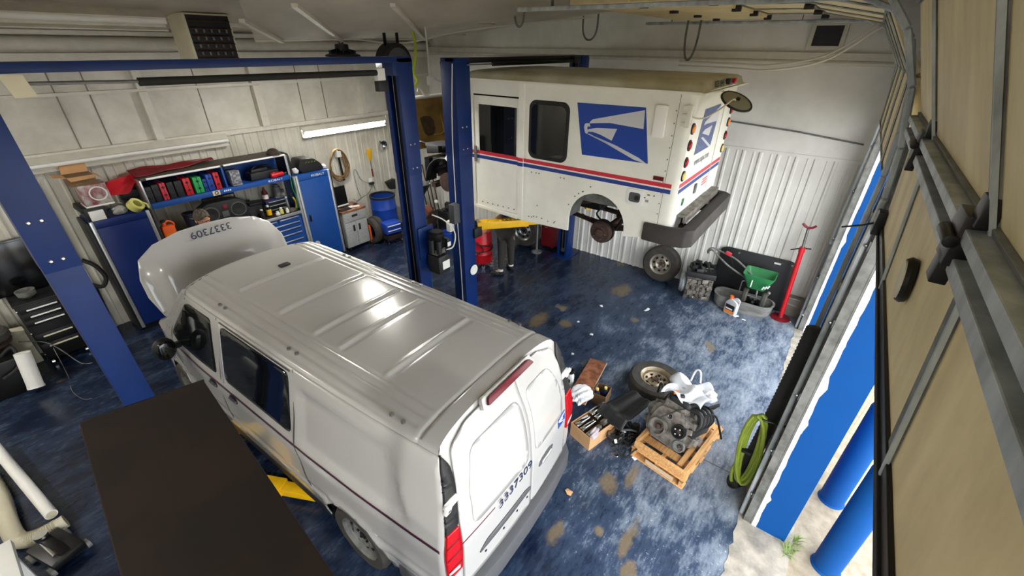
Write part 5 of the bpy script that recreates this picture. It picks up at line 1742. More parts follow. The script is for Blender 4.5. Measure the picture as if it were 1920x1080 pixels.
t = tag(crumple((4.585, 8.12, 1.88), .05, (.8, 1.4, .7), 8).build('paper_bag', 'cloth_white'), 'small crumpled white paper at the outer corner of the tall locker', 'bag')

# ================================================================== STEEL CABINET CORNER
cb = thing('steel_cabinet', 'grey hammered steel cabinet with wood top, drawer and two doors', 'cabinet', (4.975, 8.22, 0))
MB().box(-.285, .285, -.24, .235, .08, .87).build('body', 'hammer_grey', cb, bevel=.006)
MB().box(-.30, .30, -.26, .235, .87, .91).build('wood_top', 'wood_brown', cb, bevel=.006)
d_ = MB().box(-.275, .275, -.256, -.24, .66, .86).build('drawer', 'hammer_grey', cb, bevel=.006)
MB().box(-.08, .06, -.264, -.256, .75, .80).build('pull_recess', 'black_plastic', d_, bevel=.006)
for a, b, hx in ((-.275, -.01, -.07), (.0, .275, .07)):
    d_ = MB().box(a, b, -.256, -.24, .10, .645).build('door', 'hammer_grey', cb, bevel=.006)
    MB().box(hx - .025, hx + .025, -.264, -.256, .43, .57).build('pull_recess', 'black_plastic', d_, bevel=.006)
for sx in (-.24, .24):
    for sy in (-.2, .2):
        c = MB().cyl((sx, sy, .035), (sx + .03, sy, .035), .035, n=14).cyl((sx + .015, sy, .05), (sx + .015, sy, .09), .012).build('caster', 'black_plastic', cb)
t = thing('monitor', 'black flat screen standing upright on the steel cabinet', 'monitor', (4.92, 8.28, .912), 0, rot=(-.10, .03, .08))
MB().box(-.15, .15, -.015, .02, .03, .44).build('back_shell', 'black_plastic', t, bevel=.008)
MB().box(-.14, .14, -.018, -.014, .05, .43).build('screen', 'screen', t, smooth=False)
MB().box(-.15, .15, -.02, .0, .02, .05).build('lower_bezel', 'white_plastic', t, bevel=.004)
MB().box(-.10, .10, -.08, .08, .0, .02).build('stand', 'black_plastic', t, bevel=.005)
t = thing('keyboard', 'black keyboard on the steel cabinet top', 'keyboard', (4.83, 8.06, .912), .1)
MB().box(-.13, .13, -.06, .06, 0, .02).build('keyboard_base', 'black_plastic', t, bevel=.005)
_k = MB()
for r in range(4):
    for c in range(10):
        _k.box(-.12 + .024 * c, -.10 + .024 * c, -.05 + .026 * r, -.03 + .026 * r, .02, .026)
_k.build('key_field', 'rubber', t, smooth=False)
for i, (x, y, r) in enumerate(((5.03, 8.14, .3), (5.12, 8.08, -.5))):
    t = tag(MB().cbox((x, y, .914 + i * .004), (.14, .10, .003), (0, 0, r)).build('paper_sheet', 'cloth_white', smooth=False), ('white paper sheet lying nearest the screen', 'white paper sheet lying at the cabinet corner')[i], 'paper')
t = tag(MB().cbox((5.18, 8.2, .925), (.07, .05, .025)).build('power_adapter', 'black_plastic', bevel=.006), 'black power adapter on the corner of the steel cabinet', 'adapter')

# ================================================================== ON THE LEFT WALL
t = thing('hose_coil', 'brown hose coiled over a hook on the ribbed wall', 'hose', (5.05, 8.40, 2.05))
q = random.Random(2)
_h = MB()
for k in range(5):
    a, b = .13 + .012 * k, .62 + q.uniform(-.08, .06)
    pts = []
    for i in range(22):
        th = 2 * PI * i / 22
        pts.append((a * math.sin(th) * (1 + .25 * (1 - math.cos(th))) + q.uniform(-.008, .008), -.02 - .018 * k + q.uniform(-.004, .004), -b / 2 + b / 2 * math.cos(th) + .05))
    _h.tube(pts, .012, n=8, closed=True)
_h.build('hose', 'hose_tan', t)
MB().cyl((0, .07, .0), (0, -.10, .02), .018, n=12).cbox((.03, -.06, -.05), (.10, .08, .12)).build('hook', 'white_plastic', t, bevel=.008)
MB().bar((.03, -.06, -.1), (.07, -.04, -.62), .04, .02).build('hanging_bar', 'black_metal', t)
t = thing('yellow_scraper', 'yellow blade with grey neck and red handle hung on the ribbed wall', 'tool', (5.92, 8.455, 1.65))
MB().prism([(-.075, .30), (.075, .30), (.06, .18), (.025, .04), (-.025, .04), (-.06, .18)], -.012, .012, Matrix(((1, 0, 0, 0), (0, 0, 1, 0), (0, 1, 0, 0), (0, 0, 0, 1)))).build('blade', 'mustard', t, bevel=.006)
MB().cyl((0, 0, .05), (.005, 0, -.16), .016, n=10).build('neck', 'steel', t)
MB().cyl((.005, 0, -.14), (.01, 0, -.32), .020, n=10).build('grip', 'dark_red', t)
t = thing('wall_outlet', 'white outlet with black plug low on the ribbed wall', 'outlet', (5.84, 8.455, 1.22))
MB().cbox((0, 0, .03), (.08, .02, .12)).build('cover_plate', 'white_plastic', t, bevel=.004)
MB().cbox((0, -.03, -.02), (.12, .05, .05)).build('plug', 'black_plastic', t, bevel=.008)
for mt, pts in (('galv_dark', ((5.79, 8.44, 1.20), (5.6, 8.45, 1.33), (5.50, 8.45, 1.57), (5.44, 8.45, 1.5), (5.47, 8.45, 1.1), (5.52, 8.45, .95), (5.42, 8.44, .88), (5.30, 8.42, .96))),
                ('black_plastic', ((5.86, 8.43, 1.17), (5.72, 8.40, 1.02), (5.45, 8.36, .95), (5.25, 8.24, .945))),
                ('black_plastic', ((5.88, 8.43, 1.17), (5.90, 8.43, 1.10), (5.92, 8.43, 1.02)))):
    MB().tube([Vector(p) - Vector((5.84, 8.455, 1.22)) for p in pts], .006, n=6, smooth=6).build('power_cord', mt, t)
t = thing('work_lamp', 'round chrome work lamp on the wall behind the lift post', 'lamp', (6.26, 8.38, 1.99))
MB().lathe([(.001, .06), (.06, .055), (.11, 0), (.12, -.01), (.11, -.01), (.05, .04), (.001, .045)], 24, frame((0, 0, 0), (1, 0, 0), (0, .3, -1))).build('reflector', 'chrome', t)
MB().tube([(0, .02, .05), (0, .08, .08), (0, .1, .02)], .01).build('bracket', 'black_metal', t)
t = tag(MB().prism([(-.12, .08), (.12, .12), (.10, -.12), (-.03, -.10)], -.06, .06, Matrix(((1, 0, 0, 6.34), (0, 0, 1, 8.4), (0, 1, 0, 1.06), (0, 0, 0, 1)))).build('black_hopper', 'black_plastic', bevel=.01), 'black scoop hung on the wall above the blue barrel', 'scoop')

# barrel, tool cart, tires beside the steel cabinet
t = thing('blue_barrel', 'open blue plastic barrel with black rim against the ribbed wall', 'barrel', (5.88, 8.15, 0))
MB().lathe([(.001, .02), (.27, .02), (.285, .05), (.285, .30), (.295, .32), (.285, .34), (.285, .66), (.295, .68), (.285, .70), (.28, .93), (.265, .93), (.27, .10), (.001, .10)], 36).build('barrel_body', 'barrel_blue', t)
MB().lathe([(.262, .925), (.292, .925), (.292, .975), (.262, .975)], 36, None, close=True).build('rim_band', 'rubber', t, bevel=.006)
t = thing('tool_cart', 'blue two drawer tool cart on casters before the barrel', 'cart', (5.64, 7.66, 0), -.15)
MB().box(-.19, .19, -.13, .13, .26, .50).build('cart_body', 'barrel_blue', t, bevel=.008)
MB().box(-.17, .17, -.12, .12, .10, .22).build('lower_tray', 'dark_brown', t, bevel=.008)
for sx in (-.17, .17):
    for sy in (-.11, .11):
        MB().bar((sx, sy, .08), (sx, sy, .28), .02).build('leg', 'black_metal', t)
        MB().cyl((sx - .015, sy, .035), (sx + .015, sy, .035), .035, n=14).build('caster', 'chrome', t)
for z in (.30, .41):
    d_ = MB().box(-.175, .175, -.145, -.13, z - .03, z + .06).build('drawer', 'barrel_blue', t, bevel=.004)
    MB().box(-.16, .16, -.165, -.145, z + .035, z + .05).build('drawer_pull', 'letter_white', d_, bevel=.003)
for i, (x, y, lab) in enumerate(((5.355, 7.99, 'worn black tire standing against the steel cabinet'), (5.50, 8.02, 'black tire standing outside the worn tire, nearer the barrel'))):
    t = thing('tire', lab, 'tire', (x, y, 0))
    T = frame((0, 0, .29), (0, 1, 0), (0, 0, 1))
    MB().lathe([(.19, -.055), (.20, -.07), (.27, -.065), (.29, -.05), (.29, .05), (.27, .065), (.20, .07), (.19, .055)], 36, T, close=True).build('tread', 'tire', t)
    MB().lathe([(.187, -.05), (.192, -.05), (.192, .05), (.187, .05)], 36, T, close=True).build('bead', 'rubber', t)
t = tag(MB().cbox((5.30, 7.985, .24), (.03, .05, .42)).build('orange_board', 'orange', bevel=.006), 'slim orange board standing at the cabinet corner', 'board')

# fluorescent lamps
def tube_lamp(name, x0, x1, y, z, glow, label, tilt=0.0):
    t = thing(name, label, 'lamp', ((x0 + x1) / 2, y, z))
    w = (x1 - x0) / 2
    T = Matrix(((0, 0, 1, 0), (1, 0, 0, 0), (0, 1, 0, 0), (0, 0, 0, 1)))
    MB().prism([(.06, .10), (.0, .10), (-.09, .03), (-.085, .02), (-.0, .07), (-.0, -.06), (-.04, -.09), (-.035, -.1), (.06, -.09)], -w, w, T).build('reflector', 'beam_white', t, smooth=False)
    tb = MB().cyl((-w + .03, -.045, .0), (w - .03, -.045, .0), .019 if glow else .036, n=14).build('tube', 'tube_glow' if glow else 'white_plastic', t)
    for s in (-1, 1):
        MB().cbox((s * (w - .015), -.04, 0), (.03, .05, .06)).build('tube_holder', 'white_plastic', t, bevel=.005)
    return t


tube_lamp('fluorescent_lamp', 4.45, 6.42, 8.42, 2.49, True, 'lit fluorescent lamp on the ribbed wall behind the lift post')
tube_lamp('fluorescent_lamp', .40, 3.12, 8.42, 2.56, False, 'long unlit fluorescent lamp on the wall above the hutch')
tube_lamp('fluorescent_lamp', -.6, 2.14, 6.48, 4.20, False, 'unlit fluorescent lamp hung high beside the unit heater')

# unit heater
t = thing('unit_heater', 'beige unit heater with dark louvred grille hung high in the corner', 'heater', (2.64, 6.85, 4.03))
MB().box(-.26, .26, -.24, .24, -.27, .27).build('housing', 'cream', t, bevel=.01)
g = MB().box(-.235, .235, -.25, -.235, -.24, .25).build('grille_opening', 'dark_red_brown' if 'dark_red_brown' in M else 'lift_dark', t, smooth=False)
for k in range(6):
    MB().cbox((0, -.262, -.20 + .08 * k), (.46, .045, .008), (.6, 0, 0)).build('louvre', 'rust', g, smooth=False)
for k in range(4):
    for c in range(5):
        MB().cyl((-.17 + .085 * c, -.268, -.17 + .08 * k), (-.17 + .085 * c, -.268, -.135 + .08 * k), .012, n=8).build('heat_fin', 'alu', g)
for sx in (-.2, .2):
    MB().cyl((sx, 0, .27), (sx, 0, ceil_z(6.85) - 4.03), .012, n=8).build('hanger_rod', 'galv_dark', t)

# high bay lamps: one in view, the others unseen, added to brighten the hall
def high_bay(label, x, y, z):
    t = thing('high_bay_lamp', label, 'lamp', (x, y, z), 0, 'high bay lamps')
    MB().lathe([(.001, .15), (.05, .15), (.09, .14), (.095, .06), (.12, .05), (.235, .012), (.24, -.01), (.225, -.018), (.001, -.012)], 36).build('housing', 'black_metal', t)
    for k in range(12):
        a = 2 * PI * k / 12
        MB().cbox((.13 * math.cos(a), .13 * math.sin(a), .05), (.10, .008, .05), (0, .25, a)).build('cooling_fin', 'black_metal', t, smooth=False)
    MB().lathe([(.001, -.020), (.150, -.020), (.150, -.016), (.001, -.016)], 36).build('led_face', 'lamp_glow', t)
    top = (4.045 if x > 3 else ceil_z(y) if x < -1.6 and y > 5 else 4.70) - z - .004
    m = MB().torus((0, 0, .18), .035, .008, (0, 1, 0), n=18)
    m.cyl((0, 0, .2), (0, 0, top), .007, n=8).build('hook', 'black_metal', t)
    return t


high_bay('black round high bay lamp hanging near the corner beside the hose reel', 4.02, 6.0, 3.85)
high_bay('unseen high bay lamp added near the door wall to brighten the hall', -2.3, 1.4, 4.5)
high_bay('unseen high bay lamp added above the tire changer corner to brighten the hall', -2.5, 6.9, 3.95)

# hose reel with its lime hose, hanging outlet box
t = thing('hose_reel', 'black hose reel hung by two straps above the lift post', 'reel', (4.5, 5.5, 3.76))
MB().lathe([(.001, -.10), (.25, -.10), (.26, -.09), (.26, .09), (.25, .10), (.001, .10)], 32, frame((0, 0, 0), (1, 0, 0), (0, 0, 1))).build('drum', 'black_plastic', t, bevel=.01)
MB().lathe([(.05, .10), (.20, .10), (.20, .115), (.05, .115)], 28, frame((0, 0, 0), (1, 0, 0), (0, 0, 1)), close=True).build('side_ring', 'grey_plastic', t)
MB().cbox((.05, -.11, -.1), (.08, .02, .05)).build('yellow_label', 'lime', t, smooth=False)
for sx in (-.12, .10):
    MB().bar((sx, 0, .22), (sx, 0, 4.17 - 3.76), .045, .012).build('hanger_strap', 'black_metal', t)
t = tag(MB().tube([(4.72, 5.3, 4.15), (4.66, 5.2, 4.0), (4.55, 5.1, 3.85), (4.45, 5.05, 3.66), (4.46, 5.0, 3.56), (4.40, 5.0, 3.50), (4.34, 5.0, 3.55)], .018, n=10, smooth=6).build('air_hose', 'lime_bright'), 'lime air hose slanting down beside the hose reel', 'hose')
t = thing('outlet_box', 'white outlet box dangling on a cable between the two lift posts', 'outlet', (4.75, 5.05, 3.545))
MB().cbox((0, 0, 0), (.085, .06, .115)).build('box', 'white_plastic', t, bevel=.008)
MB().cbox((.03, -.04, .03), (.05, .05, .03)).build('plug', 'white_plastic', t, bevel=.006)
for i, (pts, lab) in enumerate(((((4.75, 5.05, 3.6), (4.74, 5.05, 4.1), (4.72, 5.05, 4.27)), 'white cable dropping straight from the ceiling to the outlet box'),
                                (((4.79, 5.0, 3.57), (4.85, 4.9, 3.53), (4.95, 4.75, 3.62), (4.97, 4.42, 3.84), (4.80, 4.15, 3.895), (5.6, 4.12, 3.875), (6.6, 4.12, 3.875), (7.25, 4.12, 3.875)), 'white cable curving from the outlet box onto the far lift beam'),
                                (((4.74, 5.05, 3.49), (4.72, 5.05, 3.38), (4.62, 5.05, 3.36), (4.5, 5.0, 3.46), (4.42, 4.95, 3.47), (4.36, 4.9, 3.43)), 'white cable looping below the outlet box'),
                                (((3.9, 7.2, 4.15), (4.2, 6.7, 4.12), (4.5, 6.2, 4.05), (5.0, 5.8, 4.02), (5.3, 5.0, 4.16), (5.9, 4.3, 4.27), (6.8, 3.6, 4.38)), 'white cable swagged along the ceiling above the lifts'))):
    tag(MB().tube(pts, .011, n=8, smooth=7).build('white_cable', 'cable_white'), lab, 'cable')
t = tag(MB().box(4.9, 5.9, 4.75, 4.85, 4.27, 4.30).build('wooden_batten', 'cardboard', bevel=.004, rot=None), 'pale wooden batten fixed under the ceiling', 'batten')

# ================================================================== ALONG THE FAR WALL
t = thing('spare_wheel', 'worn wheel with silver rim leaning on the ribbed far wall', 'wheel', (7.60, 2.09, 0))
_T = Matrix.Translation((.08, 0, .35)) @ Euler((0, math.radians(-80), 0)).to_matrix().to_4x4()
wheel_parts(t, .35, .20, .195, _T, mat('rim_silver', rgb(176, 170, 158), .45, metal=.5, col2=rgb(120, 108, 92), scale=9), 'rust', holes=8, hole_r=.024, dished=.035)

t = thing('truck_wheel', 'wheel with bright rim standing on the floor under the mail truck', 'wheel', (7.40, 5.15, 0), .12)
wheel_parts(t, .37, .22, .21, Matrix.Translation((0, 0, .37)) @ Euler((0, math.radians(-90), 0)).to_matrix().to_4x4(), 'steel', 'black_metal', holes=8, hole_r=.026, dished=.03)

t = thing('red_cabinet', 'dark red steel cabinet on the floor behind the far lift post', 'cabinet', (7.66, 4.70, 0))
MB().box(-.12, .2, -.22, .10, .05, .62).build('body', 'dark_red', t, bevel=.01)
MB().box(-.13, -.12, -.20, .08, .32, .58).build('door', 'dark_red', t, bevel=.004)
MB().box(-.14, -.13, -.06, .0, .50, .52).build('handle', 'steel', t, bevel=.003)
for sy in (-.18, .06):
    MB().cyl((-.08, sy, .03), (-.05, sy, .03), .03, n=12).build('caster', 'black_plastic', t)
t = thing('jack_stand', 'thin steel jack standing between wheel and red cabinet', 'jack', (7.25, 4.72, 0))
MB().lathe([(.001, 0), (.12, 0), (.12, .015), (.03, .05), (.001, .05)], 20).build('base', 'galv_dark', t)
MB().cyl((0, 0, .04), (0, 0, .85), .026, n=12).build('column', 'steel', t)
MB().cyl((0, 0, .85), (0, 0, 1.1), .016, n=12).build('screw', 'steel', t)
MB().cyl((-.08, .0, .3), (.10, .02, .25), .008, n=8).build('lever', 'chrome', t)


def greeble(mb, c, s, n, seed, lo=.04, hi=.14):
    q = random.Random(seed)
    for _ in range(n):
        p = (c[0] + q.uniform(-s[0], s[0]), c[1] + q.uniform(-s[1], s[1]), c[2] + q.uniform(-s[2], s[2]))
        k = q.random()
        if k < .55:
            mb.cbox(p, (q.uniform(lo, hi), q.uniform(lo, hi), q.uniform(lo, hi)), (q.uniform(-.3, .3), q.uniform(-.3, .3), q.uniform(-.5, .5)))
        else:
            d = Vector((q.uniform(-1, 1), q.uniform(-1, 1), q.uniform(-.6, .6))).normalized() * q.uniform(lo, hi)
            mb.cyl(Vector(p) - d / 2, Vector(p) + d / 2, q.uniform(lo * .3, hi * .32), n=12)
    return mb


# bare engine block by the wall
t = thing('engine_block', 'greasy aluminium gearbox casting with dark intake standing by the far wall', 'engine', (7.50, 1.32, 0), .25)
m_ = MB().box(-.16, .18, -.22, .22, .0, .42)
for k in range(5):
    m_.box(-.20, -.15, -.20 + .09 * k, -.15 + .09 * k, .04, .40)
for k in range(4):
    m_.cyl((-.17, -.16 + .11 * k, .16), (-.225, -.16 + .11 * k, .16), .035, n=12)
    m_.cyl((-.17, -.12 + .09 * k, .31), (-.22, -.12 + .09 * k, .31), .028, n=10)
greeble(m_, (-.16, 0, .22), (.04, .2, .18), 36, 5, .03, .10).build('casting', 'alu', t, bevel=.006)
MB().lathe([(.001, -.04), (.21, -.04), (.24, .05), (.20, .16), (.001, .18)], 20, Matrix.Translation((.02, .24, .22)) @ Euler((-PI / 2, 0, 0)).to_matrix().to_4x4() @ Matrix.Diagonal((.8, .8, .5, 1))).build('bell_housing', 'galv', t)
m_ = MB().cbox((-.02, 0, .47), (.36, .48, .09), (.0, .12, 0))
greeble(m_, (.02, 0, .56), (.14, .2, .06), 14, 6, .04, .12).build('intake_cover', 'black_plastic', t, bevel=.01)
for k in range(3):
    MB().tube([(-.05, -.15 + .14 * k, .52), (-.10, -.1 + .12 * k, .62), (.0, -.05 + .1 * k, .66), (.1, 0, .58)], .014, smooth=5).build('intake_hose', 'rubber', t)

t = thing('black_sheet', 'large black plastic sheet leaning on the ribbed far wall', 'panel', (7.80, .56, 0))
T = Matrix.Translation((.0, 0, .02)) @ Euler((0, math.radians(6), 0)).to_matrix().to_4x4()
MB().prism(roundpoly([(-.60, 0), (.60, 0), (.60, .86), (.50, .90), (-.52, .90), (-.60, .82)], .04), -.02, .02, T @ Matrix(((0, 0, 1, 0), (1, 0, 0, 0), (0, 1, 0, 0), (0, 0, 0, 1)))).build('sheet', 'black_plastic', t, bevel=.008)
MB().prism([(-.36, .80), (-.26, .80), (-.26, .83), (-.36, .83)], -.026, -.02, T @ Matrix(((0, 0, 1, 0), (1, 0, 0, 0), (0, 1, 0, 0), (0, 0, 0, 1)))).build('white_label', 'white_plastic', t, smooth=False)
for y in (-.52, .3):
    MB().cyl(T @ Vector((-.03, y, .84)), T @ Vector((-.02, y, .84)), .018, n=10).build('rivet', 'galv_dark', t)

t = thing('grey_tub', 'long grey tub on the floor below the green spreader', 'tub', (7.50, .56, 0), PI / 2 + .04)
prof = rrect(-.48, .46, -.20, .19, .17, 6)
n = len(prof)
vs, fs = [], []
for z, k in ((0, .86), (.06, .95), (.22, 1.0), (.235, 1.02), (.235, .95), (.07, .90), (.05, .82)):
    vs += [(x * k, y * k, z) for x, y in prof]
for r in range(6):
    fs += [(r * n + i, r * n + (i + 1) % n, (r + 1) * n + (i + 1) % n, (r + 1) * n + i) for i in range(n)]
fs += [tuple(reversed(range(n))), tuple(range(6 * n, 7 * n))]
MB().faces(vs, fs).build('tub_shell', mat('tub_grey', rgb(142, 142, 138), .5, col2=rgb(104, 102, 98), scale=6, stretch=(.4, 3, 3)), t)
m_ = greeble(MB(), (-.22, 0, .17), (.18, .12, .04), 12, 8, .05, .14)
m_.build('scrap_parts', 'black_metal', t, bevel=.006)['kind'] = 'stuff'
MB().cyl((-.30, -.02, .2), (-.34, -.04, .40), .02, n=10).sphere((-.345, -.042, .41), .03).build('lever_knob', 'alu', t)

# green drop spreader
t = thing('lawn_spreader', 'green push spreader with bent steel handle standing in the tub', 'spreader', (7.46, .42, .27))
w0, w1 = [(-.20, -.24), (.20, -.24), (.20, .24), (-.20, .24)], [(-.09, -.13), (.09, -.13), (.09, .13), (-.09, .13)]
def ring_(poly, z, r=.05):
    return [(x, y, z) for x, y in roundpoly(poly, r)]
A_, B_, C_, D_ = ring_(w0, .50), ring_(w1, .22), ring_([(x * .94, y * .94) for x, y in w0], .50), ring_([(x * .9, y * .9) for x, y in w1], .24)
n = len(A_)
fs = []
for (p, q_) in ((0, 1), (3, 2)):
    pass
vs = B_ + A_ + C_ + D_
for r in range(3):
    fs += [(r * n + i, r * n + (i + 1) % n, (r + 1) * n + (i + 1) % n, (r + 1) * n + i) for i in range(n)]
fs += [tuple(reversed(range(n))), tuple(range(3 * n, 4 * n))]
hp_ = MB().faces(vs, fs).build('hopper', 'green', t, bevel=.004)
for k in range(3):
    MB().bar((-.205, -.19 + .035 * k, .40 - .02 * k), (-.185, -.17 + .035 * k, .34 - .02 * k), .012, .02).build('leaf_print', 'letter_white', hp_, smooth=False)
MB().box(-.21, -.195, .06, .075, .30, .42).build('hopper_rib', 'letter_white', hp_, smooth=False)
for y in (-.17, .12):
    T = frame((-.10, y, .09), (1, 0, .2), (0, 0, 1))
    w_ = MB().lathe([(.07, -.035), (.105, -.04), (.12, -.02), (.12, .02), (.105, .04), (.07, .035)], 28, T @ Euler((0, 0, 0)).to_matrix().to_4x4(), close=True).build('wheel', 'tire', t)
    MB().lathe([(.001, -.02), (.072, -.03), (.072, .03), (.04, .035), (.001, .03)], 20, T).build('wheel_disc', 'grey_plastic', w_)
MB().cyl((-.10, -.2, .09), (-.10, .16, .09), .012, n=10).tube([(-.10, -.05, .09), (-.02, -.03, .2), (.0, .0, .26)], .014).build('axle', 'steel', t)
MB().tube([(-.02, .10, .32), (-.02, .45, .46), (.0, .66, .58), (.0, .80, .68), (.0, .86, .66), (.03, .87, .60)], .016, smooth=6).tube([(.06, .12, .40), (.08, .40, .58), (.08, .66, .66), (.06, .82, .70), (.03, .88, .66), (.03, .87, .60)], .016, smooth=6).build('handle', 'galv_dark', t)
MB().cbox((.08, .56, .66), (.07, .10, .05), (.3, 0, 0)).build('red_grip', 'decal_red', t, bevel=.012)
MB().tube([(.07, .5, .60), (.05, .4, .40), (.03, .2, .30)], .005).build('control_rod', 'black_metal', t)
MB().bar((-.06, .22, .30), (-.06, .22, -.02), .015).bar((-.06, .22, .30), (.0, .10, .32), .015).build('stand_leg', 'steel', t)

t = thing('fluid_jug', 'grey jug with orange cap and orange label on the floor', 'jug', (7.22, .66, 0), -.35)
MB().prism(roundpoly([(-.10, 0), (.10, 0), (.10, .25), (.02, .29), (-.04, .29), (-.10, .22)], .03), -.055, .055, Matrix(((0, 0, 1, 0), (-1, 0, 0, 0), (0, 1, 0, 0), (0, 0, 0, 1)))).build('jug_body', mat('jug_grey', rgb(184, 184, 186), .4), t, bevel=.015)
MB().tube([(0, -.09, .20), (0, -.105, .29), (0, -.05, .32), (0, .0, .29)], .014, smooth=4).build('jug_handle', mat('jug_grey', rgb(184, 184, 186), .4), t)
MB().cyl((0, .045, .28), (0, .045, .33), .03, n=16).build('jug_cap', 'orange', t)
lb = MB().box(-.058, -.0555, -.08, .08, .03, .19).build('label', 'black_plastic', t, smooth=False)
MB().box(-.0595, -.058, -.08, .08, .03, .085).build('label_band', 'lens_amber', lb, smooth=False)
MB().box(-.0595, -.058, -.05, .07, .10, .125).build('label_text_band', 'letter_white', lb, smooth=False)

t = thing('screw_jack_pole', 'tall red support pole with saddle and crossbar near the far door', 'jack', (7.60, -.06, 0))
MB().lathe([(.001, 0), (.15, 0), (.15, .012), (.05, .03), (.04, .07), (.001, .07)], 28).build('base', 'dark_red', t)
MB().cyl((0, 0, .05), (.0, .055, 1.26), .036, n=18).cyl((0, .053, 1.22), (0, .056, 1.30), .043, n=18).build('tube', 'red', t)
MB().cyl((0, .055, 1.28), (0, .075, 1.60), .020, n=14).build('screw', 'steel', t)
MB().tube([(0, .20, 1.22), (0, .06, 1.285), (0, -.06, 1.30)], .010, n=8).build('turning_bar', 'black_metal', t)
MB().tube([(0, .165, 1.67), (0, .12, 1.635), (0, .075, 1.62), (0, .03, 1.63), (0, -.015, 1.67)], .018, n=8, smooth=4).build('saddle', 'dark_red', t)
t = thing('wire_crate', 'grey crate with wire rails standing behind the red pole', 'crate', (7.82, -.20, 0))
MB().box(-.06, .08, -.10, .12, .0, .34).build('crate_body', mat('crate_grey', rgb(128, 122, 112), .7, var=.3), t, bevel=.01)
for z in (.20, .32):
    MB().cyl((-.065, -.11, z), (-.065, .13, z + .02), .005, n=6).build('wire', 'steel', t)
for i, (x, y, s, lab) in enumerate(((7.14, .42, .06, 'white torn scrap at the foot of the grey tub'), (7.18, .55, .09, 'long white paper sliver before the jug'), (7.55, -.22, .03, 'white pebble near the far door jamb'))):
    tag(MB().cbox((x, y, .008), (s * .5, s, .006), (0, .1, i)).build('paper_scrap', 'cloth_white', smooth=False), lab, 'litter')

# ================================================================== FLOOR CLUTTER BY THE VAN
pt = thing('pallet', 'pale wooden pallet carrying the engine, with loose frame boards', 'pallet', (3.86, .47, 0), -.146)
def pbox(x0, x1, y0, y1, z0, z1, nm='deck_board', par=None):
    return MB().box(x0, x1, y0, y1, z0, z1).build(nm, 'wood_pallet', par or pt, bevel=.004, smooth=False)
for y in (-.28, 0.0, .28):
    sx = [(-.50, -.36), (-.26, -.10), (.06, .22), (.36, .50)]
    for a, b in sx:
        pbox(a, b, y - .022, y + .022, .015, .105, 'stringer_block')
    pbox(-.50, .50, y - .022, y + .022, .075, .105, 'stringer')
for x in (-.46, -.0, .46):
    pbox(x - .05, x + .05, -.31, .31, .0, .015, 'bottom_board')
for x in (-.45, -.27, .10, .28, .45):
    pbox(x - .05, x + .05, -.31, .31, .105, .122)
for a, b, c, d, nm in ((-.49, -.45, -.29, .29, 'frame_board'), (-.45, .42, -.30, -.255, 'frame_board'), (-.45, .30, .26, .30, 'frame_board')):
    pbox(a, b, c, d, .122, .215, nm)
pbox(-.38, .48, -.215, -.16, .122, .16, 'loose_board')
MB().box(-.512, -.51, -.2, .12, .03, .09).build('pencil_marks', 'wood_edge', pt, smooth=False)

en = thing('car_engine', 'greasy car engine with pulleys standing on the wooden pallet', 'engine', (3.70, .54, .124), -.25, rot=(0, math.radians(26), -.22))
m_ = MB().prism(roundpoly([(-.20, .02), (.20, .02), (.24, .16), (.20, .36), (-.18, .38), (-.22, .18)], .04), -.24, .24, Matrix(((0, 0, 1, 0), (1, 0, 0, 0), (0, 1, 0, 0), (0, 0, 0, 1))))
greeble(m_, (-.02, -.2, .22), (.2, .06, .15), 14, 21, .04, .11)
greeble(m_, (-.02, .2, .22), (.2, .06, .15), 12, 22, .04, .11)
m_.build('engine_block', 'alu', en, bevel=.01)
m_ = MB().cbox((0, 0, .40), (.46, .26, .08))
for k in range(6):
    m_.cbox((-.215, -.10 + .04 * k, .36), (.04, .012, .10))
m_.build('cylinder_head', 'alu', en, bevel=.008)
vc = MB().prism(roundpoly([(-.22, -.13), (.22, -.13), (.22, .10), (-.22, .13)], .05), .44, .50).cbox((0, -.0, .51), (.34, .12, .03)).build('valve_cover', 'black_plastic', en, bevel=.015)
MB().cbox((-.17, -.03, .53), (.05, .12, .006)).build('white_label', 'white_plastic', vc, smooth=False)
fc = MB().prism(roundpoly([(-.18, .0), (.14, .0), (.20, .16), (.14, .36), (-.12, .40), (-.20, .2)], .05), 0, .04, Matrix(((0, 0, -1, -.24), (1, 0, 0, 0), (0, 1, 0, 0), (0, 0, 0, 1)))).build('front_cover', 'alu', en, bevel=.01)
def pulley(c, r, w, mt, nm, par=en):
    T = frame(c, (0, -1, 0), (0, 0, 1))
    o = MB().lathe([(.001, 0), (r * .55, 0), (r * .6, .01), (r * .72, w * .4), (r * .8, w), (r, w), (r * .97, w * .7), (r, w * .5), (r * .97, w * .3), (r, 0), (r * .7, -.02), (.001, -.03)], 30, T).build(nm, mt, par)
    MB().lathe([(.001, .0), (r * .3, .0), (r * .28, w * .8), (.001, w)], 16, T).build('pulley_hub', 'rust', o)
    return o
pulley((-.30, .06, .15), .095, .05, 'alu', 'crank_pulley')
p2 = pulley((-.29, -.14, .22), .075, .03, 'black_metal', 'pump_pulley')
for k in range(4):
    a = PI / 2 * k + .4
    MB().cyl((-.325, -.14 + .035 * math.cos(a), .22 + .035 * math.sin(a)), (-.33, -.14 + .035 * math.cos(a), .22 + .035 * math.sin(a)), .008, n=8).build('pulley_bolt', 'chrome', p2)
pulley((-.28, .0, .31), .035, .03, 'steel', 'idler_pulley')
pulley((-.27, -.20, .08), .06, .03, 'galv_dark', 'compressor_pulley')
m_ = MB()
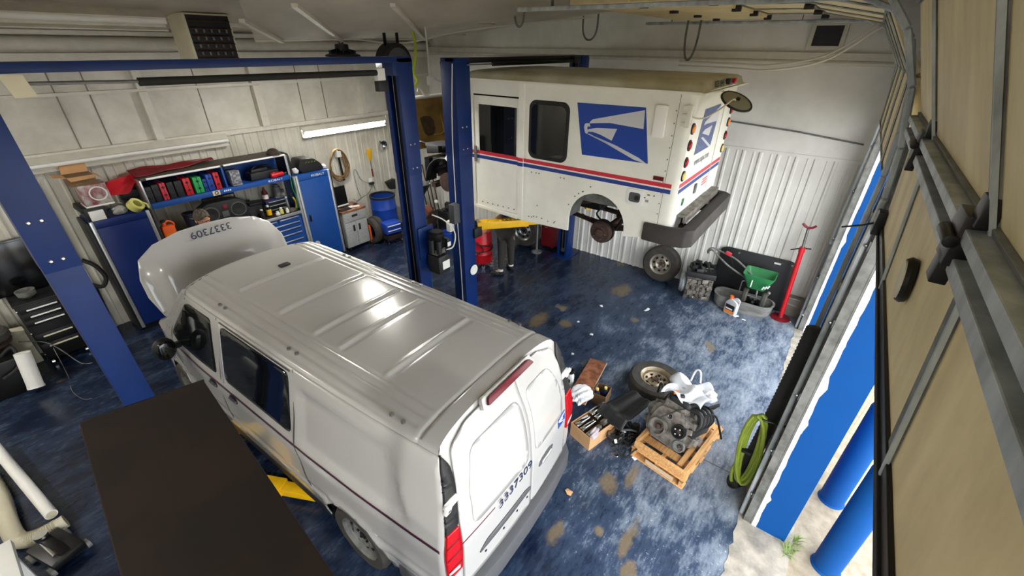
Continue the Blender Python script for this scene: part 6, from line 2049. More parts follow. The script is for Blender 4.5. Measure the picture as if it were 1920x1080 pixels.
for k in range(4):
    m_.tube([(-.18 + .11 * k, -.10, .44), (-.18 + .11 * k, -.22, .46), (-.18 + .11 * k, -.27, .36), (-.18 + .11 * k, -.22, .24)], .026, n=10, smooth=5)
m_.bar((-.22, -.22, .24), (.22, -.22, .24), .09, .08).build('intake_manifold', 'black_plastic', en, bevel=.006)
m_ = MB().cyl((-.10, .26, .22), (.10, .26, .22), .07, n=20).cyl((-.13, .26, .22), (-.10, .26, .22), .055, n=20).build('alternator', 'galv_dark', en, bevel=.004)
fl = MB().lathe([(.001, 0), (.17, 0), (.18, .01), (.18, .03), (.06, .05), (.001, .05)], 30, frame((.25, 0, .2), (0, 1, 0), (0, 0, 1))).build('flywheel', 'rust', en)
q = random.Random(31)
for k in range(9):
    a = Vector((q.uniform(-.22, .2), q.choice((-1, 1)) * q.uniform(.12, .26), q.uniform(.3, .5)))
    b = a + Vector((q.uniform(-.18, .18), q.uniform(-.12, .12), q.uniform(.04, .12)))
    c = b + Vector((q.uniform(-.2, .2), q.uniform(-.15, .15), q.uniform(-.25, -.05)))
    MB().tube([a, b, c], q.uniform(.006, .014), n=8, smooth=6).build('wiring', 'rubber' if k % 3 else 'grey_plastic', en)
for k in range(7):
    a = Vector((q.uniform(-.24, .22), q.uniform(-.22, .22), q.uniform(.50, .56)))
    MB().cbox(a, (.035, .05, .03), (q.uniform(-.5, .5), q.uniform(-.5, .5), q.uniform(-1, 1))).build('connector', ('black_plastic', 'white_plastic', 'lens_amber', 'galv')[k % 4], en, bevel=.004)
MB().torus((.02, .0, .575), .12, .012, (.2, .1, 1), n=26).build('gasket_ring', 'galv', en)
bpy.context.view_layer.update()
_lo = min((o.matrix_world @ v.co).z for o in en.children_recursive for v in o.data.vertices)
en.location.z += .124 - _lo
t = thing('plastic_wrap', 'torn white plastic wrap lying over the top of the engine', 'plastic sheet', (3.90, .51, .76))
def wrap(i, j):
    x, y = (i - .5) * .36, (j - .5) * .42
    return (x + .03 * math.sin(9 * j), y + .03 * math.cos(8 * i), .06 * math.sin(7 * i + 3 * j) * math.cos(9 * j - i) + .07 - .9 * (x * x + y * y))
MB().grid(wrap, 22, 24).build('sheet', mat('wrap', rgb(214, 218, 224), .3, var=.12, scale=9), t, thick=.004, angle=25)
MB().tube([(.10, .02, .08), (.12, .0, .22), (.10, -.05, .24), (.08, -.08, .12)], .010, smooth=5).build('twisted_end', 'cloth_white', t)
crumple((.08, -.20, .0), .09, (1, .8, .6), 15, .4).build('crumpled_edge', 'cloth_white', t)

t = thing('flat_wheel', 'wheel lying flat on the floor behind the engine', 'wheel', (4.60, 1.02, 0))
wheel_parts(t, .345, .205, .20, Matrix.Translation((0, 0, .11)), mat('rim_tan', rgb(178, 164, 140), .4, metal=.5, col2=rgb(128, 112, 90), scale=8), 'rust', holes=8, hole_r=.022, dished=-.03)

t = thing('undertray', 'black plastic car undertray resting over parts before the flat wheel', 'panel', (3.74, 1.12, .31), -.35, rot=(math.radians(-5), math.radians(-6), -.35))
def tray(i, j):
    x, y = (i - .5) * .56, (j - .5) * .46 * (1 - .25 * i)
    z = .015 * math.sin(12 * j) + .05 * math.exp(-((i - .2) / .08) ** 2) - .05 * smooth01((j - .85) / .1) - .04 * smooth01((.1 - i) / .1)
    return (x, y, z)
MB().grid(tray, 34, 26).build('tray', 'grey_black' if 'grey_black' in M else 'black_plastic', t, thick=.006, angle=30)
MB().tube([Vector(tray(.0 + k * .05, 0.0)) + Vector((0, -.004, .004)) for k in range(21)], .005, n=6).build('tray_edge', 'grey_plastic', t)
for a, b in ((.5, .3), (.8, .8), (.2, .7)):
    MB().cyl(Vector(tray(a, b)), Vector(tray(a, b)) + Vector((0, 0, .012)), .014, n=10).build('clip', 'rubber', t)

cbx = thing('carton_of_parts', 'open cardboard box full of chrome car trim by the van bumper', 'box', (3.16, 1.24, 0), -.262)
W_, D2, H_ = .44, .30, .20
for a, b, c, d in ((0, W_, 0, .006), (0, W_, D2 - .006, D2), (0, .006, .006, D2 - .006), (W_ - .006, W_, .006, D2 - .006)):
    MB().box(a, b, c, d, .006, H_).build('carton_side', 'cardboard', cbx, smooth=False)
MB().box(0, W_, 0, D2, 0, .006).build('carton_base', 'cardboard', cbx, smooth=False)
tp = MB().box(.19, .20, -.002, 0, .0, H_).build('tape', 'wood_edge', cbx, smooth=False)
for i, (y, w, mt, lab) in enumerate(((.245, .085, 'chrome', 'outermost wide chrome trim piece lying in the cardboard box'), (.155, .075, 'chrome', 'middle chrome trim piece lying in the cardboard box'), (.065, .07, 'alu', 'duller metal trim piece at the near edge of the cardboard box'))):
    t = thing('chrome_trim', lab, 'trim', (3.16, 1.24, .0), -.262, 'chrome trim pieces in the carton')
    for x0, x1 in ((.02, .24), (.26, .52)):
        m_ = MB().prism(roundpoly([(-w / 2, 0), (w / 2, 0), (w / 2 - .01, .06), (-w / 2 + .01, .07)], .02), 0, x1 - x0, frame((x0, y, .14 + .16 * x0), (0, 1, 0), (0, 0, 1)) @ Euler((0, 0, 0)).to_matrix().to_4x4())
        m_.build('trim_segment', mt, t, bevel=.006)
t = tag(crumple((3.26, 1.24, .20), .07, (1.2, .5, .5), 19, .4).build('rag', mat('rag_mauve', rgb(184, 172, 178), .9)), 'pale crumpled rag on the edge of the cardboard box', 'rag')

t = thing('plywood_panel', 'stained brown plywood panel lying by the van corner', 'panel', (4.13, 1.765, .115), .19, rot=(0, math.radians(8), .19))
MB().box(-.58, .50, -.12, .12, -.009, .009).build('board', 'wood_brown', t, smooth=False)
MB().box(-.58, .50, -.126, -.12, -.009, .010).build('board_edge', 'wood_edge', t, smooth=False)
t = thing('bottle_carton', 'small brown carton holding oil bottles behind the undertray', 'box', (3.98, 1.50, 0), .1)
for a, b, c, d in ((-.11, .11, -.09, -.085), (-.11, .11, .085, .09), (-.11, -.105, -.085, .085), (.105, .11, -.085, .085)):
    MB().box(a, b, c, d, .005, .17).build('carton_side', 'cardboard_dark', t, smooth=False)
MB().box(-.11, .11, -.09, .09, 0, .005).build('carton_base', 'cardboard_dark', t, smooth=False)
for i, (x, y, lab) in enumerate(((-.055, .04, 'navy oil bottle with yellow cap nearest the plywood panel'), (.03, -.035, 'navy oil bottle with yellow cap nearest the flat wheel'))):
    o = thing('oil_bottle', lab, 'bottle', (3.98 + x, 1.50 + y, .006))
    MB().lathe([(.001, 0), (.034, 0), (.036, .02), (.036, .14), (.018, .18), (.001, .18)], 16).build('bottle_body', 'letter_navy', o)
    MB().cyl((0, 0, .18), (0, 0, .205), .019, n=14).build('bottle_cap', 'lens_yellow', o)
t = thing('white_bottle', 'white bottle with black cap standing by the van corner', 'bottle', (3.94, 1.945, 0))
MB().lathe([(.001, 0), (.045, 0), (.05, .02), (.05, .20), (.03, .25), (.001, .25)], 20).build('bottle_body', 'white_plastic', t)
MB().lathe([(.001, .25), (.045, .25), (.045, .29), (.03, .29), (.03, .27), (.001, .27)], 20).build('bottle_cap', 'black_plastic', t)
MB().cbox((-.048, -.012, .14), (.006, .02, .05), (0, 0, .2)).build('label_mark', 'letter_black', t, smooth=False)
t = tag(crumple((3.66, 1.62, .27), .125, (1.1, 1.0, .75), 23, .3, 30, 18).build('crumpled_cloth', 'cloth_white', angle=25), 'crumpled white cloth lying on the plywood panel', 'cloth')

t = thing('wiring_harness', 'heap of black wiring harness and hoses between box and pallet', 'wiring', (3.46, .985, 0), 0)
t.scale = (.85, .85, .85)
q = random.Random(44)
for k in range(16):
    c = Vector((q.uniform(-.14, .2), q.uniform(-.13, .13), .02))
    pts = []
    a = q.uniform(0, 6)
    r = q.uniform(.06, .16)
    for i in range(8):
        pts.append(c + Vector((r * math.cos(a), r * math.sin(a) * .8, q.uniform(.0, .16))))
        a += q.uniform(.5, 1.0)
        r *= q.uniform(.8, 1.15)
    MB().tube(pts, q.uniform(.006, .014), n=7, smooth=5).build('wire', 'rubber' if k % 4 else 'grey_plastic', t)
for k in range(6):
    MB().cbox((q.uniform(-.14, .16), q.uniform(-.12, .12), q.uniform(.05, .18)), (.05, .035, .03), (q.uniform(-.5, .5), q.uniform(-.5, .5), q.uniform(-1, 1))).build('connector', 'black_plastic' if k % 3 else 'white_plastic', t, bevel=.004)
MB().tube([(-.16, -.0, .02), (-.21, .03, .015), (-.23, -.01, .012), (-.22, -.05, .015), (-.17, -.06, .02)], .010, smooth=5).build('clamp_ring', 'chrome', t)
m_ = greeble(MB(), (.20, .02, .09), (.10, .10, .05), 18, 52, .05, .12).build('scrap_casting', 'black_metal', t, bevel=.008)
MB().tube([(.1, .1, .2), (.04, .14, .26), (.06, .06, .2), (.12, -.05, .22), (.2, -.12, .16)], .014, smooth=6).build('grey_hose', 'grey_plastic', t)
for i, (x, y, sx, sy, lab) in enumerate(((2.55, 1.12, .05, .07, 'tan paper scrap lying behind the van bumper'), (6.06, 2.5, .05, .05, 'white scrap on the floor below the mail truck axle'), (6.5, 1.81, .04, .13, 'white curved sliver on the floor before the spare wheel'), (4.6, 2.26, .03, .05, 'white scrap beside the plywood panel'),
                                         (3.41, .80, .04, .05, 'white clip beside the wiring heap'), (5.2, 2.3, .04, .05, 'white crumb midway between plywood panel and mail truck'), (4.9, .35, .05, .03, 'white scrap beyond the pallet corner'), (5.35, 2.62, .03, .04, 'tiny white scrap farthest along the van'))):
    tag(MB().faces([(0, 0, 0), (sx, 0, .006), (sx * 1.1, sy, .0), (sx * .3, sy * 1.1, .01), (-.01, sy * .5, .004)], [(0, 1, 2, 3, 4)]).build('paper_scrap', 'cloth_white' if i else 'cardboard', thick=.003, smooth=False, loc=(x, y, .004), rot=(0, 0, i * .7)), lab, 'litter')

# saw cuts in the floor
struct('trim_16', MB().box(2.9, XF - .03, 4.045, 4.055, -.01, .0012), 'seam', smooth=False)
struct('trim_17', MB().box(3.835, 3.845, -.3, 8.4, -.01, .0012), 'seam', smooth=False)

# ================================================================== DOOR SIDE
t = MB()
pts = [(3.74, -.285, 2.03), (3.74, -.275, 1.6), (3.735, -.26, 1.1), (3.73, -.235, .5), (3.71, -.20, .10), (3.66, -.15, .075)]
sp = spline([Vector(p) for p in pts], 26)
rs = [.060 + (.006 if i % 2 else -.002) for i in range(len(sp))]
t.tube(sp, rs, n=14)
tag(t.build('corrugated_hose', 'rubber', angle=80), 'thick black corrugated hose hanging at the pier beside the door track', 'hose')
t = thing('lime_hose', 'lime green hose coiled on the pier below the black hose', 'hose', (3.58, -.165, 1.13))
q = random.Random(5)
m_ = MB()
for k in range(5):
    a, b = .055 + .012 * k, .40 + q.uniform(-.04, .06)
    ph = q.uniform(0, .5)
    m_.tube([(-.02 - .012 * k + q.uniform(-.01, .01), -.02 + a * math.sin(2 * PI * i / 18 + ph), -.42 + b * math.cos(2 * PI * i / 18)) for i in range(18)], .017, n=8, closed=True)
m_.tube([(-.03, .03, -.60), (-.04, .05, -.76), (-.03, .03, -.90), (0, .02, -.95)], .016, smooth=5)
m_.build('hose', 'lime', t)
MB().cyl((-.02, -.28, 0), (-.08, .0, .0), .010, n=8).cbox((-.02, -.27, -.02), (.03, .03, .10)).build('hose_hook', 'black_metal', t)
MB().cbox((-.05, .0, -.45), (.05, .08, .03)).build('hose_tie', 'black_metal', t, bevel=.006)

for i, (x, y, lab) in enumerate(((3.34, -1.03, 'blue bollard nearest the van door outside the pier'), (4.14, -1.02, 'blue bollard farther along, outside the pier'))):
    t = thing('bollard', lab, 'bollard', (x, y, -.005), 0, 'bollards guarding the pier')
    MB().lathe([(.001, 0), (.105, 0), (.105, 1.25), (.09, 1.30), (.05, 1.335), (.001, 1.345)], 32).build('post', 'door_blue', t)
    MB().lathe([(.105, 0), (.118, 0), (.112, .015), (.105, .018)], 32, None, close=True).build('paint_collar', 'door_blue', t)
struct('trim_18', MB().faces([(4.30, -1.165, 0), (4.33, -1.275, 0), (6.2, -1.80, 0), (6.17, -1.69, 0)], [(0, 1, 2, 3)]).faces([(5.30, -1.13, 0), (5.33, -1.24, 0), (7.6, -1.80, 0), (7.57, -1.69, 0)], [(0, 1, 2, 3)]), 'yellow_line', smooth=False)
q = random.Random(77)
for i, (x, y, n_, r, lab) in enumerate(((3.27, -.75, 34, .09, 'grass tuft growing at the foot of the blue pier'), (3.42, -.78, 18, .05, 'small grass tuft beside the blue pier corner'))):
    m_ = MB()
    for k in range(n_):
        a = q.uniform(0, 2 * PI)
        L = q.uniform(.05, .12)
        b = Vector((x + q.uniform(-r, r) * .6, y + q.uniform(-r, r) * .4, -.005))
        d = Vector((math.cos(a), math.sin(a), 0))
        s = Vector((-d.y, d.x, 0)) * .004
        m_.faces([b - s, b + s, b + d * L * .5 + s * .8 + Vector((0, 0, L * .5)), b + d * L + Vector((0, 0, L * .55)), b + d * L * .5 - s * .8 + Vector((0, 0, L * .5))], [(0, 1, 2, 3, 4)])
    tag(m_.build('grass_tuft', 'grass', smooth=False), lab, 'grass')

# ================================================================== DARK CORNER BY THE NEAR LIFT POST
t = thing('storage_rack', 'dark brown board topping a tall narrow rack beside the van', 'rack', (.042, 1.02, 0), math.radians(-5.5))
MB().prism([(-.19, -.95), (.185, -.95), (.185, .795), (-.19, .865)], 2.765, 2.80).build('top_board', 'dark_brown', t, bevel=.004, smooth=False)
for z in (.25, 1.1, 1.95):
    MB().box(-.15, .13, -.9, .65, z, z + .03).build('shelf_board', 'dark_brown', t, smooth=False)
for x in (-.14, .11):
    for y in (-.88, .62):
        MB().box(x - .02, x + .02, y - .02, y + .02, 0, 2.765).build('upright', 'black_metal', t, smooth=False)
MB().bar((-.19, .862, 2.782), (.185, .792, 2.782), .05, .016).build('front_lip', 'black_metal', t, bevel=.004)

t = thing('tool_chest', 'black tool chest with bright drawer pulls in the dark corner', 'tool chest', (.08, 8.18, 0))
MB().box(-.24, .20, -.20, .22, .10, .96).build('chest_body', 'black_metal', t, bevel=.01)
MB().box(-.25, .21, -.22, .22, .96, .985).build('chest_top', 'black_plastic', t, bevel=.006)
for k, (z, h) in enumerate(((.86, .08), (.76, .08), (.66, .08), (.44, .15), (.28, .13))):
    d_ = MB().box(-.22, .18, -.215, -.20, z - h + .07, z + .075).build('drawer', 'black_metal', t, bevel=.004)
    MB().box(-.15, .15, -.24, -.215, z + .02, z + .034).build('drawer_pull', 'letter_white' if k < 3 else 'cream', d_, bevel=.003)
for sx in (-.2, .16):
    for sy in (-.16, .18):
        MB().cyl((sx - .015, sy, .045), (sx + .015, sy, .045), .045, n=14).build('caster', 'chrome', t)
for z in (.9, .55, .2):
    for sx in (-.235, .195):
        MB().sphere((sx, -.205, z), .008, 8, 6).build('corner_rivet', 'letter_white', t)
t = tag(MB().box(-.30, .42, 8.34, 8.42, 1.0, 1.72).box(-.28, .40, 8.33, 8.34, 1.02, 1.70).build('black_board', 'screen', bevel=.01), 'large black board standing on the tool chest against the wall', 'board')
t = thing('funnel', 'pale metal funnel on top of the tool chest', 'funnel', (.02, 8.12, .986))
MB().lathe([(.02, .0), (.09, .05), (.10, .12), (.092, .12), (.08, .06), (.012, .01)], 20, None, close=True).build('funnel_cone', 'galv_dark', t)
t = tag(MB().box(.33, .50, 8.12, 8.42, 0, .36).build('grey_block', 'cream', bevel=.015), 'grey block standing on the floor between tool chest and lift post', 'block')
t = thing('tire_machine', 'dark tire changer with white cylinder and round table in the dark corner', 'machine', (-.52, 7.72, 0))
MB().box(-.24, .16, -.16, .34, 0, .50).build('machine_body', 'black_metal', t, bevel=.03)
MB().cyl((.14, -.30, .09), (.21, -.20, .55), .078, n=22).cyl((.138, -.305, .075), (.142, -.295, .10), .083, n=22).build('white_cylinder', 'white_plastic', t)
MB().cyl((-.02, .22, .50), (-.02, .22, .60), .06).lathe([(.001, .6), (.22, .6), (.23, .63), (.001, .65)], 28, Matrix.Translation((-.02, .22, 0))).build('turntable', 'rust', t)
MB().box(-.42, -.28, .3, .44, .0, 1.5).bar((-.35, .37, 1.45), (-.02, .22, 1.45), .07, .07).cyl((-.02, .22, .9), (-.02, .22, 1.5), .025).build('column_arm', 'black_metal', t, bevel=.01)
MB().tube([(.02, .0, .5), (.16, -.06, .60), (.12, -.2, .4), (-.05, -.2, .3)], .02, smooth=5).build('air_line', 'rubber', t)
t = thing('turntable_tire', 'old tire lying on the table of the tire changer', 'tire', (-.54, 7.94, .652))
MB().lathe([(.12, 0), (.21, -.0), (.24, .03), (.24, .10), (.21, .13), (.12, .13)], 32, None, close=True).build('tread', 'tire', t)
t = tag(MB().box(-.40, -.20, 8.22, 8.40, 0, .50).cbox((-.30, 8.25, .53), (.2, .1, .1), (.3, .2, .1)).build('beige_carton', 'cream', bevel=.01), 'beige carton on the floor against the wall behind the tire changer', 'box')
for i, (pts, lab) in enumerate(((((-.3, 8.1, .45), (-.1, 7.9, .42), (.0, 7.85, .25), (.1, 7.72, .012), (.2, 7.6, .012)), 'grey hose drooping from the tire changer to the floor'),
                                (((-.05, 7.88, .3), (-.08, 7.5, .012), (-.12, 7.1, .012), (-.08, 6.8, .012), (.0, 6.7, .012)), 'thin pale hose trailing over the dark floor'))):
    tag(MB().tube(pts, .007 if i == 0 else .004, n=8, smooth=6).build('air_hose', 'galv_dark'), lab, 'hose')
t = tag(MB().tube([(.70, 8.36, 1.22), (.80, 8.3, 1.10), (.84, 8.28, .9), (.76, 8.28, .78), (.66, 8.3, .84)], .03, n=8, smooth=6).cyl((.68, 8.34, .80), (.64, 8.34, .0), .03).build('black_strap_loop', 'rubber'), 'black looped strap standing between lift post and first locker', 'strap')
t = thing('white_pipe', 'long white plastic pipe lying over the flexible duct', 'pipe', (0, 0, 0))
MB().cyl((-.86, 6.5, .20), (-.655, 4.84, .16), .046, n=20).build('pipe', 'white_plastic', t)
MB().cyl((-.657, 4.86, .16), (-.6545, 4.838, .16), .036, n=16).build('pipe_mouth', 'flex_beige', t)
t = MB()
sp = spline([Vector(p) for p in ((-.98, 6.2, .075), (-.93, 5.6, .075), (-.93, 5.1, .075), (-.90, 4.86, .075), (-.80, 4.77, .075), (-.66, 4.75, .08), (-.60, 4.75, .085))], 18)
t.tube(sp, [.064 + (.006 if i % 2 else -.002) * (0 if i > len(sp) * .82 else 1) for i in range(len(sp))], n=16)
tag(t.build('flexible_duct', 'flex_beige', angle=80), 'beige flexible duct bent round the end of the white pipe', 'duct')
t = thing('white_stand', 'low white steel stand cut by the bottom corner of the photo', 'stand', (-.95, 3.9, 0))
MB().box(-.35, .13, -.5, .38, .54, .60).build('stand_top', 'white_plastic', t, bevel=.012)
for x in (-.3, .08):
    for y in (-.44, .32):
        MB().box(x - .02, x + .02, y - .02, y + .02, 0, .54).build('leg', 'white_plastic', t, bevel=.004)
t = thing('floor_jack', 'black floor jack with chrome saddle near the white stand', 'jack', (-.72, 4.50, 0), .3)
MB().box(-.12, .12, -.22, .16, .05, .13).bar((0, -.2, .1), (.0, .08, .2), .08, .06).build('jack_frame', 'black_metal', t, bevel=.02)
MB().cyl((0, .08, .18), (0, .08, .24), .05, n=16).build('saddle', 'chrome', t)
MB().cyl((-.05, -.15, .14), (-.03, .05, .17), .018, n=10).build('ram', 'chrome', t)
for sx in (-.13, .13):
    for sy in (-.18, .12):
        MB().cyl((sx - .015, sy, .045), (sx + .015, sy, .045), .045, n=14).build('wheel', 'galv_dark', t)

# ================================================================== BACK CORNER UNDER THE MAIL TRUCK
t = thing('waste_drum', 'red oil drum with black hose wound round it on casters', 'drum', (6.02, 5.25, 0))
MB().lathe([(.001, .10), (.19, .10), (.20, .12), (.20, .28), (.21, .30), (.20, .32), (.20, .52), (.21, .54), (.20, .56), (.20, .76), (.19, .78), (.001, .78)], 32).build('drum', 'red', t)
MB().tube([(.215 * math.cos(a), .215 * math.sin(a), .58 + .07 * math.sin(a * .5 + 1) - .018 * a) for a in [k * .5 for k in range(30)]], .011, n=8).tube([(-.215, -.04, .6), (-.16, -.17, .45), (-.2, -.05, .32), (-.19, .08, .2)], .011, smooth=6).build('hose', 'rubber', t)
for k in range(4):
    a = PI / 4 + k * PI / 2
    MB().cyl((.2 * math.cos(a), .2 * math.sin(a), .04), (.2 * math.cos(a) + .02, .2 * math.sin(a) + .02, .04), .04, n=12).bar((.2 * math.cos(a), .2 * math.sin(a), .05), (.18 * math.cos(a), .18 * math.sin(a), .12), .03).build('caster', 'chrome', t)
t = thing('drain_funnel', 'black drain funnel with yellow rim on a green pole', 'funnel', (4.52, 5.21, 0))
MB().lathe([(.001, 0), (.22, 0), (.22, .03), (.03, .06), (.001, .06)], 22).build('base', 'black_metal', t)
MB().cyl((0, 0, .05), (0, 0, 1.86), .035, n=14).build('pole', 'bright_green', t)
MB().lathe([(.03, 1.88), (.05, 1.92), (.15, 2.06), (.16, 2.06), (.14, 2.02), (.035, 1.86)], 24, None, close=True).build('funnel_bowl', 'black_plastic', t)
MB().torus((0, 0, 1.93), .055, .02, n=20).build('yellow_rim', 'yellow', t)
t = thing('blue_bucket', 'small bright blue bucket on the floor behind the far lift', 'bucket', (6.40, 6.60, 0))
MB().lathe([(.11, 0), (.14, .26), (.15, .26), (.15, .28), (.13, .28), (.10, .02), (.001, .02)], 22).build('bucket_body', 'barrel_blue', t)
MB().tube([(-.14, 0, .26), (-.08, -.1, .22), (.08, -.1, .22), (.14, 0, .26)], .005, smooth=5).build('bail_handle', 'steel', t)
for i in range(4):
    y = 8.36 - .02 * (i % 2)
    x = 7.28 + .12 * i
    tag(MB().cyl((x - .02, y - .22, .02), (x + .06 * (i - 1.5) * .3, y + .06, 1.25 + .09 * (i % 3)), .016, n=10).build('rusty_rod', 'rust'), ('rusty rod leaning in the far corner, nearest the barrel', 'second rusty rod from the barrel in the far corner', 'third rusty rod from the barrel in the far corner', 'rusty rod standing deepest in the far corner')[i], 'rod', 'rusty rods in the far corner')
t = thing('scrap_motor', 'rusty brown motor with copper drum among scrap in the back corner', 'motor', (6.75, 7.75, 0), .4)
m_ = greeble(MB().box(-.3, .25, -.2, .2, 0, .3), (0, 0, .35), (.26, .18, .12), 22, 61, .06, .2)
m_.build('motor_body', 'rust', t, bevel=.015)
MB().cyl((-.32, -.16, .52), (-.16, -.20, .54), .12, n=22).build('copper_drum', mat('copper', rgb(176, 110, 88), .4, metal=.6, var=.3), t)
MB().sphere((.2, -.25, .62), .05, 12, 8).build('white_knob', 'white_plastic', t)
t = tag(greeble(MB().box(7.0, 7.35, 7.2, 7.55, 0, .42), (7.2, 7.4, .46), (.14, .14, .05), 8, 63, .06, .16).build('black_casing', 'black_plastic', bevel=.02), 'square black machine casing on the floor in the back corner', 'casing')

# ================================================================== PEOPLE
def skin_mesh(joints, edges, radii, root, level=2):
    """continuous tapered surface grown round a joint skeleton; returns a mesh"""
    names = list(joints)
    ix = {n: i for i, n in enumerate(names)}
    me = bpy.data.meshes.new('skeleton')
    me.from_pydata([joints[n] for n in names], [(ix[a], ix[b]) for a, b in edges], [])
    ob = bpy.data.objects.new('skeleton', me)
    C.objects.link(ob)
    md = ob.modifiers.new('skin', 'SKIN')
    md.use_smooth_shade = True
    md.branch_smoothing = 0.6
    for n, i in ix.items():
        r = radii.get(n, .05)
        sv = me.skin_vertices[0].data[i]
        sv.radius = (r, r) if isinstance(r, (int, float)) else r
        sv.use_root = (n == root)
    sub = ob.modifiers.new('sub', 'SUBSURF')
    sub.levels = sub.render_levels = level
    dg = bpy.context.evaluated_depsgraph_get()
    dg.update()
    out = bpy.data.meshes.new_from_object(ob.evaluated_get(dg))
    bpy.data.objects.remove(ob)
    return out


def skin_part(name, joints, edges, radii, root, material, parent, extra=None, level=2):
    me = skin_mesh(joints, edges, radii, root, level)
    mb = MB()
    mb.bm.from_mesh(me)
    if extra:
        extra(mb)
    me.name = name
    mb.bm.to_mesh(me)
    mb.bm.free()
    me.polygons.foreach_set('use_smooth', [True] * len(me.polygons))
    me.materials.clear()
    me.materials.append(M[material])
    o = bpy.data.objects.new(name, me)
    C.objects.link(o)
    o.parent = parent
    return o


def add_hand(mb, wrist, fwd, palm_n, side, curl=.5, L=.18):
    """palm with five bent fingers; side = direction of the thumb"""
    f, n = Vector(fwd).normalized(), Vector(palm_n).normalized()
    s = Vector(side).normalized()
    w = Vector(wrist)
    mb.cbox((0, 0, 0), (0, 0, 0))
    T = Matrix((s, f, n)).transposed().to_4x4()
    T.translation = w + f * .05
    mb.sphere((0, 0, 0), 1.0, 14, 8, (.042, .055, .017), T)
    for k, (o, ln) in enumerate(((.030, .075), (.010, .085), (-.011, .080), (-.031, .062))):
        b = w + f * .090 + s * o
        pts = [w + f * .05 + s * o, b]
        d = f.copy()
        for j, fr in enumerate((.45, .32, .23)):
            d = (d * math.cos(curl * (.7 + .2 * j)) + n * math.sin(curl * (.7 + .2 * j))).normalized()
            pts.append(pts[-1] + d * ln * fr)
        mb.tube(pts, [.0095, .0095, .009, .008, .0065], n=8)
    b = w + f * .03 + s * .034
    mb.tube([w + f * .02 + s * .02, b, b + (s * .7 + f * .6).normalized() * .03, b + (s * .45 + f * .8 + n * .4).normalized() * .058], [.012, .0115, .010, .008], n=8)


def add_head(mb, c, fwd, up, r=.10):
    """skull with brow, nose, mouth, eyes and ears"""
    f, u = Vector(fwd).normalized(), Vector(up)
    u = (u - f * u.dot(f)).normalized()
    s = f.cross(u)
    T = Matrix((s, f, u)).transposed().to_4x4()
    T.translation = Vector(c)
    mb.sphere((0, -.008, .02), 1.0, 22, 16, (.076, .096, .105), T)
    mb.sphere((0, .022, -.055), 1.0, 18, 12, (.058, .070, .072), T)
    mb.sphere((0, .098, -.012), 1.0, 10, 8, (.013, .022, .026), T)          # nose
    mb.sphere((0, .070, .028), 1.0, 12, 8, (.055, .022, .012), T)           # brow
    mb.sphere((0, .082, -.062), 1.0, 12, 8, (.024, .010, .006), T)          # lips
    mb.sphere((0, .082, -.074), 1.0, 12, 8, (.021, .010, .006), T)
    for k in (-1, 1):
        mb.sphere((k * .031, .080, .008), 1.0, 10, 8, (.012, .010, .008), T)    # eyes
        mb.sphere((k * .078, -.010, -.010), 1.0, 10, 8, (.010, .020, .032), T)  # ears


def hair_cap(name, c, fwd, up, material, parent, back=.0, low=-.02):
    f, u = Vector(fwd).normalized(), Vector(up)
    u = (u - f * u.dot(f)).normalized()
    s = f.cross(u)
    T = Matrix((s, f, u)).transposed().to_4x4()
    T.translation = Vector(c)
    mb = MB()
    q = random.Random(3)
    def g(i, j):
        a = 2 * PI * i
        th = j * 1.75
        front = max(0, math.sin(a))
        th = min(th, 1.75 - .75 * front ** 2)
        rr = 1.0 + .04 * math.sin(a * 9 + th * 5) + .03 * math.sin(a * 17)
        return T @ Vector((.083 * rr * math.sin(th) * math.cos(a), -.010 + .103 * rr * math.sin(th) * math.sin(a), .024 + .112 * rr * math.cos(th)))
    mb.grid(g, 40, 14)
    return mb.build(name, material, parent, thick=.008, angle=70)


# --- mechanic behind the raised hood of the van
p1 = thing('person', 'grey haired person standing behind the raised van hood at the workbench', 'person', (1.93, 7.06, 0))
p1.scale = (1.045, 1.045, 1.045)
J = dict(pelvis=(0, 0, .98), belly=(0, -.03, 1.12), chest=(0, -.08, 1.34), neckb=(0, -.11, 1.50), neck=(0, -.125, 1.60), head=(0, -.13, 1.68),
         sl=(-.19, -.09, 1.45), el=(-.27, -.20, 1.20), wl=(-.18, -.42, 1.12), sr=(.19, -.09, 1.45), er=(.27, -.20, 1.20), wr=(.16, -.42, 1.10),
         hl=(-.10, 0, .93), kl=(-.12, -.03, .50), al=(-.12, .03, .09), tl=(-.13, -.13, .035), hr=(.10, 0, .93), kr=(.12, -.05, .50), ar=(.12, .02, .09), tr=(.13, -.14, .035))
E_ = [('pelvis', 'belly'), ('belly', 'chest'), ('chest', 'neckb'), ('neckb', 'neck'), ('neck', 'head'), ('chest', 'sl'), ('sl', 'el'), ('el', 'wl'), ('chest', 'sr'), ('sr', 'er'), ('er', 'wr'),
      ('pelvis', 'hl'), ('hl', 'kl'), ('kl', 'al'), ('al', 'tl'), ('pelvis', 'hr'), ('hr', 'kr'), ('kr', 'ar'), ('ar', 'tr')]
R_ = dict(pelvis=.13, belly=.12, chest=.14, neckb=.07, neck=.052, head=.05, sl=.06, el=.042, wl=.030, sr=.06, er=.042, wr=.030, hl=.09, kl=.062, al=.042, tl=.035, hr=.09, kr=.062, ar=.042, tr=.035)


def ex1(mb):
    add_head(mb, (0, -.15, 1.75), (0.25, -1, -.35), (0, -.1, 1))
    add_hand(mb, (-.18, -.42, 1.12), (.1, -1, -.3), (0, -.3, -1), (1, 0, 0))
    add_hand(mb, (.16, -.42, 1.10), (-.1, -1, -.3), (0, -.3, -1), (-1, 0, 0))


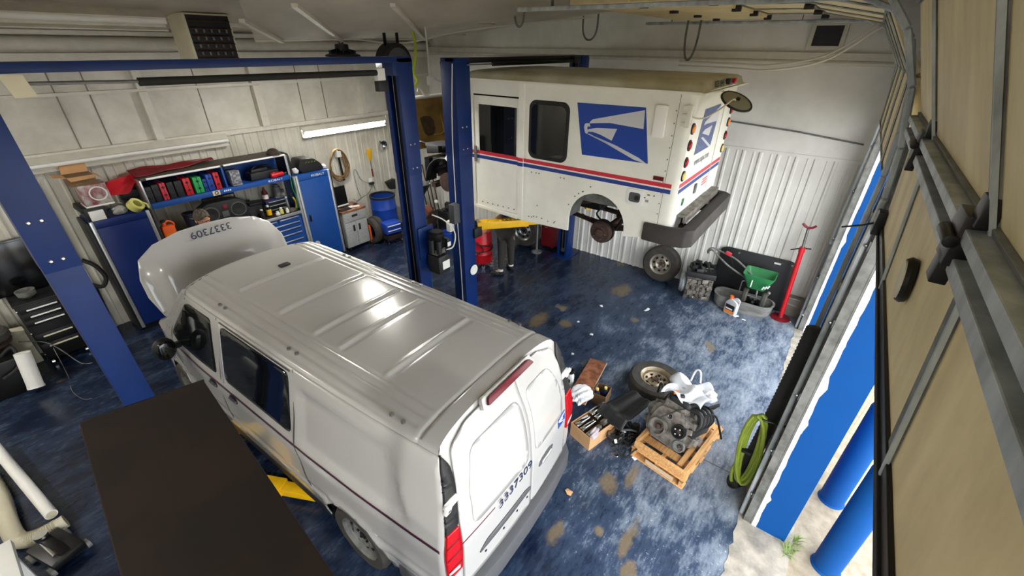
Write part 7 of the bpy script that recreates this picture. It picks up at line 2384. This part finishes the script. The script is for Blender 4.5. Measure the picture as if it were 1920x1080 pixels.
skin_part('body', J, E_, R_, 'pelvis', 'skin', p1, ex1)
hair_cap('hair', (0, -.15, 1.75), (0.25, -1, -.35), (0, -.1, 1), 'hair_grey', p1)
sub = ('pelvis', 'belly', 'chest', 'neckb', 'sl', 'el', 'sr', 'er')
J2 = {k: J[k] for k in sub}
skin_part('shirt', J2, [e for e in E_ if e[0] in sub and e[1] in sub], {k: R_[k] + .016 for k in sub}, 'pelvis', 'shirt_navy', p1)
sub = ('pelvis', 'hl', 'kl', 'al', 'hr', 'kr', 'ar')
skin_part('trousers', {k: J[k] for k in sub}, [e for e in E_ if e[0] in sub and e[1] in sub], {k: R_[k] + .016 for k in sub}, 'pelvis', 'trouser', p1)
for k in ('l', 'r'):
    a, t_ = Vector(J['a' + k]), Vector(J['t' + k])
    MB().sphere(((a.x + t_.x) / 2, (a.y + t_.y) / 2 - .02, .045), 1, 14, 8, (.052, .135, .045)).build('shoe', 'black_plastic', p1)

# --- person bending under the mail truck beside the red drum
p2 = thing('person', 'person in dark trousers bending forward beside the red drum under the truck', 'person', (6.06, 4.66, 0))
J = dict(pelvis=(0, 0, .93), belly=(.13, .06, 1.02), chest=(.33, .16, 1.08), neckb=(.46, .24, 1.06), neck=(.52, .28, 1.02), head=(.56, .30, .98),
         sl=(.30, .34, 1.06), el=(.10, .42, .93), wl=(-.05, .40, .88), sr=(.42, .03, 1.04), er=(.52, .10, .82), wr=(.56, .28, .74),
         hl=(-.02, .09, .88), kl=(-.05, .10, .47), al=(-.16, -.00, .09), tl=(-.13, .10, .035), hr=(.04, -.08, .88), kr=(.10, -.04, .47), ar=(.16, .0, .09), tr=(.22, .10, .035))
J['al'] = (-.15, .02, .09)
J['tl'] = (-.24, .13, .035)
J['kl'] = (-.06, .07, .47)
R_ = dict(pelvis=.135, belly=.13, chest=.135, neckb=.06, neck=.05, head=.05, sl=.055, el=.04, wl=.028, sr=.055, er=.04, wr=.028, hl=.095, kl=.062, al=.040, tl=.034, hr=.095, kr=.062, ar=.040, tr=.034)


def ex2(mb):
    add_head(mb, (.60, .32, .93), (.45, .3, -.85), (.75, .45, .45))
    add_hand(mb, (-.05, .40, .88), (-.85, .25, -.45), (-.3, .2, -.9), (.2, .9, 0), .7)
    add_hand(mb, (.56, .28, .74), (.1, .8, -.5), (-.3, .2, -.9), (-1, 0, 0), .5)


skin_part('body', J, E_, R_, 'pelvis', 'skin', p2, ex2)
hair_cap('hair', (.60, .32, .93), (.45, .3, -.85), (.75, .45, .45), 'hair_dark', p2)
bd = MB().lathe([(.078, -.02), (.100, -.025), (.106, .0), (.100, .03), (.080, .04)], 26, frame((.585, .31, .96), (.4, -.9, 0), (.5, .25, -.8)), close=True)
bd.build('headband', mat('floral_pink', rgb(226, 110, 150), .8, col2=rgb(246, 226, 232), scale=26, thresh=(.46, .54)), p2, angle=70)
MB().sphere((.50, .27, 1.06), .05, 14, 10, (1, 1, .8)).build('headband_knot', mat('floral_pink', rgb(226, 110, 150), .8), p2)
sub = ('pelvis', 'belly', 'chest', 'neckb', 'sl', 'sr', 'er')
skin_part('shirt', {k: J[k] for k in sub}, [e for e in E_ if e[0] in sub and e[1] in sub], {k: R_[k] + .016 for k in sub}, 'pelvis', 'shirt_navy', p2)
sub = ('pelvis', 'hl', 'kl', 'al', 'hr', 'kr', 'ar')
skin_part('trousers', {k: J[k] for k in sub}, [e for e in E_ if e[0] in sub and e[1] in sub], {k: R_[k] + .018 for k in sub}, 'pelvis', 'trouser', p2)
for k in ('l', 'r'):
    a, t_ = Vector(J['a' + k]), Vector(J['t' + k])
    d = (t_ - a)
    ang = math.atan2(d.y, d.x)
    c = (a + t_) / 2
    T = Matrix.Translation((c.x, c.y, .042)) @ Euler((0, 0, ang)).to_matrix().to_4x4()
    sh = MB().sphere((0, 0, 0), 1, 16, 8, (.14, .054, .044), T).cyl((a.x, a.y, .02), (a.x, a.y, .085), .056, n=16).build('shoe', 'black_plastic', p2)
    MB().sphere((0, 0, 0), 1, 16, 6, (.142, .054, .014), Matrix.Translation((c.x, c.y, .014)) @ Euler((0, 0, ang)).to_matrix().to_4x4()).build('shoe_sole', 'rubber', sh)
    MB().cyl((a.x, a.y, .075), (a.x, a.y, .125), .052, n=16).build('sock', 'cloth_white', p2)
gl = tag(crumple((5.96, 5.14, .815), .05, (1.0, 1.2, .7), 40, .3).build('orange_glove', 'orange'), 'orange rag lying on the rim of the red drum', 'rag')
